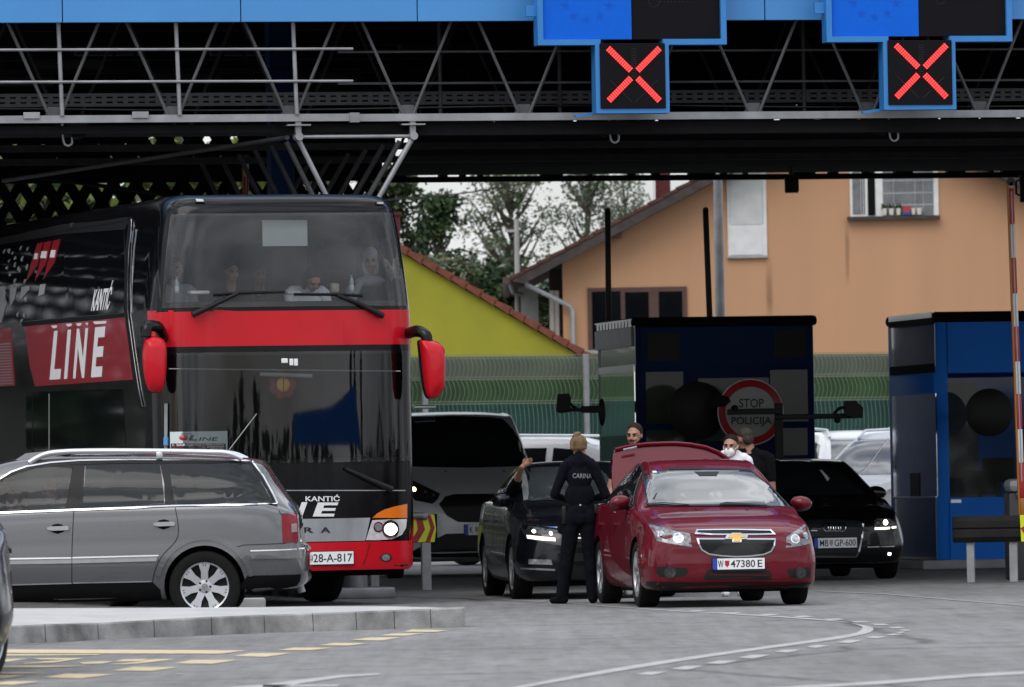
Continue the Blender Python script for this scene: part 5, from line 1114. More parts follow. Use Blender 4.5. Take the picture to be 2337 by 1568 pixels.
hq = [ [p for p in q] for q in m_ if all(970 < p[0] < 1570 and (p[1] < 960 or 1060 < p[0] < 1480) for p in q)]
patch('grille_mesh', [L2(MR, 1, .02, 'm', q) for q in hq], bR, 1, -1, mat('mesh_grey', (.03,.03,.032), .4), red, off=.008, step=0, skirt=.003)
bt_ = [(1180,880),(1200,845),(1235,845),(1243,832),(1320,832),(1318,846),(1372,850),(1360,880),(1316,882),(1312,902),(1240,902),(1240,882)]
b_ = RP('badge', bt_, 'chrome', .02, .018, step=0); RP('badge_face', [(1204,876),(1218,852),(1243,852),(1250,840),(1312,840),(1311,853),(1352,856),(1342,874),(1309,876),(1306,895),(1247,895),(1246,876)], 'gold', .02, .024, par=b_, step=0)
lamp(red, bR, MR, 'm', [(578,752),(650,772),(740,806),(800,818),(872,834),(876,885),(884,940),(800,928),(700,912),(612,893),(596,830)], .25, 'lamp_inner', [((775,868),42,'lens'),((645,840),26,'lens')])
RP('indicator', [(610,805),(660,800),(668,850),(640,880),(618,868)], 'tail_clear', .25, .012, step=0)
lamp(red, bR, MR, 'm', [(1655,862),(1700,830),(1770,795),(1838,758),(1856,840),(1860,910),(1760,932),(1648,945)], .25, 'lamp_inner', [((1725,875),38,'lens'),((1815,850),26,'lens')])
for pts, c in (([(618,1105),(700,1098),(860,1112),(870,1150),(835,1182),(640,1186),(612,1150)], (722,1145)), ([(1682,1116),(1868,1106),(1872,1160),(1868,1192),(1690,1190),(1678,1150)], (1785,1150))):
    f_ = RP('fog_recess', pts, 'black', .12, .003); pc = L2(MR, 1, .12, 'm', [c])[0]
    patch('fog_lamp', [circ(pc, .055)], bR, 1, -1, M_['lamp_dark'], f_, off=.012, step=0); patch('fog_lens', [circ(pc, .042)], bR, 1, -1, M_['fog_glass'], f_, off=.018, step=0)
RP('lower_intake', [(1035,1128),(1545,1132),(1565,1206),(1000,1206)], 'black', .05, .004); RP('intake_slat', [(1060,1165),(1540,1167),(1540,1173),(1060,1171)], 'car_red', .05, .012)
pr = plate(red, bR, MR, 'm', (1082,1032), (1505,1121), [('W', .10, .205), ('47380', .345, .815), ('E', .865, .955)], True, (.275, 'barrier_red'))
RP('plate_rail', [(1095,1124),(1490,1124),(1490,1138),(1095,1138)], 'black', .02, .03, step=0)
mirror_pair(red, [(loc(MR, *uv('m',322,572), 1, 1.55)), (loc(MR, *uv('m',1808,580), 1, 1.55))], M_['car_red'], (.105,.075,.068))
# raised boot lid: outer skin stands behind the roof
hy = 3.95*SR; q = loc(MR, *uv('m',300,150), 1, hy+.1); qr = loc(MR, *uv('m',1225,215), 1, hy+.1)
m = MB(); W_l, z_t = [], []
outl = [(268,420),(272,300),(285,200),(300,140),(420,112),(560,95),(720,88),(810,88),(920,98),(1040,120),(1140,160),(1228,222)]
outl = [loc(MR, *uv('m', *p), 1, hy+.12) for p in outl]; n = len(outl)
zb_l = 1.02; vs = []
for th_ in (0, .05):
    vs += [(p.x, hy+.12+th_+(p.z-1.0)*.25, p.z) for p in outl]+[(outl[-1].x, hy+.05+th_, zb_l), (outl[0].x, hy+.05+th_, zb_l)]
nn_ = n+2; m.add(vs, [tuple(range(nn_)), tuple(range(nn_, 2*nn_))[::-1]]+[(i, nn_+i, nn_+(i+1) % nn_, (i+1) % nn_) for i in range(nn_)])
lid = m.build('boot_lid', M_['car_red'], red, 30)
m = MB(); lp = [(p.x, hy+.10+(p.z-1.0)*.25, p.z-.004) for p in outl[3:]]; lip = [(p[0], p[1]+.16, p[2]-.01) for p in lp]
m.add(lp+lip, [(i, i+1, len(lp)+i+1, len(lp)+i) for i in range(len(lp)-1)]); m.path([(p[0], p[1]+.0, p[2]) for p in lp], .018, 6); m.build('lid_edge', M_['car_red'], lid, 40)
a, b = L2(MR, 1, hy+.1, 'm', [(360,146),(470,122)]); m = MB(); m.path([(a[0], hy+.16, a[1]-.004), (b[0], hy+.16, b[1]-.004)], .014, 6); m.build('rear_lamp', M_['lens'], lid)

# ---------------------------------------------------------------- blue black saloon beside the officer
MV = place(1372, 77.2, R(6.2)); SV = 1.0
vw, bV, _b = sedan('saloon_car', 'blue black saloon car with lit headlamps behind the customs officer', MV, M_['car_blueblack'], SV, rimmat='steel_grey')
def VP(name, pts, mm, pl=0.0, off=.005, k='l', par=None, step=.04): return patch(name, [L2(MV, 1, pl, k, pts)], bV, 1, -1, M_[mm], par or vw, off=off, step=step, start=.99 if pl >= 1 else None)
VP('windscreen', [(905,793),(920,700),(940,560),(1100,545),(1300,542),(1480,545),(1540,600),(1600,700),(1660,793),(1400,788),(1100,788)], 'glass_screen', 1.2, .006)
VP('screen_edge', [(905,793),(940,560),(975,556),(950,740),(935,785)], 'curtain', 1.2, .009)
hl = lamp(vw, bV, MV, 'l', [(888,975),(1000,965),(1165,998),(1165,1120),(1060,1100),(920,1070),(896,1020)], .25, 'lamp_dark', [((965,1015),15,'lamp_on'),((1080,1030),15,'lamp_on')])
VP('daylight_strip', [(922,1042),(1110,1062),(1112,1086),(1000,1078),(924,1066)], 'drl', .25, .014, par=hl); VP('headlight_trim', [(925,962),(1165,986),(1165,998),(930,974)], 'chrome', .2, .012, par=hl)
xm = [(2*1470-x, y) for x, y in [(888,975),(1000,965),(1165,998),(1165,1120),(1060,1100),(920,1070),(896,1020)]]
lamp(vw, bV, MV, 'l', xm[::-1], .25, 'lamp_dark', [((1975,1015),15,'lamp_on')])
VP('grille', [(1168,1000),(1770,1000),(1760,1130),(1180,1130)], 'black', .03, .004)
for y in (1030, 1060, 1088): VP('grille_bar', [(1172,y),(1768,y),(1766,y+8),(1174,y+8)], 'chrome', .03, .01)
VP('lower_grille', [(1140,1170),(1800,1170),(1800,1230),(1140,1230)], 'black', .05, .004); VP('fog_lamp', [(935,1215),(1090,1218),(1100,1255),(935,1250)], 'lens', .1, .006); VP('bumper_trim', [(890,1275),(1120,1285),(1120,1298),(890,1288)], 'chrome', .1, .008)
VP('bonnet_crease', stroke([(935,800),(960,870),(990,955)], 6)[0], 'black', .6, .003, step=0)
mirror_pair(vw, [loc(MV, *uv('l',738,780), 1, 1.55), loc(MV, *uv('l',2150,780), 1, 1.55)], M_['car_blueblack'], (.11,.08,.07))

# ---------------------------------------------------------------- black saloon with tall grille at the booth
TALL = [tuple([r[0]*1.06, r[1], r[2]*1.03, r[3]*1.03, r[4]*1.03, r[5]*1.0, r[6]*1.06, r[7], r[8]]) for r in SEDAN]
MA = place(uv('n',365,0)[0], 88.2, R(8.5)); SA = 1.01
aud, bA, _b = sedan('saloon_car', 'black saloon car with tall chrome framed grille waiting beside the bright blue booth', MA, M_['car_black'], SA, TALL, (.96, 3.82), .34, .235)
def AP(name, pts, mm, pl=0.0, off=.005, k='n', par=None, step=.04): return patch(name, [L2(MA, 1, pl, k, pts)], bA, 1, -1, M_[mm], par or aud, off=off, step=step, start=1.06 if pl >= 1 else None)
go = [(140,940),(180,924),(350,918),(530,930),(562,938),(572,960),(562,1060),(540,1160),(520,1194),(200,1194),(165,1150),(148,1060)]
gr = AP('grille', go, 'black', .03, .006); patch('grille_rim', stroke(L2(MA, 1, .03, 'n', go), .02, True), bA, 1, -1, M_['chrome'], gr, off=.014, step=0)
for y in range(945, 1050, 16): AP('grille_slat', [(160,y),(556,y),(555,y+5),(161,y+5)], 'lamp_dark', .03, .011, par=gr, step=.2)
for i in range(4): patch('badge_ring', stroke(L2(MA, 1, .03, 'n', circ((308+i*36,985), 27, 20, 27)), .010, True), bA, 1, -1, M_['chrome'], gr, off=.018, step=0)
AP('model_badge', [(192,1003),(236,1003),(236,1010),(192,1010)], 'chrome', .03, .016, step=0)
plate(aud, bA, MA, 'n', (219,1060), (527,1132), [('MB', .125, .325), ('GP-600', .47, .97)], True, (.395, 'steel_grey'))
lamp(aud, bA, MA, 'n', [(640,935),(668,922),(730,920),(775,930),(800,955),(798,990),(720,1000),(632,1003)], .2, 'lamp_inner', [((660,955),22,'lens'),((718,950),24,'lamp_on')])
AP('daylight_strip', [(634,988),(720,984),(798,976),(797,992),(720,1000),(634,1004)], 'drl', .2, .016, step=0)
AP('bumper_trim', [(588,1122),(790,1118),(790,1124),(588,1130)], 'chrome', .15, .008); AP('fog_lamp', [(735,1165),(756,1165),(756,1185),(735,1185)], 'lamp_on', .2, .008, step=0)
AP('windscreen', [(-240,748),(-200,600),(-150,500),(60,490),(250,498),(345,512),(470,600),(600,745),(300,752)], 'glass_car', 1.25, .006)
AP('hang_tag', [(298,572),(312,570),(335,610),(346,635),(325,652),(315,620)], 'paper', 1.5, .01, step=0)
mirror_pair(aud, [loc(MA, *uv('n',672,728), 1, 1.6), loc(MA, *uv('n',-300,728), 1, 1.6)], M_['car_black'], (.12,.08,.075))

# ---------------------------------------------------------------- silver van
VAN = [(0,.32,.70,.80,.76,.80,.62,.86,.88),(.06,.25,.84,.90,.86,.90,.72,.96,.98),(.25,.22,.92,.96,.92,1.02,.76,1.07,1.09),(.8,.2,.95,.99,.95,1.20,.80,1.26,1.29),(1.05,.2,.95,.99,.96,1.25,.82,1.35,1.38),(1.75,.2,.95,.99,.96,1.28,.80,1.86,1.92),
 (2.1,.2,.95,.99,.96,1.29,.79,1.98,2.04),(3.0,.2,.95,.99,.96,1.29,.79,2.02,2.08),(4.6,.2,.95,.99,.96,1.29,.79,2.02,2.07),(4.95,.25,.93,.97,.94,1.29,.78,1.95,2.0),(5.0,.35,.9,.94,.9,1.25,.74,1.8,1.85)]
MN = place(1072, 97, R(7)); van = thing('van', 'silver van with lit sidelight between the bus and the dark saloon', 'van', MN); me, bN = hull(VAN, 1.065)
link_mesh('body', cut(me, [arches(1.055, [.98, 4.03], .34)], [M_['van_silver'], M_['deep']]), None, van, 40)
for y in (.98, 4.03):
    for s in (-1, 1): wheel(van, s*1.02, y, .34, .21, .22, s, 5)
def NP(name, pts, mm, pl=0.0, off=.005, k='l', par=None, step=.05): return patch(name, [L2(MN, 1, pl, k, pts)], bN, 1, -1, M_[mm], par or van, off=off, step=step, start=.95 if pl >= 1 else None)
NP('windscreen', [(-190,520),(-160,400),(-95,180),(100,172),(400,172),(700,182),(790,195),(850,280),(905,400),(945,490),(955,525),(840,545),(500,555),(100,548)], 'glass_car', 1.35, .006)
lamp(van, bN, MN, 'l', [(78,680),(110,640),(190,685),(290,742),(262,785),(225,815),(100,790),(80,745)], .2, 'lamp_dark', [((185,735),18,'lens'),((240,755),14,'lens'),((108,712),20,'lamp_warm')])
gq = NP('grille', [(282,820),(330,768),(400,750),(640,748),(860,750),(925,768),(980,820),(930,890),(860,935),(640,948),(420,945),(340,900)], 'black', .03, .02, step=.04)
NP('badge', circ((625,815), 72, 20, 24), 'ink', .02, .012, par=gq, step=0); NP('badge_script', [(588,822),(600,808),(612,822),(625,806),(640,820),(655,806),(660,826),(590,828)], 'chrome', .02, .017, par=gq, step=0)
plate(van, bN, MN, 'l', (468,962), (780,1038), [('K', .12, .20), ('F-418', .36, .95)], True, (.28, 'steel_grey'))
NP('bumper_dark', [(78,1160),(220,1080),(330,1030),(640,1022),(940,1030),(1040,1080),(1180,1160),(1150,1200),(100,1200)], 'black', .1, .004)
for x in (345, 768): NP('washer_jet', circ((x,580), 7, 8), 'black', .7, .008, step=0)
m = MB(); a = loc(MN, *uv('l',95,105), 1, 2.2); b = loc(MN, *uv('l',255,95), 1, 2.2); m.box((a.x, 2.1, b.z-.05), (b.x, 2.4, b.z), bev=.015); m.build('roof_rack', M_['silver'], van)
m = MB(); m.tube((-.95, .4, 1.15), (-.95, .4, 1.2), .05); mirror_pair(van, [(1.16, 1.35, 1.35), (-1.16, 1.35, 1.35)], M_['black'], (.11,.08,.13))
sides(van, bN, (1, -1), 1.0, chrome=False) if False else None

# ---------------------------------------------------------------- white cars further back
MPV = [(0,.32,.55,.64,.60,.70,.48,.76,.78),(.06,.24,.72,.78,.74,.84,.6,.9,.92),(.25,.2,.80,.85,.80,.95,.66,1.0,1.03),(.8,.2,.84,.90,.86,1.10,.70,1.16,1.19),(1.0,.2,.84,.90,.87,1.14,.70,1.25,1.28),(1.7,.2,.84,.90,.87,1.17,.64,1.66,1.71),
 (2.1,.2,.84,.90,.87,1.18,.63,1.76,1.81),(3.2,.2,.84,.90,.87,1.18,.63,1.78,1.83),(4.1,.22,.82,.88,.85,1.17,.64,1.72,1.77),(4.3,.3,.8,.85,.82,1.1,.62,1.5,1.55),(4.38,.36,.76,.8,.76,1.0,.6,1.2,1.25)]
def mpv(label, M, sc, name='family_car'):
    t = thing(name, label, 'car', M, 'white cars waiting behind'); me, b = hull(MPV, sc)
    link_mesh('body', cut(me, [arches(.9*sc, [.85*sc, 3.55*sc], .31*sc)], [M_['white_paint'], M_['deep']]), None, t, 40)
    for y in (.85, 3.55):
        for s in (-1, 1): wheel(t, s*.87*sc, y*sc, .31*sc, .2, .2, s, 5)
    for x0, x1 in ((-.66,-.015), (.015,.66)): patch('windscreen', [[(x0*sc, 1.20*sc), (x1*sc, 1.20*sc), (x1*.84*sc, 1.70*sc), (x0*.84*sc, 1.70*sc)]], b, 1, -1, M_['glass_screen'], t, off=.006)
    for s in (-1, 1):
        for pts in ([(1.25,1.22),(1.85,1.62),(2.25,1.66),(2.25,1.22)], [(2.35,1.22),(2.35,1.66),(3.3,1.66),(3.3,1.22)], [(3.4,1.22),(3.4,1.65),(3.95,1.6),(4.05,1.25)]): patch('side_window', [[(a*sc, c*sc) for a, c in pts]], b, 0, s, M_['glass_car'], t, off=.006)
        m = MB(); m.path([(s*.56*sc, 1.75*sc, 1.72*sc), (s*.56*sc, 1.95*sc, 1.83*sc), (s*.56*sc, 3.2*sc, 1.86*sc), (s*.56*sc, 3.9*sc, 1.76*sc)], .022, 6); m.build('roof_rail', M_['silver'], t, 60)
        patch('headlight', [[(s*.42*sc, .72*sc), (s*.72*sc, .80*sc), (s*.76*sc, .96*sc), (s*.5*sc, .84*sc)][::s]], b, 1, -1, M_['lamp_inner'], t, off=.006)
    patch('grille', [[(-.4*sc, .55*sc), (.4*sc, .55*sc), (.42*sc, .70*sc), (-.42*sc, .70*sc)]], b, 1, -1, M_['black'], t, off=.006)
    mirror_pair(t, [(1.02*sc, 1.35*sc, 1.22*sc), (-1.02*sc, 1.35*sc, 1.22*sc)], M_['white_paint'], (.1,.07,.08)); return t
mpv('white family car turned sideways with bright windscreen behind the black saloon', place(1890, 110, R(-34)), 1.06)
mpv('white tall car with dark windscreen close to the mirrored booth side', place(2025, 113, R(6)), 1.08)
mpv('white car whose roof shows between the silver van and the officer', place(1640, 112, R(72)), 1.06)
MDk = place(-287, 47.6, R(4.6)); dk, bD, _b = sedan('saloon_car', 'black car cut off by the left picture edge, closest to the viewer', MDk, M_['car_black'], 1.0, steer=R(-16), inset=.11)

# ---------------------------------------------------------------- grey estate car in side view
PX = at(466.8, HOR, 67.5).x
ME = Matrix.Translation((PX, 67.5+.9, 0)) @ Matrix.Rotation(R(-90), 4, 'Z')
def E(x, y): q = L2(ME, 0, .90, 'g', [(x, y)])[0]; return q
est = thing('estate_car', 'grey metallic estate car with silver roof rails in side view', 'car', ME, 'cars at the crossing')
def er(x, zc_pix, zr_pix, belt_pix, zb_pix, ws, wm, wb, wr):
    return (E(x, 600)[0], E(x, zb_pix)[1], ws, wm, wb, E(x, belt_pix)[1], wr, E(x, zr_pix)[1], E(x, zc_pix)[1])
EST = [(-3.75,.36,.5,.58,.54,.60,.44,.66,.68),(-3.70,.28,.70,.77,.70,.70,.58,.74,.76),(-3.5,.24,.82,.88,.80,.80,.66,.84,.86),(-3.0,.22,.86,.915,.86,.90,.72,.94,.97),(-2.55,.22,.87,.915,.87,.96,.74,1.0,1.03),(-2.35,.22,.87,.915,.87,.985,.70,1.08,1.11)]
EST += [er(-120,205,232,492,1040,.87,.915,.875,.64), er(150,128,165,478,1040,.87,.915,.875,.61), er(400,112,148,466,1040,.87,.915,.875,.61), er(900,108,146,452,1030,.87,.915,.875,.61), er(1300,118,154,440,1010,.87,.915,.875,.61), er(1510,132,168,432,990,.87,.915,.87,.60),
        er(1630,150,200,436,975,.86,.905,.86,.585), er(1720,270,330,455,962,.85,.90,.85,.60), er(1800,388,420,478,955,.83,.885,.83,.64), er(1858,486,500,540,948,.79,.85,.79,.66), er(1878,672,678,690,935,.74,.82,.76,.64), er(1892,682,688,698,925,.70,.78,.74,.60), er(1908,694,700,708,910,.64,.72,.68,.56), er(1915,716,720,728,885,.54,.64,.60,.5)]
me, bE = hull(EST, 1.0, .06)
wc = E(1277, 935); RW = .327
cab = MB(); cp_ = [E(-60,470), E(20,300), E(190,200), E(460,180), E(1500,185), E(1640,420), E(1500,640), E(-60,640)]; cab.prism(cp_, 0, -.60, .60)
wnd = MB(); win_f = [(-95,470),(-95,360),(-30,290),(60,240),(200,203),(320,190),(446,184),(430,300),(405,458),(100,468)]
wnd.prism([E(*p) for p in win_f], 0, .5, 1.3); wnd2 = MB(); wnd2.prism([E(*p) for p in win_f], 0, -1.3, -.5)
new = cut(me, [arches(.915, [wc[0], wc[0]-2.75], RW*1.0), cab, wnd, wnd2], [M_['car_silver'], M_['deep']])
link_mesh('body', new, None, est, 40)
def EP(name, pts, mm, off=.005, par=None, step=.06, skirt=.012): return patch(name, [[E(*p) for p in pts]], bE, 0, 1, M_[mm], par or est, off=off, step=step, skirt=skirt)
def ES(name, pts, wpx, mm, off=.006, par=None, step=.12, skirt=.01): return patch(name, [[E(*p) for p in q] for q in stroke(pts, wpx)], bE, 0, 1, M_[mm], par or est, off=off, step=step, skirt=skirt)
EP('pillar_trim', [(446,184),(520,178),(515,452),(405,458),(430,300)], 'black', .004); EP('pillar_trim', [(990,172),(1045,172),(1090,432),(1028,436),(1020,300)], 'black', .004)
EP('window_surround', [(485,165),(1000,160),(1000,180),(487,186)], 'black', .003)
EP('side_window', win_f, 'estate_glass', .006); patch('side_window', [[E(*p) for p in win_f]], bE, 0, -1, M_['estate_glass'], est, off=.006)
EP('side_window', [(525,182),(988,174),(1008,280),(1024,434),(512,450),(520,300)], 'glass_estate', .006); EP('quarter_window', [(1042,178),(1300,176),(1552,180),(1610,265),(1698,418),(1400,424),(1088,430),(1068,300)], 'glass_estate', .006)
ES('window_seal', [(-100,375),(-30,295),(60,243),(200,200),(320,186),(455,176),(700,168),(1000,166),(1300,166),(1555,170),(1620,262),(1712,422)], 12, 'black', .008, step=.3)
ES('chrome_trim', [(-100,352),(-40,290),(60,228),(150,195),(300,170),(480,156),(800,150),(1200,152),(1560,158),(1630,250),(1728,424)], 9, 'chrome', .012)
ES('chrome_trim', [(-200,492),(0,483),(460,465),(1080,440),(1400,434),(1725,426)], 9, 'chrome', .012)
ES('door_seam', [(485,172),(472,320),(459,470),(450,700),(448,920)], 5, 'black', .004, skirt=.004); ES('door_seam', bez([(1034,172),(1062,330),(1090,442),(1112,560),(1100,650),(1010,752),(968,840),(952,910)], 5), 5, 'black', .004, skirt=.004)
ES('hatch_seam', [(1548,136),(1560,162)], 4, 'black', .004); ES('hatch_seam', [(1722,428),(1740,470),(1752,488),(1862,484)], 4, 'black', .004, skirt=.004); ES('bumper_seam', [(1440,702),(1520,682),(1760,672),(1880,668)], 5, 'black', .004, skirt=.004)
EP('side_moulding', [(-100,772),(448,764),(448,796),(-100,804)], 'steel_grey', .014); EP('side_moulding', [(452,764),(985,752),(975,782),(452,796)], 'steel_grey', .014)
ES('moulding_chrome', [(-100,770),(447,762)], 9, 'chrome', .022); ES('moulding_chrome', [(453,761),(990,747)], 9, 'chrome', .022)
ES('sill_chrome', [(-100,934),(447,919)], 6, 'chrome', .012); ES('sill_chrome', [(455,918),(946,908)], 6, 'chrome', .012)
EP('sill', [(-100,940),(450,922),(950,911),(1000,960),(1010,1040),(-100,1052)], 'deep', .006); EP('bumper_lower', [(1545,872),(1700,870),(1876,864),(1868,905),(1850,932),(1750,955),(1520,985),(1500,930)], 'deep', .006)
EP('bumper_moulding', [(1562,722),(1870,710),(1884,716),(1882,752),(1870,764),(1575,768),(1562,755)], 'car_silver', .02); ES('bumper_chrome', [(1562,718),(1740,713),(1884,707)], 8, 'chrome', .028)
EP('tail_lamp', [(1756,490),(1845,485),(1852,560),(1856,664),(1764,670)], 'tail', .012); EP('tail_lamp_clear', [(1812,552),(1842,548),(1846,600),(1814,605)], 'tail_clear', .018)
for x, y in ((360,580),(1022,553)):
    EP('handle_cup', [(x-48,y-2),(x-30,y-26),(x,y-32),(x+28,y-26),(x+44,y-6),(x+36,y+20),(x,y+32),(x-34,y+22)], 'deep', .004, step=.05)
    h_ = EP('door_handle', [(x-64,y-6),(x-40,y-12),(x+60,y-16),(x+70,y-8),(x+68,y+10),(x-30,y+14),(x-62,y+8)], 'steel_grey', .035, step=0, skirt=.03)
lipo = [(1277+math.cos(a)*300, 935-math.sin(a)*300) for a in [R(x) for x in range(12, 169, 6)]]
patch('wheel_arch_lip', [[E(*p) for p in q] for q in stroke(lipo, 34)], bE, 0, 1, M_['car_silver'], est, off=.022, step=0, skirt=.03)
for s in (-1, 1):
    m = MB(); X_ = s*.60
    pts = [E(170,160), E(235,122), E(320,98), E(520,88), E(900,88), E(1300,94), E(1420,102), E(1505,136)]
    m.path(bez([(X_+s*.02, a, b-.01) for a, b in pts], 4), .026, 8); 
    for px_ in (985,): a, b = E(px_, 100); m.box((X_-.02, a-.03, b-.06), (X_+.045, a+.03, b+.005), bev=.008)
    m.build('roof_rail', M_['silver'], est, 60)
    for y in (wc[0], wc[0]-2.75):
        wo, Mw_, hw_ = wheel(est, s*.905, y, RW, .222, .215, s, 7)
m = MB(); Mb_ = Mw_; c = Vector((.905, wc[0], RW)); fl_ = []
for q in ([(-.018,.020),(-.008,-.004),(0,.016),(.008,-.004),(.018,.020)], [(-.010,-.002),(-.005,-.024),(0,-.006),(.005,-.024),(.010,-.002)]):
    pass
zz = [(c[1]+a, c[2]+b) for a, b in [(-.017,.017),(-.007,-.012),(0,.006),(.007,-.012),(.017,.017)]]
flat_poly('hub_emblem', stroke(zz, .005)+stroke(circ((c[1], c[2]), .026, 20), .004, True), 0, .905-.2*.05-.004+.0, M_['chrome'], est, .006, 1)
m = MB(); a0, b0 = E(90,128); a1, b1_ = E(400,104); m.prism([E(75,150), E(140,108), E(260,96), E(420,100), E(420,112), E(150,150)], 0, -.45, .45); m.build('roof_hatch', M_['steel_grey'], est)
m = MB(); a, b = E(1860,935); m.tube((.35, a, b), (.35, a+.02, b-.07), .035, 10); m.build('tailpipe', M_['steel_grey'], est, 40)
for x in (-60, 330):       # front seats seen through the window
    a, b = E(x, 400); m = MB(); m.box((.1, a-.05, b-.5), (.5, a+.12, b+.02), bev=.05); m.box((.18, a, b+.03), (.42, a+.09, b+.17), bev=.03); m.build('seat', M_['seat'], est, 60)

# ---------------------------------------------------------------- double deck coach
MBu = place(666, 75.6, R(17)); bus = thing('coach', 'tall black and red double deck coach with lit headlamp facing the viewer', 'coach', MBu)
zz_ = lambda v: loc(MBu, 654, v, 1, .0).z
LV = [(.36,1.27,.02),(.40,1.30,.0),(.9,1.318,0),(1.43,1.318,0),(1.50,1.318,0),(2.0,1.318,0),(2.58,1.318,.0),(2.66,1.318,.0),(3.02,1.315,.0),(3.10,1.308,.0),(3.4,1.285,.012),(3.7,1.255,.03),(3.96,1.215,.05),(4.03,1.20,.06),(4.11,1.16,.11),(4.16,1.09,.20),(4.185,.98,.45)]
LV = [(z if z <= 3.02 else 3.02+(z-3.02)*1.045, hw*1.05*(1 if z < 3.05 else 1-.022*(z-3.05)), o) for z, hw, o in LV]
FX = [0,.2,.4,.6,.8,.88,.925,.95,.97,.985,.995,1.0]
fy = lambda f: .05*f*f+.34*(1-(1-min(1, f)**9)**.5)
SY = [.6,1.2,2,3.5,5,7,9,11,12.9]
def bus_pt(f, lev, off=0.0):
    z, hw, o = lev; return (hw*f, o+fy(abs(f))-off, z)
def lerp_lev(z):
    for a, b in zip(LV, LV[1:]):
        if a[0] <= z <= b[0]:
            t = (z-a[0])/(b[0]-a[0]); return (z, a[1]+(b[1]-a[1])*t, a[2]+(b[2]-a[2])*t)
rows = []
for lv in LV:
    r = [bus_pt(f, lv) for f in FX]+[(lv[1], y+lv[2], lv[0]) if y < 12 else (lv[1], y, lv[0]) for y in SY]
    r2 = [(-x, y, z) for x, y, z in r[:0:-1]]; rows.append(r2+r)
n = len(rows[0]); mid = n//2; vs = [p for r in rows for p in r]; full, keep = [], []
for i in range(len(rows)-1):
    for j in range(n-1):
        f = (i*n+j, i*n+j+1, (i+1)*n+j+1, (i+1)*n+j); full.append(f)
        xa_, xb_ = abs(j-mid), abs(j+1-mid); fr_in = max(xa_, xb_) <= 6
        z0, z1 = LV[i][0], LV[i+1][0]
        if j-mid >= 11 and j-mid < 18 and z0 >= 3.09 and z1 <= 4.01: continue
        if fr_in and ((z0 >= 3.09 and z1 <= 4.01) or (z0 >= 1.49 and z1 <= 2.59)): continue
        keep.append(f)
caps = [tuple((len(rows)-1)*n+j for j in range(n)), tuple(range(n))[::-1]]+[(i*n, (i+1)*n, (i+1)*n+n-1, i*n+n-1) for i in range(len(rows)-1)]
bmh = mesh_data('hull', vs, full+caps); bq = bmesh.new(); bq.from_mesh(bmh); bmesh.ops.recalc_face_normals(bq, faces=bq.faces); bB = BVHTree.FromBMesh(bq); bq.free()
bm_ = mesh_data('body', vs, keep+caps); bq = bmesh.new(); bq.from_mesh(bm_); bmesh.ops.recalc_face_normals(bq, faces=bq.faces); bq.to_mesh(bm_); bq.free()
link_mesh('body', bm_, M_['black_gloss'], bus, 35)
def screen(name, z0, z1, fmax, mm, off):
    vs, fs = [], []; nu, nv = 40, 12
    for i in range(nv+1):
        lv = lerp_lev(z0+(z1-z0)*i/nv)
        vs += [bus_pt(fmax*(2*j/nu-1), lv, off) for j in range(nu+1)]
    fs = [(i*(nu+1)+j, i*(nu+1)+j+1, (i+1)*(nu+1)+j+1, (i+1)*(nu+1)+j) for i in range(nv) for j in range(nu)]
    return link_mesh(name, mesh_data(name, vs, fs), M_[mm], bus, 180)
screen('upper_windscreen', 3.07, 4.03, .945, 'bus_screen', .012); M_['bus_screen_low'] = glass('bus_lower_windscreen', (.80,.84,.85), 1.58, .012, ((.4,.42,.43), .004)); screen('lower_windscreen', 1.47, 2.61, .955, 'bus_screen_low', .012)
def BP(name, pts, mm, k='f', pl=0.0, off=.006, par=None, step=.06, skirt=.012): return patch(name, [L2(MBu, 1, pl, k, pts)], bB, 1, -1, M_[mm], par or bus, off=off, step=step, skirt=skirt)
def BM(name, pts, mm, off=.006, par=None, step=.06): return patch(name, [pts], bB, 1, -1, M_[mm], par or bus, off=off, step=step)
def zf_(k, x, y, pl=0.0): return loc(MBu, *uv(k, x, y), 1, pl).z
zr0, zr1 = zf_('e',1000,1166), zf_('e',1000,908)
BM('red_band', [(-1.376, zr0), (1.376, zr0), (1.374, zr1), (-1.374, zr1)], 'red_bus', .008)
z_a, z_b = zf_('f',1400,1250), zf_('f',1400,1108); xh = loc(MBu, *uv('f',1440,1180), 1, .02).x
BM('silver_band', [(-xh-.02, z_a), (xh-.03, z_a), (xh+.03, z_b), (-xh+.02, z_b)], 'silver_band', .008)
zb0_, zb1_ = .37, z_a
BM('bumper', [(-1.36, zb0_+.04), (-1.26, zb0_), (1.26, zb0_), (1.36, zb0_+.04), (1.376, zb1_-.01), (-1.376, zb1_-.01)], 'red_bus', .010)
BM('corner_panel', [(1.29, zb1_-.012), (1.378, zb1_-.012), (1.378, z_b), (1.355, z_b)], 'red_bus', .007, step=.03)
BP('bumper_seam', stroke([(1456,1262),(1438,1335)], 4)[0], 'black', off=.016, step=.03, skirt=.003); BP('bumper_seam', stroke([(1438,1335),(1415,1398)], 4)[0], 'black', off=.016, step=.03, skirt=.003)
hlp = [(1462,1122),(1560,1118),(1690,1115),(1682,1170),(1655,1212),(1590,1240),(1500,1246),(1422,1246)]
hb_ = lamp(bus, bB, MBu, 'f', hlp, .06, 'lamp_chrome', [((1500,1165),34,'lens'),((1578,1178),58,'lamp_inner')], .012)
BP('headlight_beam', circ((1578,1178), 38), 'lamp_on', pl=.06, off=.026, par=hb_, step=0)
BP('indicator', [(1464,1108),(1490,1082),(1540,1056),(1610,1036),(1693,1020),(1692,1108)], 'orange', pl=.06, off=.012)
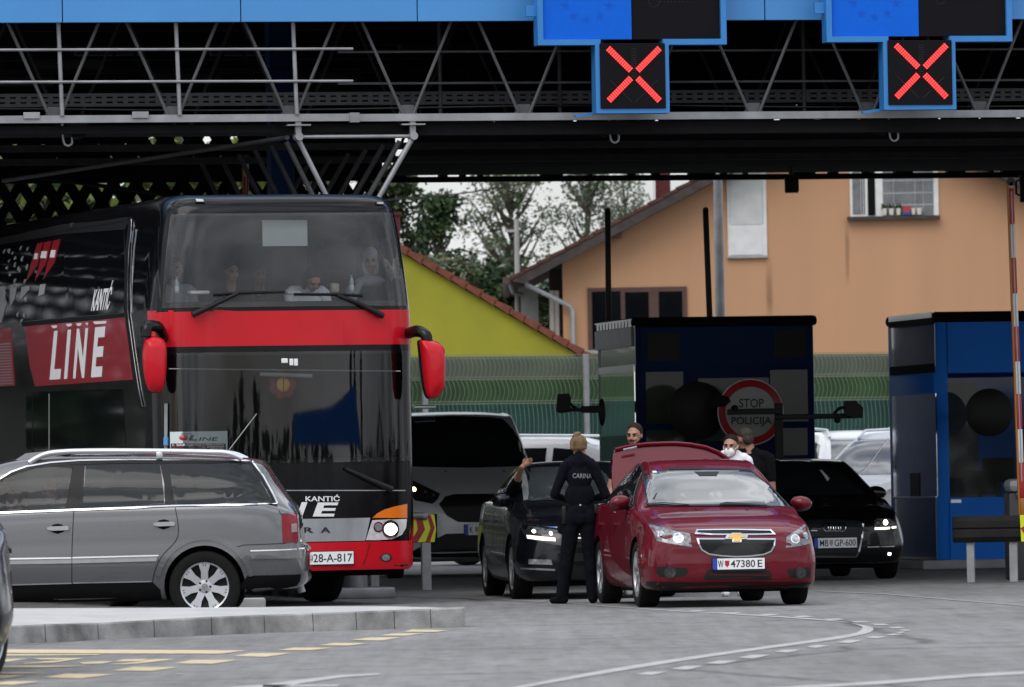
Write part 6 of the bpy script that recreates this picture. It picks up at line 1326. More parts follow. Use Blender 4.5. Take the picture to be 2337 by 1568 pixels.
BP('fog_lamp', circ((1550,1354), 40, 16, 27), 'lamp_dark', pl=.06, off=.014, step=0); BP('fog_lens', circ((1548,1354), 26, 16, 20), 'lens', pl=.06, off=.02, step=0)
BP('panel_seam', [(930,934),(1690,934),(1690,940),(930,940)], 'steel_grey', off=.010, step=.3, skirt=.003)
plate(bus, bB, MBu, 'f', (1040,1318), (1350,1396), [('028-A-817', .09, .975)], False)
for s, q in (('R', [(1036,1201),(1102,1201),(1102,1166),(1036,1166)]), ('A', [(1144,1201),(1206,1201),(1206,1166),(1144,1166)])): ptext('lettering', s, L2(MBu, 1, .02, 'f', q), bB, 1, -1, M_['ink'], bus, .03, 0, .014)
ptext('lettering', 'KANTIĆ', L2(MBu, 1, .02, 'f', [(1050,1005),(1264,1005),(1264,962),(1050,962)]), bB, 1, -1, M_['white'], bus, .02, 0, .010)
for s, q in (('N', [(868,1098),(1030,1098),(1062,1010),(900,1010)]), ('E', [(1095,1099),(1226,1099),(1258,1012),(1127,1012)])): ptext('lettering', s, L2(MBu, 1, .02, 'f', q), bB, 1, -1, M_['white'], bus, .03, 0, .010)
# wipers
def bar3(name, k, pts, pl, mm, r, par=bus):
    m = MB(); m.path([loc(MBu, *uv(k, x, y), 1, p) for (x, y), p in zip(pts, pl)], r, 6); return m.build(name, M_[mm], par, 60)
for bl, ar in ((((455,792),(640,780),(980,770)), ((300,940),(470,860),(640,778))), (((1050,788),(1370,790),(1557,798)), ((1712,948),(1540,860),(1370,792)))):
    b_ = bar3('wiper', 'e', bl, [.0,.0,.0], 'black', .016); bar3('wiper_arm', 'e', ar, [-.02,-.03,-.02], 'black', [.034,.024,.02], b_)
bar3('wiper', 'f', ((1592,932),(1450,870),(1300,800)), [.02,-.02,-.02], 'black', [.035,.025,.02]); bar3('wiper', 'f', ((560,710),(640,605),(750,460)), [-.03,-.04,-.04], 'steel_grey', .005)
for c in ((300,110), (1626,128)):
    b_ = BP('marker_lamp', [(c[0]-34,c[1]-14),(c[0]+36,c[1]-12),(c[0]+36,c[1]+14),(c[0]-34,c[1]+12)], 'black', 'e', .45, .012, step=0); BP('marker_lens', [(c[0]-26,c[1]-9),(c[0]+26,c[1]-7),(c[0]+26,c[1]+8),(c[0]-26,c[1]+7)], 'lens', 'e', .45, .018, b_, 0)
def pillow(name, outline, y0, y1, mm, par, M=None, nring=6):
    cx_ = sum(p[0] for p in outline)/len(outline); cz_ = sum(p[1] for p in outline)/len(outline); vs = []; n = len(outline)
    prof = [(math.sin(math.pi*i/nring)**.45 if 0 < i < nring else .55, y0+(y1-y0)*(.5-.5*math.cos(math.pi*i/nring))) for i in range(nring+1)]
    for s_, y in prof: vs += [(cx_+(p[0]-cx_)*s_, y, cz_+(p[1]-cz_)*s_) for p in outline]
    m = MB(); m.add(vs, [(i*n+j, i*n+(j+1) % n, (i+1)*n+(j+1) % n, (i+1)*n+j) for i in range(nring) for j in range(n)]+[tuple(range(n))[::-1], tuple(range(nring*n, (nring+1)*n))]); return m.build(name, M_[mm], par, 60)
lm = [(870,960),(905,945),(960,950),(995,985),(1000,1080),(992,1200),(975,1275),(930,1284),(890,1262),(868,1180),(858,1060)]
rm = [(1978,1130),(2010,1120),(2080,1130),(2140,1165),(2160,1230),(2158,1400),(2150,1490),(2110,1545),(2060,1562),(2030,1530),(2005,1390),(1988,1220)]
for k, o_, a_ in (('d', lm, [(985,955),(955,890),(890,885),(878,945)]), ('e', rm, [(1900,1075),(1960,1060),(2020,1085),(2040,1145)])):
    q = L2(MBu, 1, -.15, k, o_); mo = pillow('door_mirror', bez(q+[q[0]], 3)[:-1], -.28, -.06, 'red_bus', bus)
    pillow('mirror_back', bez([(a*1.0, b-.0) for a, b in q]+[q[0]], 3)[:-1], -.17, .02, 'black', mo)
    m = MB(); pp = [loc(MBu, *uv(k, x, y), 1, pl) for (x, y), pl in zip(a_, (.15,-.05,-.15,-.17))]; m.path(bez(pp, 4), .06, 8); m.build('mirror_arm', M_['black_gloss'], mo, 60)
# right flank: glass, red panels and lettering
SX = -1.382
def BS(name, pts, mm, off=.006, par=None, step=.15): return patch(name, [L2(MBu, 0, SX, 'd', pts)], bB, 0, -1, M_[mm], par or bus, off=off, step=step)
def BSS(name, pts, w, mm, off=.008, closed=False): return patch(name, [L2(MBu, 0, SX, 'd', q) for q in stroke(pts, w, closed)], bB, 0, -1, M_[mm], bus, off=off, step=0)
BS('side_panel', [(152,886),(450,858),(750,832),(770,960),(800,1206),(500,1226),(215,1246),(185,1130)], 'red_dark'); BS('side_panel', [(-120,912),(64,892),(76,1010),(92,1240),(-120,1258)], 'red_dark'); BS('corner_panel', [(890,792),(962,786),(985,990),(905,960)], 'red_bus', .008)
BS('belt_trim', [(128,858),(450,830),(745,806),(750,828),(450,856),(135,884)], 'dark_steel'); BS('roof_edge_band', [(-150,370),(300,270),(690,236),(700,262),(690,300),(300,330),(-150,405)], 'dark_steel', .008)
BS('upper_glass', [(-150,410),(300,335),(680,305),(705,420),(735,640),(745,800),(450,824),(-150,880)], 'glass_dark', .004); BS('front_quarter_glass', [(765,310),(890,284),(930,770),(790,795)], 'glass_dark', .004)
BS('door_glass', [(160,1280),(740,1262),(760,1600),(160,1640)], 'glass_dark', .004); BSS('door_seam', [(300,1290),(300,1640)], 3, 'steel_grey'); BSS('door_seam', [(200,1290),(200,1640)], 3, 'dark_steel')
tr = bez([(-150,392),(300,300),(600,252),(690,238),(716,262),(728,420),(752,680),(790,960),(830,1230),(858,1368)], 5)
BSS('side_trim', tr, 22, 'dark_steel', .012); BSS('side_trim_edge', [(x+9, y) for x, y in tr[15:]], 4, 'chrome', .016); BSS('side_trim_edge', [(756,300),(766,520),(790,800)], 3, 'chrome', .012)
for s, q in (('L', [(306,1206),(370,1202),(394,906),(332,912)]), ('I', [(393,1202),(412,1200),(434,903),(414,905)]), ('N', [(447,1199),(514,1195),(537,894),(470,898)]), ('E', [(556,1192),(620,1188),(643,884),(580,890)])): ptext('lettering', s, L2(MBu, 0, SX, 'd', q), bB, 0, -1, M_['white'], bus, .035, 0, .012)
for a, b, c in ((313,352,880),(402,440,870),(463,498,867),(520,537,864),(566,648,855)): BS('letter_serif', [(a,c),(b,c-4),(b-4,c+12),(a+12,c+16)], 'white', .012, step=0)
ptext('lettering', 'KANTIĆ', L2(MBu, 0, SX, 'd', [(548,794),(655,784),(670,606),(562,616)]), bB, 0, -1, M_['white'], bus, .02, 0, .012)
for f_ in ([(165,384),(196,378),(188,520),(132,612),(150,500)], [(206,378),(250,369),(238,510),(184,612),(202,500)], [(262,367),(303,359),(291,500),(235,602),(252,480)]): BS('flag_sticker', f_, 'red_dark', .010, step=0)
for a, b in (((162,445),(180,480)), ((202,432),(234,474)), ((260,425),(286,470))): BS('sticker_label', [a, (b[0], a[1]), b, (a[0], b[1])], 'paper', .014, step=0)
for i in range(15): BSS('stripe', [(-60, 996+i*17), (66+i*1.0, 988+i*17)], 6, 'steel_grey')
for q in ([(-60,650),(0,640),(14,690),(4,720),(30,742),(18,800),(8,862),(-60,866)], [(38,660),(56,644),(50,700),(76,650),(72,720),(52,770),(44,720)], [(108,648),(150,640),(152,668),(122,672),(118,716),(104,722)], [(220,632),(250,628),(248,690),(236,694),(234,652),(226,700),(216,702)]): BS('white_graphic', q, 'steel_grey', .010, step=0)
rg_ = random.Random(3)
for i in range(26):
    x_, y_ = rg_.uniform(-40, 150), rg_.uniform(400, 860); BS('white_graphic', [(x_,y_),(x_+rg_.uniform(4,14),y_-rg_.uniform(0,10)),(x_+rg_.uniform(2,12),y_+rg_.uniform(8,30)),(x_-2,y_+rg_.uniform(5,22))], 'steel_grey', .010, step=0)
# inside of the coach
vs = [(lerp_lev(z)[1]-.01, y+lerp_lev(z)[2], z) for z in (3.08, 3.4, 3.7, 4.02) for y in (.4, 4, 8, 11)]
link_mesh('side_glass', mesh_data('side_glass', vs, [(4*i+j, 4*i+j+1, 4*i+j+5, 4*i+j+4) for i in range(3) for j in range(3)]), M_['bus_screen'], bus)
m = MB(); m.box((-1.22, .25, 2.66), (1.22, 9, 2.74)); m.build('upper_floor', M_['deep'], bus); m = MB(); m.box((-1.2, .18, 3.0), (1.2, .52, 3.13), bev=.03); m.build('upper_dashboard', mat('dash_grey', (.05,.05,.055), .7), bus)
m = MB(); m.box((-1.22, .2, 1.30), (1.22, .9, 1.52), bev=.05); m.build('dashboard', M_['black'], bus); m = MB(); m.box((-1.25, 4.2, .6), (1.25, 4.3, 4.1)); m.build('partition', mat('partition_dark', (.02,.02,.023), .8), bus)
for x in (-.95,-.42,.42,.95):
    m = MB(); m.box((x-.22, 1.55, 2.75), (x+.22, 1.7, 3.75), bev=.06); m.box((x-.22, 1.1, 2.75), (x+.22, 1.6, 3.15), bev=.05); m.build('seat', M_['seat'], bus, 60)
for x in (-.95,-.42,.42,.95):
    m = MB(); m.box((x-.22, 2.75, 2.75), (x+.22, 2.9, 3.85), bev=.06); m.build('seat', M_['seat'], bus, 60)
a, b = loc(MBu, *uv('e',812,240), 1, .22), loc(MBu, *uv('e',1147,430), 1, .22); m = MB(); m.box((a.x, .20, b.z), (b.x, .208, a.z)); m.build('sun_sheet', M_['paper'], bus)
for x0, x1, y0, y1 in ((952,1000,1262,1296),(1012,1042,1264,1314),(1046,1075,1264,1316)): 
    a, b = loc(MBu, *uv('e',x0,y0), 1, .0), loc(MBu, *uv('e',x1,y1), 1, .0); m = MB(); m.box((a.x, -.03, b.z), (b.x, -.014, a.z), bev=.006); m.build('toll_tag', M_['plate'], bus)
for i in range(2):
    m = MB(); q = [loc(MBu, *uv('f',x,y), 1, .06) for x, y in (((770,215),(1095,225)) if i == 0 else ((205,180),(1645,195)))]; m.tube(q[0], q[1], .022 if i == 0 else .006); m.build('blind_bar', M_['steel_grey'], bus)
fl = thing('windscreen_ornament', 'yellow centred flower ornament hanging behind the lower bus windscreen', 'ornament'); cf = loc(MBu, *uv('f',915,278), 1, .12); fl.matrix_world = MBu @ Matrix.Translation(cf)
m = MB()
for k in range(7): a = 2*math.pi*k/7; m.ell((.09*math.cos(a), .02, .09*math.sin(a)), (.065,.015,.065), None, 10, 6)
m.build('petals', M_['flower_red'], fl, 180); m = MB(); m.ell((0,0,0), (.075,.02,.075)); m.build('centre', M_['flower_yellow'], fl, 180); m = MB(); m.box((-.004,-.022,-.07), (.004,-.019,.07)); m.build('centre_slit', M_['black'], fl)
rb_ = thing('route_board', 'white route board with round red emblem behind the lower bus windscreen', 'route board'); pl_ = .05
qa, qb = loc(MBu, *uv('u',255,1000), 1, pl_), loc(MBu, *uv('u',1640,370), 1, pl_); rb_.matrix_world = MBu @ Matrix.Translation((0, pl_, 0))
MRb = rb_.matrix_world.copy(); def_u = lambda pts: L2(MRb, 1, 0, 'u', pts)
m = MB(); m.box((qa.x, 0, qa.z), (qb.x, .012, qb.z)); m.build('board', mat('board_white', (.70,.80,.78), .5), rb_)
flat_poly('lower_panel', [def_u([(262,672),(1600,676),(1600,1000),(262,1000)])], 1, 0, mat('board_red', (.09,.012,.018), .5), rb_, .002); flat_poly('colour_flash', [def_u([(1010,676),(1080,676),(1120,900),(1060,900)])], 1, -.002, mat('flash', (.25,.12,.11), .5), rb_, .001)
flat_poly('emblem', [def_u(circ((578,530), 115, 24, 72))], 1, 0, M_['red_bus'], rb_, .002); flat_poly('emblem_stripe', [L2(MRb, 1, 0, 'u', q) for q in stroke([(480,492),(580,478),(680,510)], 8)+stroke([(470,520),(580,508),(690,545)], 8)], 1, -.002, M_['plate'], rb_, .001)
for s, q, mm, b_ in (('KANTIĆ', [(515,452),(800,468),(828,398),(545,400)], 'ink', .0), ('L', [(685,604),(890,606),(955,470),(750,470)], 'ink', .06), ('INE', [(940,605),(1380,612),(1420,518),(985,518)], 'ink', .02), ('I. SARAJEVO', [(303,750),(993,750),(993,684),(303,684)], 'plate', .02), ('FREILASSING', [(1112,722),(1555,722),(1555,684),(1112,684)], 'plate', .02), ('ROSENHEIM', [(1150,772),(1555,772),(1555,738),(1150,738)], 'plate', .02), ('MUNCHEN', [(1225,826),(1555,826),(1555,790),(1225,790)], 'plate', .02)):
    v2, f2 = text2d(s, b_); flat('lettering', quad_map(v2, def_u(q)), f2, 1, -.002 if mm == 'plate' else 0, M_[mm], rb_, .0025)
pb = loc(MBu, *uv('u',145,330), 1, .1)
m = MB(); q0, q1 = loc(MBu, *uv('u',145,-300), 1, .1), loc(MBu, *uv('u',145,1000), 1, .1); m.tube(q0, q1, .018, 8); m.build('pillar_rail', M_['steel_grey'], bus, 40)
m = MB(); q0, q1 = loc(MBu, *uv('u',145,520), 1, .08), loc(MBu, *uv('u',145,720), 1, .08); m.tube(q0, q1, .026, 10); m.build('rail_sleeve', M_['cap_blue'], bus, 40)
def bottle(k, x, ytop, ybot, pl, lab):
    a, b = loc(MBu, *uv(k, x, ytop), 1, pl), loc(MBu, *uv(k, x, ybot), 1, pl); h = a.z-b.z; t = thing('water_bottle', lab, 'bottle', MBu @ Matrix.Translation((b.x, pl, b.z)), 'water bottles on the upper dashboard'); r_ = h*.145
    m = MB(); m.lathe([(r_*.9,0),(r_,h*.03),(r_,h*.55),(r_*.9,h*.68),(r_*.5,h*.84),(r_*.4,h*.86)], None, 14); m.build('bottle_body', mat('bottle_pale', (.45,.56,.63), .25, 0, .4, var=.15), t, 50)
    m = MB(); m.lathe([(r_*1.02,h*.14),(r_*1.02,h*.42)], None, 14); m.build('bottle_label', M_['plate'], t, 50); m = MB(); m.lathe([(r_*.5,h*.87),(r_*.5,h),(r_*.42,h*1.01)], None, 12); m.build('bottle_cap', M_['cap_blue'], t, 50)
bottle('e', 183, 655, 780, .30, 'water bottle with blue cap before the woman at the left of the bus windscreen'); bottle('e', 1476, 645, 772, .30, 'water bottle with pale cap beside the woman in the headscarf')
def lump(name, lab, cat, k, a, b, pl, mm, dep=.08):
    A_, B_ = loc(MBu, *uv(k, *a), 1, pl), loc(MBu, *uv(k, *b), 1, pl); m = MB(); m.box((A_.x-B_.x)*.0 and (0,0,0) or (-(B_.x-A_.x)/2, -dep, 0), ((B_.x-A_.x)/2, dep, A_.z-B_.z), bev=min(.02, (A_.z-B_.z)*.35)); o = m.build(name, M_[mm], None, 60); o.matrix_world = MBu @ Matrix.Translation(((A_.x+B_.x)/2, pl, B_.z)); tag(o, lab, cat)
lump('cap', 'white cap lying on the upper dashboard at the left of the windscreen', 'cap', 'e', (272,762), (415,788), .3, 'plate'); lump('paper_sheet', 'white papers on the upper dashboard before the bent passenger', 'papers', 'e', (985,765), (1090,790), .3, 'plate'); lump('snack_bag', 'patterned snack bag on the dashboard right of the bent passenger', 'bag', 'e', (1318,705), (1382,775), .3, 'beige', .04)
for y in (2.9, 8.6, 9.9):
    for s in (-1, 1): wheel(bus, s*1.25, y, .50, .30, .32, s, 6)
m = MB(); m.box((-1.2, .5, .3), (1.2, 12, .42)); m.build('underbody', M_['deep'], bus)
# ================================================================ PEOPLE
def prim_mesh(bm, p):
    if p[0] == 'c':
        _, a, r0, b, r1, _m = p; a, b = Vector(a), Vector(b); tmp = bmesh.new()
        for c, r in ((a, r0), (b, r1)): bmesh.ops.create_uvsphere(tmp, u_segments=14, v_segments=9, radius=r, matrix=Matrix.Translation(c))
        h = bmesh.ops.convex_hull(tmp, input=tmp.verts)
        dead = [g for g in h['geom_interior'] if isinstance(g, bmesh.types.BMVert)]; bmesh.ops.delete(tmp, geom=dead, context='VERTS')
        for f in [f for f in tmp.faces if not f.is_valid]: pass
    else:
        _, c, r, rot, _m = p; tmp = bmesh.new(); M = Matrix.Translation(Vector(c)) @ (rot.to_4x4() if rot else Matrix()) @ Matrix.Diagonal((*r, 1))
        bmesh.ops.create_uvsphere(tmp, u_segments=18, v_segments=12, radius=1, matrix=M)
    me = D.meshes.new('t'); tmp.to_mesh(me); tmp.free(); bm.from_mesh(me); D.meshes.remove(me)
def fused(name, prims, parent, vox=.009, smooth=3):
    bm = bmesh.new()
    for p in prims: prim_mesh(bm, p)
    me = D.meshes.new(name); bm.to_mesh(me); bm.free(); o = D.objects.new('tmp', me); COL.objects.link(o)
    r = o.modifiers.new('r', 'REMESH'); r.mode = 'VOXEL'; r.voxel_size = vox; s = o.modifiers.new('s', 'SMOOTH'); s.factor = .5; s.iterations = smooth
    dg = bpy.context.evaluated_depsgraph_get(); dg.update(); new = D.meshes.new_from_object(o.evaluated_get(dg)); D.objects.remove(o); D.meshes.remove(me)
    n = len(new.polygons); ce = np.zeros(n*3); new.polygons.foreach_get('center', ce); ce = ce.reshape(-1, 3)
    best = np.full(n, 1e9); idx = np.zeros(n, int); names = []
    for p in prims:
        if p[-1] not in names: names.append(p[-1])
        if p[0] == 'c':
            a, b = np.array(p[1]), np.array(p[3]); d = b-a; L_ = max(1e-9, d @ d); t = np.clip(((ce-a) @ d)/L_, 0, 1); dist = np.linalg.norm(ce-a-t[:, None]*d, axis=1)-(p[2]+(p[4]-p[2])*t)
        else:
            q = ce-np.array(p[1])
            if p[3]: q = q @ np.array(p[3])
            rr = np.array(p[2]); k = np.linalg.norm(q/rr, axis=1); dist = (k-1)*rr.min()
        w_ = dist < best; best[w_] = dist[w_]; idx[w_] = names.index(p[-1])
    new.materials.clear()
    for m_ in names: new.materials.append(M_[m_])
    new.polygons.foreach_set('material_index', idx.astype(np.int32)); new.update()
    ob = link_mesh(name, new, None, parent, 180); return ob
def hand(w, d, out, mat_, s=1.0, curl=.4):
    """palm and five fingers: wrist point w, direction d of the fingers, out = thumb side"""
    w, d, out = Vector(w), Vector(d).normalized(), Vector(out).normalized(); nrm = d.cross(out).normalized(); P = []
    kn = w+d*.085*s
    P.append(('c', w+d*.015*s, .024*s, w+d*.06*s, .030*s, mat_))
    for i, ln in enumerate((.068, .076, .070, .055)):
        o = out*(.030-.020*i)*s; b = kn+o-d*.01*s; m = b+(d*(1-curl*.3)+nrm*curl*.5).normalized()*ln*.55*s; e = m+(d*(1-curl)+nrm*curl).normalized()*ln*.45*s
        P.append(('c', w+d*.04*s+o*.7, .011*s, b, .0105*s, mat_)); P.append(('c', b, .0098*s, m, .0092*s, mat_)); P.append(('c', m, .0092*s, e, .0078*s, mat_))
    b = w+d*.03*s+out*.028*s; m = b+(d*.6+out*.8).normalized()*.035*s; P.append(('c', b, .013*s, m, .011*s, mat_)); P.append(('c', m, .011*s, m+(d+out*.25+nrm*.3).normalized()*.03*s, .009*s, mat_))
    return P
def head(c, s, yaw, pitch, skin='skin', brow='hair_dark', beard=None, eyes=True, roll=0.0):
    """prims of a head facing -y before turning; c = head centre, s = scale (1 = adult)"""
    Rm = Matrix.Rotation(yaw, 3, 'Z') @ Matrix.Rotation(roll, 3, 'Y') @ Matrix.Rotation(pitch, 3, 'X'); c = Vector(c)
    T = lambda x, y, z: c+Rm @ Vector((x, y, z))*s
    E_ = lambda p, r, m: ('e', T(*p), tuple(k*s for k in r), Rm, m)
    P = [E_((0,.012,.022), (.074,.094,.092), skin), E_((0,-.028,-.045), (.058,.062,.066), skin), ('c', T(0,-.05,-.085), .030*s, T(0,-.062,-.092), .024*s, skin),
         ('c', T(0,-.088,.012), .010*s, T(0,-.108,-.022), .014*s, skin), E_((.014,-.096,-.026), (.010,.010,.008), skin), E_((-.014,-.096,-.026), (.010,.010,.008), skin),
         E_((.076,.008,-.004), (.010,.022,.032), skin), E_((-.076,.008,-.004), (.010,.022,.032), skin), E_((0,-.074,.034), (.060,.018,.013), skin), E_((.036,-.072,-.028), (.024,.018,.020), skin), E_((-.036,-.072,-.028), (.024,.018,.020), skin)]
    if eyes:
        for q in (-1, 1): P += [E_((q*.031,-.0845,.008), (.0125,.006,.0058), 'eye'), ('c', T(q*.018,-.093,.026), .0042*s, T(q*.046,-.084,.029), .0038*s, brow)]
        P += [('c', T(-.020,-.092,-.058), .0065*s, T(.020,-.092,-.058), .0065*s, 'lip')]
    if beard:
        P += [('c', T(-.022,-.094,-.046), .006*s, T(.022,-.094,-.046), .006*s, beard), ('c', T(-.052,-.040,-.062), .016*s, T(-.018,-.074,-.096), .018*s, beard), ('c', T(.052,-.040,-.062), .016*s, T(.018,-.074,-.096), .018*s, beard), ('c', T(-.018,-.084,-.094), .015*s, T(.018,-.084,-.094), .015*s, beard)]
    return P, T, E_, Rm
def body_prims(H, top, bot, shoe, sw=1.0, arms=None, legs=True, skin='skin', sleeve=1.0, yaw=0.0, lean=0.0, belly=1.0, stance=.075, feet=None):
    """standing figure facing -y; arms = {side: (elbow, wrist)} offsets in metres"""
    P = []; k = H/1.75; sh = .835*H; hz = .53*H
    P += [('e', (0,-.005,.75*H), (.158*k*sw,.108*k*belly,.185*k), None, top), ('e', (0,0,.625*H), (.135*k*sw,.096*k*belly,.15*k), None, top), ('e', (0,.01,.545*H), (.155*k*sw,.108*k*belly,.105*k), None, top if not legs else top),
          ('c', (-.135*k*sw,.01,sh-.012), .062*k, (.135*k*sw,.01,sh-.012), .062*k, top), ('c', (-.07*k,.01,sh+.03*k), .05*k, (.07*k,.01,sh+.03*k), .05*k, top), ('c', (0,.012,sh+.02), .057*k, (0,.0,.885*H), .050*k, skin)]
    if legs:
        P += [('e', (0,.018,.505*H), (.158*k*sw,.116*k,.10*k), None, bot)]
        for q in (-1, 1):
            hip = Vector((q*.082*k,.01,.50*H)); kn = Vector((q*(stance+.012)*k,-.005,.285*H)); an = Vector((q*stance*1.15*k,.02,.05*H))
            if feet: an = Vector((*feet[q][:2], .05*H)); kn = (hip+an)/2+Vector((0,-.02,.0))
            P += [('c', hip, .098*k, kn, .076*k, bot), ('c', kn, .076*k, an, .066*k, bot), ('e', kn.lerp(an, .32)+Vector((0,.02,0)), (.062*k,.068*k,.13*k), None, bot)]
            fd = feet[q][2] if feet else 0
            dr = Matrix.Rotation(fd, 3, 'Z') @ Vector((0,-1,0)); P += [('c', Vector((an.x,an.y+.0,.042))-dr*.03, .044, Vector((an.x,an.y,.036))+dr*.14, .036, shoe), ('c', Vector((an.x,an.y,.05)), .050, Vector((an.x,an.y,.12)), .052, shoe)]
    for q in (-1, 1):
        el, wr, hd, th_ = (arms or {}).get(q, (Vector((q*.24*k,.02,.615*H)), Vector((q*.25*k,-.04,.485*H)), Vector((0,-.1,-1)), Vector((0,-1,0))))
        s0 = Vector((q*.172*k*sw,.01,sh-.018)); el, wr = Vector(el), Vector(wr)
        s0.z -= .022*k
        P += [('c', s0, .060*k, el, .048*k, top if sleeve > .3 else skin)] if sleeve >= 1 or sleeve <= .3 else [('c', s0, .062*k, s0.lerp(el, .62), .056*k, top), ('c', s0.lerp(el, .62), .044*k, el, .041*k, skin)]
        P += [('c', el, .045*k if sleeve >= 1 else .040*k, wr, (.032 if sleeve >= 1 else .027)*k, top if sleeve >= 1 else skin)]
        P += hand(wr, hd, th_, skin, k)
    return P
def figure(lab, M, prims, hair=None, vox=.009, extra=None):
    t = thing('person', lab, 'person', M); b = fused('body', prims, t, vox)
    if hair: fused('hair', hair, t, .007, 2)
    return t, b

# customs officer seen from behind
YO = 74.6; MOf = place(1322, YO, R(180)); H = 1.70
A_ = {1: (Vector((.255,-.01,1.10)), Vector((.14,-.24,1.05)), Vector((-.8,-.5,.1)), Vector((0,0,1))), -1: (Vector((-.265,.01,1.09)), Vector((-.13,-.24,1.05)), Vector((.8,-.5,.1)), Vector((0,0,1)))}
P = body_prims(H, 'navy', 'navy', 'black_cloth', .84, A_, stance=.115, feet={1: (.195,.03,R(42)), -1: (-.115,.03,R(-6))})
P = [p for p in P]
P += [('c', (-.15,.03,.975), .032, (.15,.03,.975), .032, 'black_cloth'), ('e', (.08,.045,.86), (.088,.07,.11), None, 'navy'), ('e', (-.08,.045,.86), (.088,.07,.11), None, 'navy'), ('e', (0,.0,1.08), (.155,.105,.16), None, 'navy'), ('c', (.19,.0,.86), .035, (.20,.0,.74), .035, 'navy'), ('c', (-.05,.035,1.43), .050, (.05,.035,1.43), .050, 'navy'),
      ('c', (0,.035,1.41), .064, (0,.02,1.475), .060, 'navy')]
hp, T, E_, Rm = head((0,-.02,1.583), 1.03, R(-8), R(16)); P += hp
t, ob = figure('officer in dark navy uniform lettered CARINA, blonde hair in a bun, seen from behind', MOf, P)
hr = [E_((0,.024,.026), (.086,.098,.088), 'hair_blond'), E_((.0,.055,-.02), (.066,.046,.045), 'hair_blond'), ('e', T(.014,.080,.095), (.036,.034,.032), None, 'hair_blond'), ('e', T(-.010,.095,.104), (.020,.020,.020), None, 'hair_blond'), ('e', T(.032,.092,.083), (.020,.020,.020), None, 'hair_blond')]
for i in range(9): a = (i-4)/4; hr.append(('c', T(a*.074,.050+.035*(1-a*a),-.040), .0075, T(a*.040+.01,.090,.070), .0075, 'hair_blond'))
fused('hair', hr, t, .006, 1)
bm = bmesh.new(); bm.from_mesh(ob.data); bO = BVHTree.FromBMesh(bm); bm.free()
q = [loc(MOf, *uv('q', *p), 1, .11) for p in ((405,1210),(770,1222),(765,1125),(412,1120))]; q = [(p.x, p.z) for p in q]
v2, f2 = text2d('CARINA', .006); patch('lettering', quad_map(v2, q), bO, 1, 1, M_['letter_grey'], t, off=.006, step=0, skirt=.004, tris=f2)
m = MB(); m.box((-.012,.118,.985), (.006,.126,1.0)); m.build('belt_stud', M_['chrome'], t)
m = MB(); m.box((.135,.02,.80), (.185,.09,.985), bev=.012); m.box((-.19,.02,.90), (-.14,.09,1.0), bev=.012); m.build('belt_gear', M_['black'], t, 50)

# bearded man behind the raised boot lid
Mb_ = place(1449, 77.6, R(4)) @ Matrix.Translation((0,0,.03)); H = 1.80
A_ = {-1: (Vector((-.26,.0,1.12)), Vector((-.22,-.14,.88)), Vector((.1,-.4,-.9)), Vector((0,-1,0)))}
P = body_prims(H, 'grey_dark' if False else 'black_cloth', 'navy', 'white_cloth', 1.0, A_, skin='skin', sleeve=.6)
hp, T, E_, Rm = head((0,-.02,1.672), 1.0, R(-24), R(6), beard='hair_brown', brow='hair_dark'); P += hp
t, ob = figure('bearded man with swept back brown hair looking left over the red boot lid', Mb_, P)
fused('hair', [E_((0,.032,.050), (.080,.094,.085), 'hair_brown'), E_((0,.07,.0), (.068,.055,.07), 'hair_brown'), E_((.070,.016,.018), (.012,.034,.044), 'hair_brown'), E_((-.070,.016,.018), (.012,.034,.044), 'hair_brown'), E_((0,.10,.02), (.032,.030,.032), 'hair_brown')], t, .006, 1)

# masked man in a white shirt
Mm_ = place(1668, 77.4, R(6)); H = 1.74
P = body_prims(H, 'white_cloth', 'navy', 'white_cloth', 1.02, None, sleeve=.6)
hp, T, E_, Rm = head((0,-.02,1.568), 1.0, R(-22), R(4), brow='hair_dark'); P += hp
t, ob = figure('man with short dark hair, white face mask and white shirt behind the red car', Mm_, P)
fused('hair', [E_((0,.027,.057), (.078,.089,.075), 'hair_dark'), E_((0,.065,.015), (.066,.050,.06), 'hair_grey'), E_((.069,.018,.028), (.011,.036,.034), 'hair_grey'), E_((-.069,.018,.028), (.011,.036,.034), 'hair_grey')], t, .006, 1)
fused('face_mask', [E_((0,-.068,-.052), (.060,.052,.050), 'mask'), ('c', T(0,-.106,-.028), .014, T(0,-.098,-.085), .020, 'mask')], t, .006, 1)
m = MB()
for q in (-1, 1): m.path([T(q*.052,-.06,-.03), T(q*.072,-.03,-.012), T(q*.080,.01,.012)], .003, 5)
m.build('mask_strap', M_['mask'], t, 60)
# man in black behind him
Mk_ = place(1712, 80.6, R(168)); H = 1.78
P = body_prims(H, 'black_cloth', 'black_cloth', 'black_cloth', 1.22, None, skin='skin_dark', sleeve=.6, belly=1.2)
hp, T, E_, Rm = head((.06,.0,1.655), 1.02, R(52), R(10), skin='skin_dark', brow='hair_dark'); P += hp
t, ob = figure('broad man in black shirt with cropped grey hair, back turned before the STOP sign', Mk_, P)
fused('hair', [E_((0,.026,.050), (.078,.093,.080), 'hair_grey'), E_((0,.06,.0), (.068,.055,.068), 'hair_grey')], t, .006, 1)
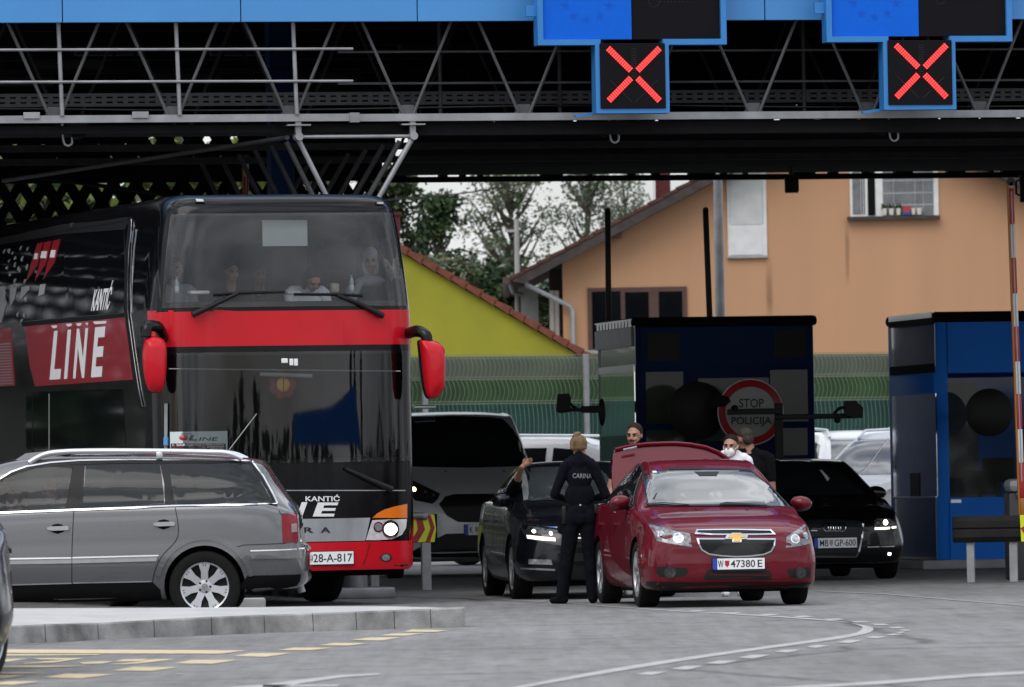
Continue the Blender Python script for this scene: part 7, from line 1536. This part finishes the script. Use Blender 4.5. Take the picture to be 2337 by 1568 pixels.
# shoe and leg of somebody standing behind the red car: part of the bearded man is hidden, the white shoe stands beside the front wheel
# driver reaching out over the roof of the blue black saloon
Mdr = place(1168, 78.3, 0)
def lp_(x, y, d): return loc(Mdr, *uv('l', x, y), 1, d)
sh_, el_, wr_ = lp_(800,760,.55), lp_(850,650,.35), lp_(885,545,.15)
P = [('c', sh_, .075, el_, .058, 'black_cloth'), ('c', el_, .042, wr_, .028, 'skin')]+hand(wr_, (.75,.1,.55), (-.3,-.2,.6), 'skin', .95, .5)
tc = Mdr.inverted() @ MV @ Vector((-.40,2.0,.78)); P += [('e', tc, (.18,.15,.30), None, 'black_cloth'), ('c', tc+Vector((0,0,.2)), .06, tc+Vector((0,0,.34)), .055, 'skin'), ('c', sh_, .06, tc+Vector((-.1,0,.14)), .08, 'black_cloth')]
hp, T, E_, Rm = head(tc+Vector((0,-.01,.42)), .98, R(10), 0); P += hp
t, ob = figure('driver in black leaning a bare forearm on the roof edge of the blue black saloon', Mdr, P, [E_((0,.03,.05), (.08,.092,.082), 'hair_dark')])
# coach passengers
def sitter(lab, k, x, y, pl, s, yaw, pitch, top, skin, hairm, hijab=None, extra=None, hair_long=False, rise=0.0, bk=0.0):
    c = loc(MBu, *uv(k, x, y), 1, pl); M = MBu @ Matrix.Translation((c.x, pl, c.z-.62)); hc = (0, 0, .62)
    hp, T, E_, Rm = head(hc, s, yaw, pitch, skin=skin, brow=hairm)
    P = hp+[('e', (0,.10+bk,.19+rise), (.18,.12,.28), None, top), ('c', (-.15,.09+bk,.40+rise), .070, (.15,.09+bk,.40+rise), .070, top), ('c', (0,.07+bk,.43+rise), .060, (0,.03,.55), .05, top if rise else skin)]
    if extra: P += extra(T)
    else:
        for q in (-1, 1): P += [('c', (q*.19,.08+bk,.38+rise), .06, (q*.22,.0,.06), .044, top), ('c', (q*.22,.0,.06), .042, (q*.12,-.2,.10), .03, top)]+hand((q*.12,-.2,.10), (-q*.5,-.8,0), (0,0,1), skin, .95)
    t = thing('person', lab, 'person', M, 'passengers on the upper deck'); fused('body', P, t, .011)
    if hijab:
        hj = [E_((0,.022,.040), (.088,.105,.098), hijab), E_((0,.03,-.06), (.082,.07,.09), hijab), ('c', T(-.075,-.01,-.03), .020, T(-.05,-.03,-.12), .03, hijab), ('c', T(.075,-.01,-.03), .020, T(.05,-.03,-.12), .03, hijab), ('e', (0,.05,.40), (.17,.10,.06), None, hijab), ('c', (-.12,.0,.38), .035, (-.20,.02,.18), .04, hijab)]
        fused('headscarf', hj, t, .010, 2)
    else:
        hr = [E_((0,.028,.046), (.083,.095,.086), hairm)]
        if hair_long: hr += [E_((.0,.06,-.04), (.085,.06,.11), hairm), ('c', T(-.078,.0,.02), .022, T(-.075,.0,-.10), .025, hairm), ('c', T(.078,.0,.02), .022, T(.075,.0,-.10), .025, hairm)]
        fused('hair', hr, t, .009, 2)
    return t
def raised(T):
    a = T(.10,-.03,.035); P = []
    P += [('c', (.16,.08,.31), .06, (.24,-.10,.40), .05, 'black_cloth'), ('c', (.24,-.10,.40), .048, (.15,-.03,.60), .034, 'beige'), ('c', (-.19,.08,.31), .055, (-.24,.0,.05), .045, 'grey_cloth'), ('c', (-.24,.0,.05), .04, (-.14,-.2,.06), .03, 'grey_cloth')]
    return P+hand((.13,-.03,.60), (-.35,.1,.95), (0,-1,0), 'skin', .95, .2)+hand((-.14,-.2,.06), (.5,-.8,0), (0,0,1), 'skin', .95)
sitter('woman in grey headscarf resting her head on her hand at the bus windscreen', 'e', 1615, 535, .8, 1.0, R(-14), R(14), 'black_cloth', 'skin', 'hair_dark', 'grey_cloth', raised)
sitter('dark haired passenger in white jacket bent forward over the upper dashboard', 'e', 1190, 680, .72, 1.0, R(8), R(42), 'white_cloth', 'skin', 'hair_dark', None, None, True, .10, .16)
sitter('dark haired woman at the left edge of the upper bus windscreen', 'e', 172, 600, 1.15, .95, R(18), R(2), 'grey_cloth', 'skin', 'hair_dark', None, None, True)
sitter('faint passenger leaning chin on fist in the middle of the upper windscreen', 'e', 590, 620, 1.5, .92, R(10), R(12), 'black_cloth', 'skin', 'hair_brown')
sitter('faint passenger in dark clothes behind the centre of the upper windscreen', 'e', 800, 640, 1.9, .92, R(-6), R(8), 'black_cloth', 'skin', 'hair_brown')
# people in the grey estate car
def rider(lab, x, y, top, hairm, s=1.0, xo=.30):
    a, b = E(x, y); M = ME @ Matrix.Translation((xo, a, b-.62)); hp, T, E_, Rm = head((0,0,.62), s, R(4), R(6), brow=hairm)
    P = hp+[('e', (0,.08,.14), (.2,.13,.28), None, top), ('c', (-.15,.07,.33), .07, (.15,.07,.33), .07, top), ('c', (0,.05,.36), .055, (0,.02,.53), .048, 'skin')]
    for q in (-1, 1): P += [('c', (q*.19,.06,.31), .055, (q*.22,-.12,.10), .045, top), ('c', (q*.22,-.12,.10), .042, (q*.12,-.36,.16), .03, 'skin')]+hand((q*.12,-.36,.16), (0,-1,.1), (0,0,1), 'skin', .95)
    t = thing('person', lab, 'person', M, 'people in the grey estate car'); fused('body', P, t, .011); fused('hair', [E_((0,.03,.046), (.086,.10,.088), hairm), E_((0,.07,-.05), (.078,.055,.11), hairm)], t, .009, 2)
rider('blonde person in red top sitting by the grey car front window', 310, 340, 'red_cloth', 'hair_blond', .98); rider('person in pink grey top further forward inside the grey car', 60, 360, 'red_cloth', 'hair_dark', .98, .10)
# white shoes under the red car belong to the masked man's side: a pair standing behind the front axle
Msh = place(uv('m',770,0)[0], 76.2, R(50));
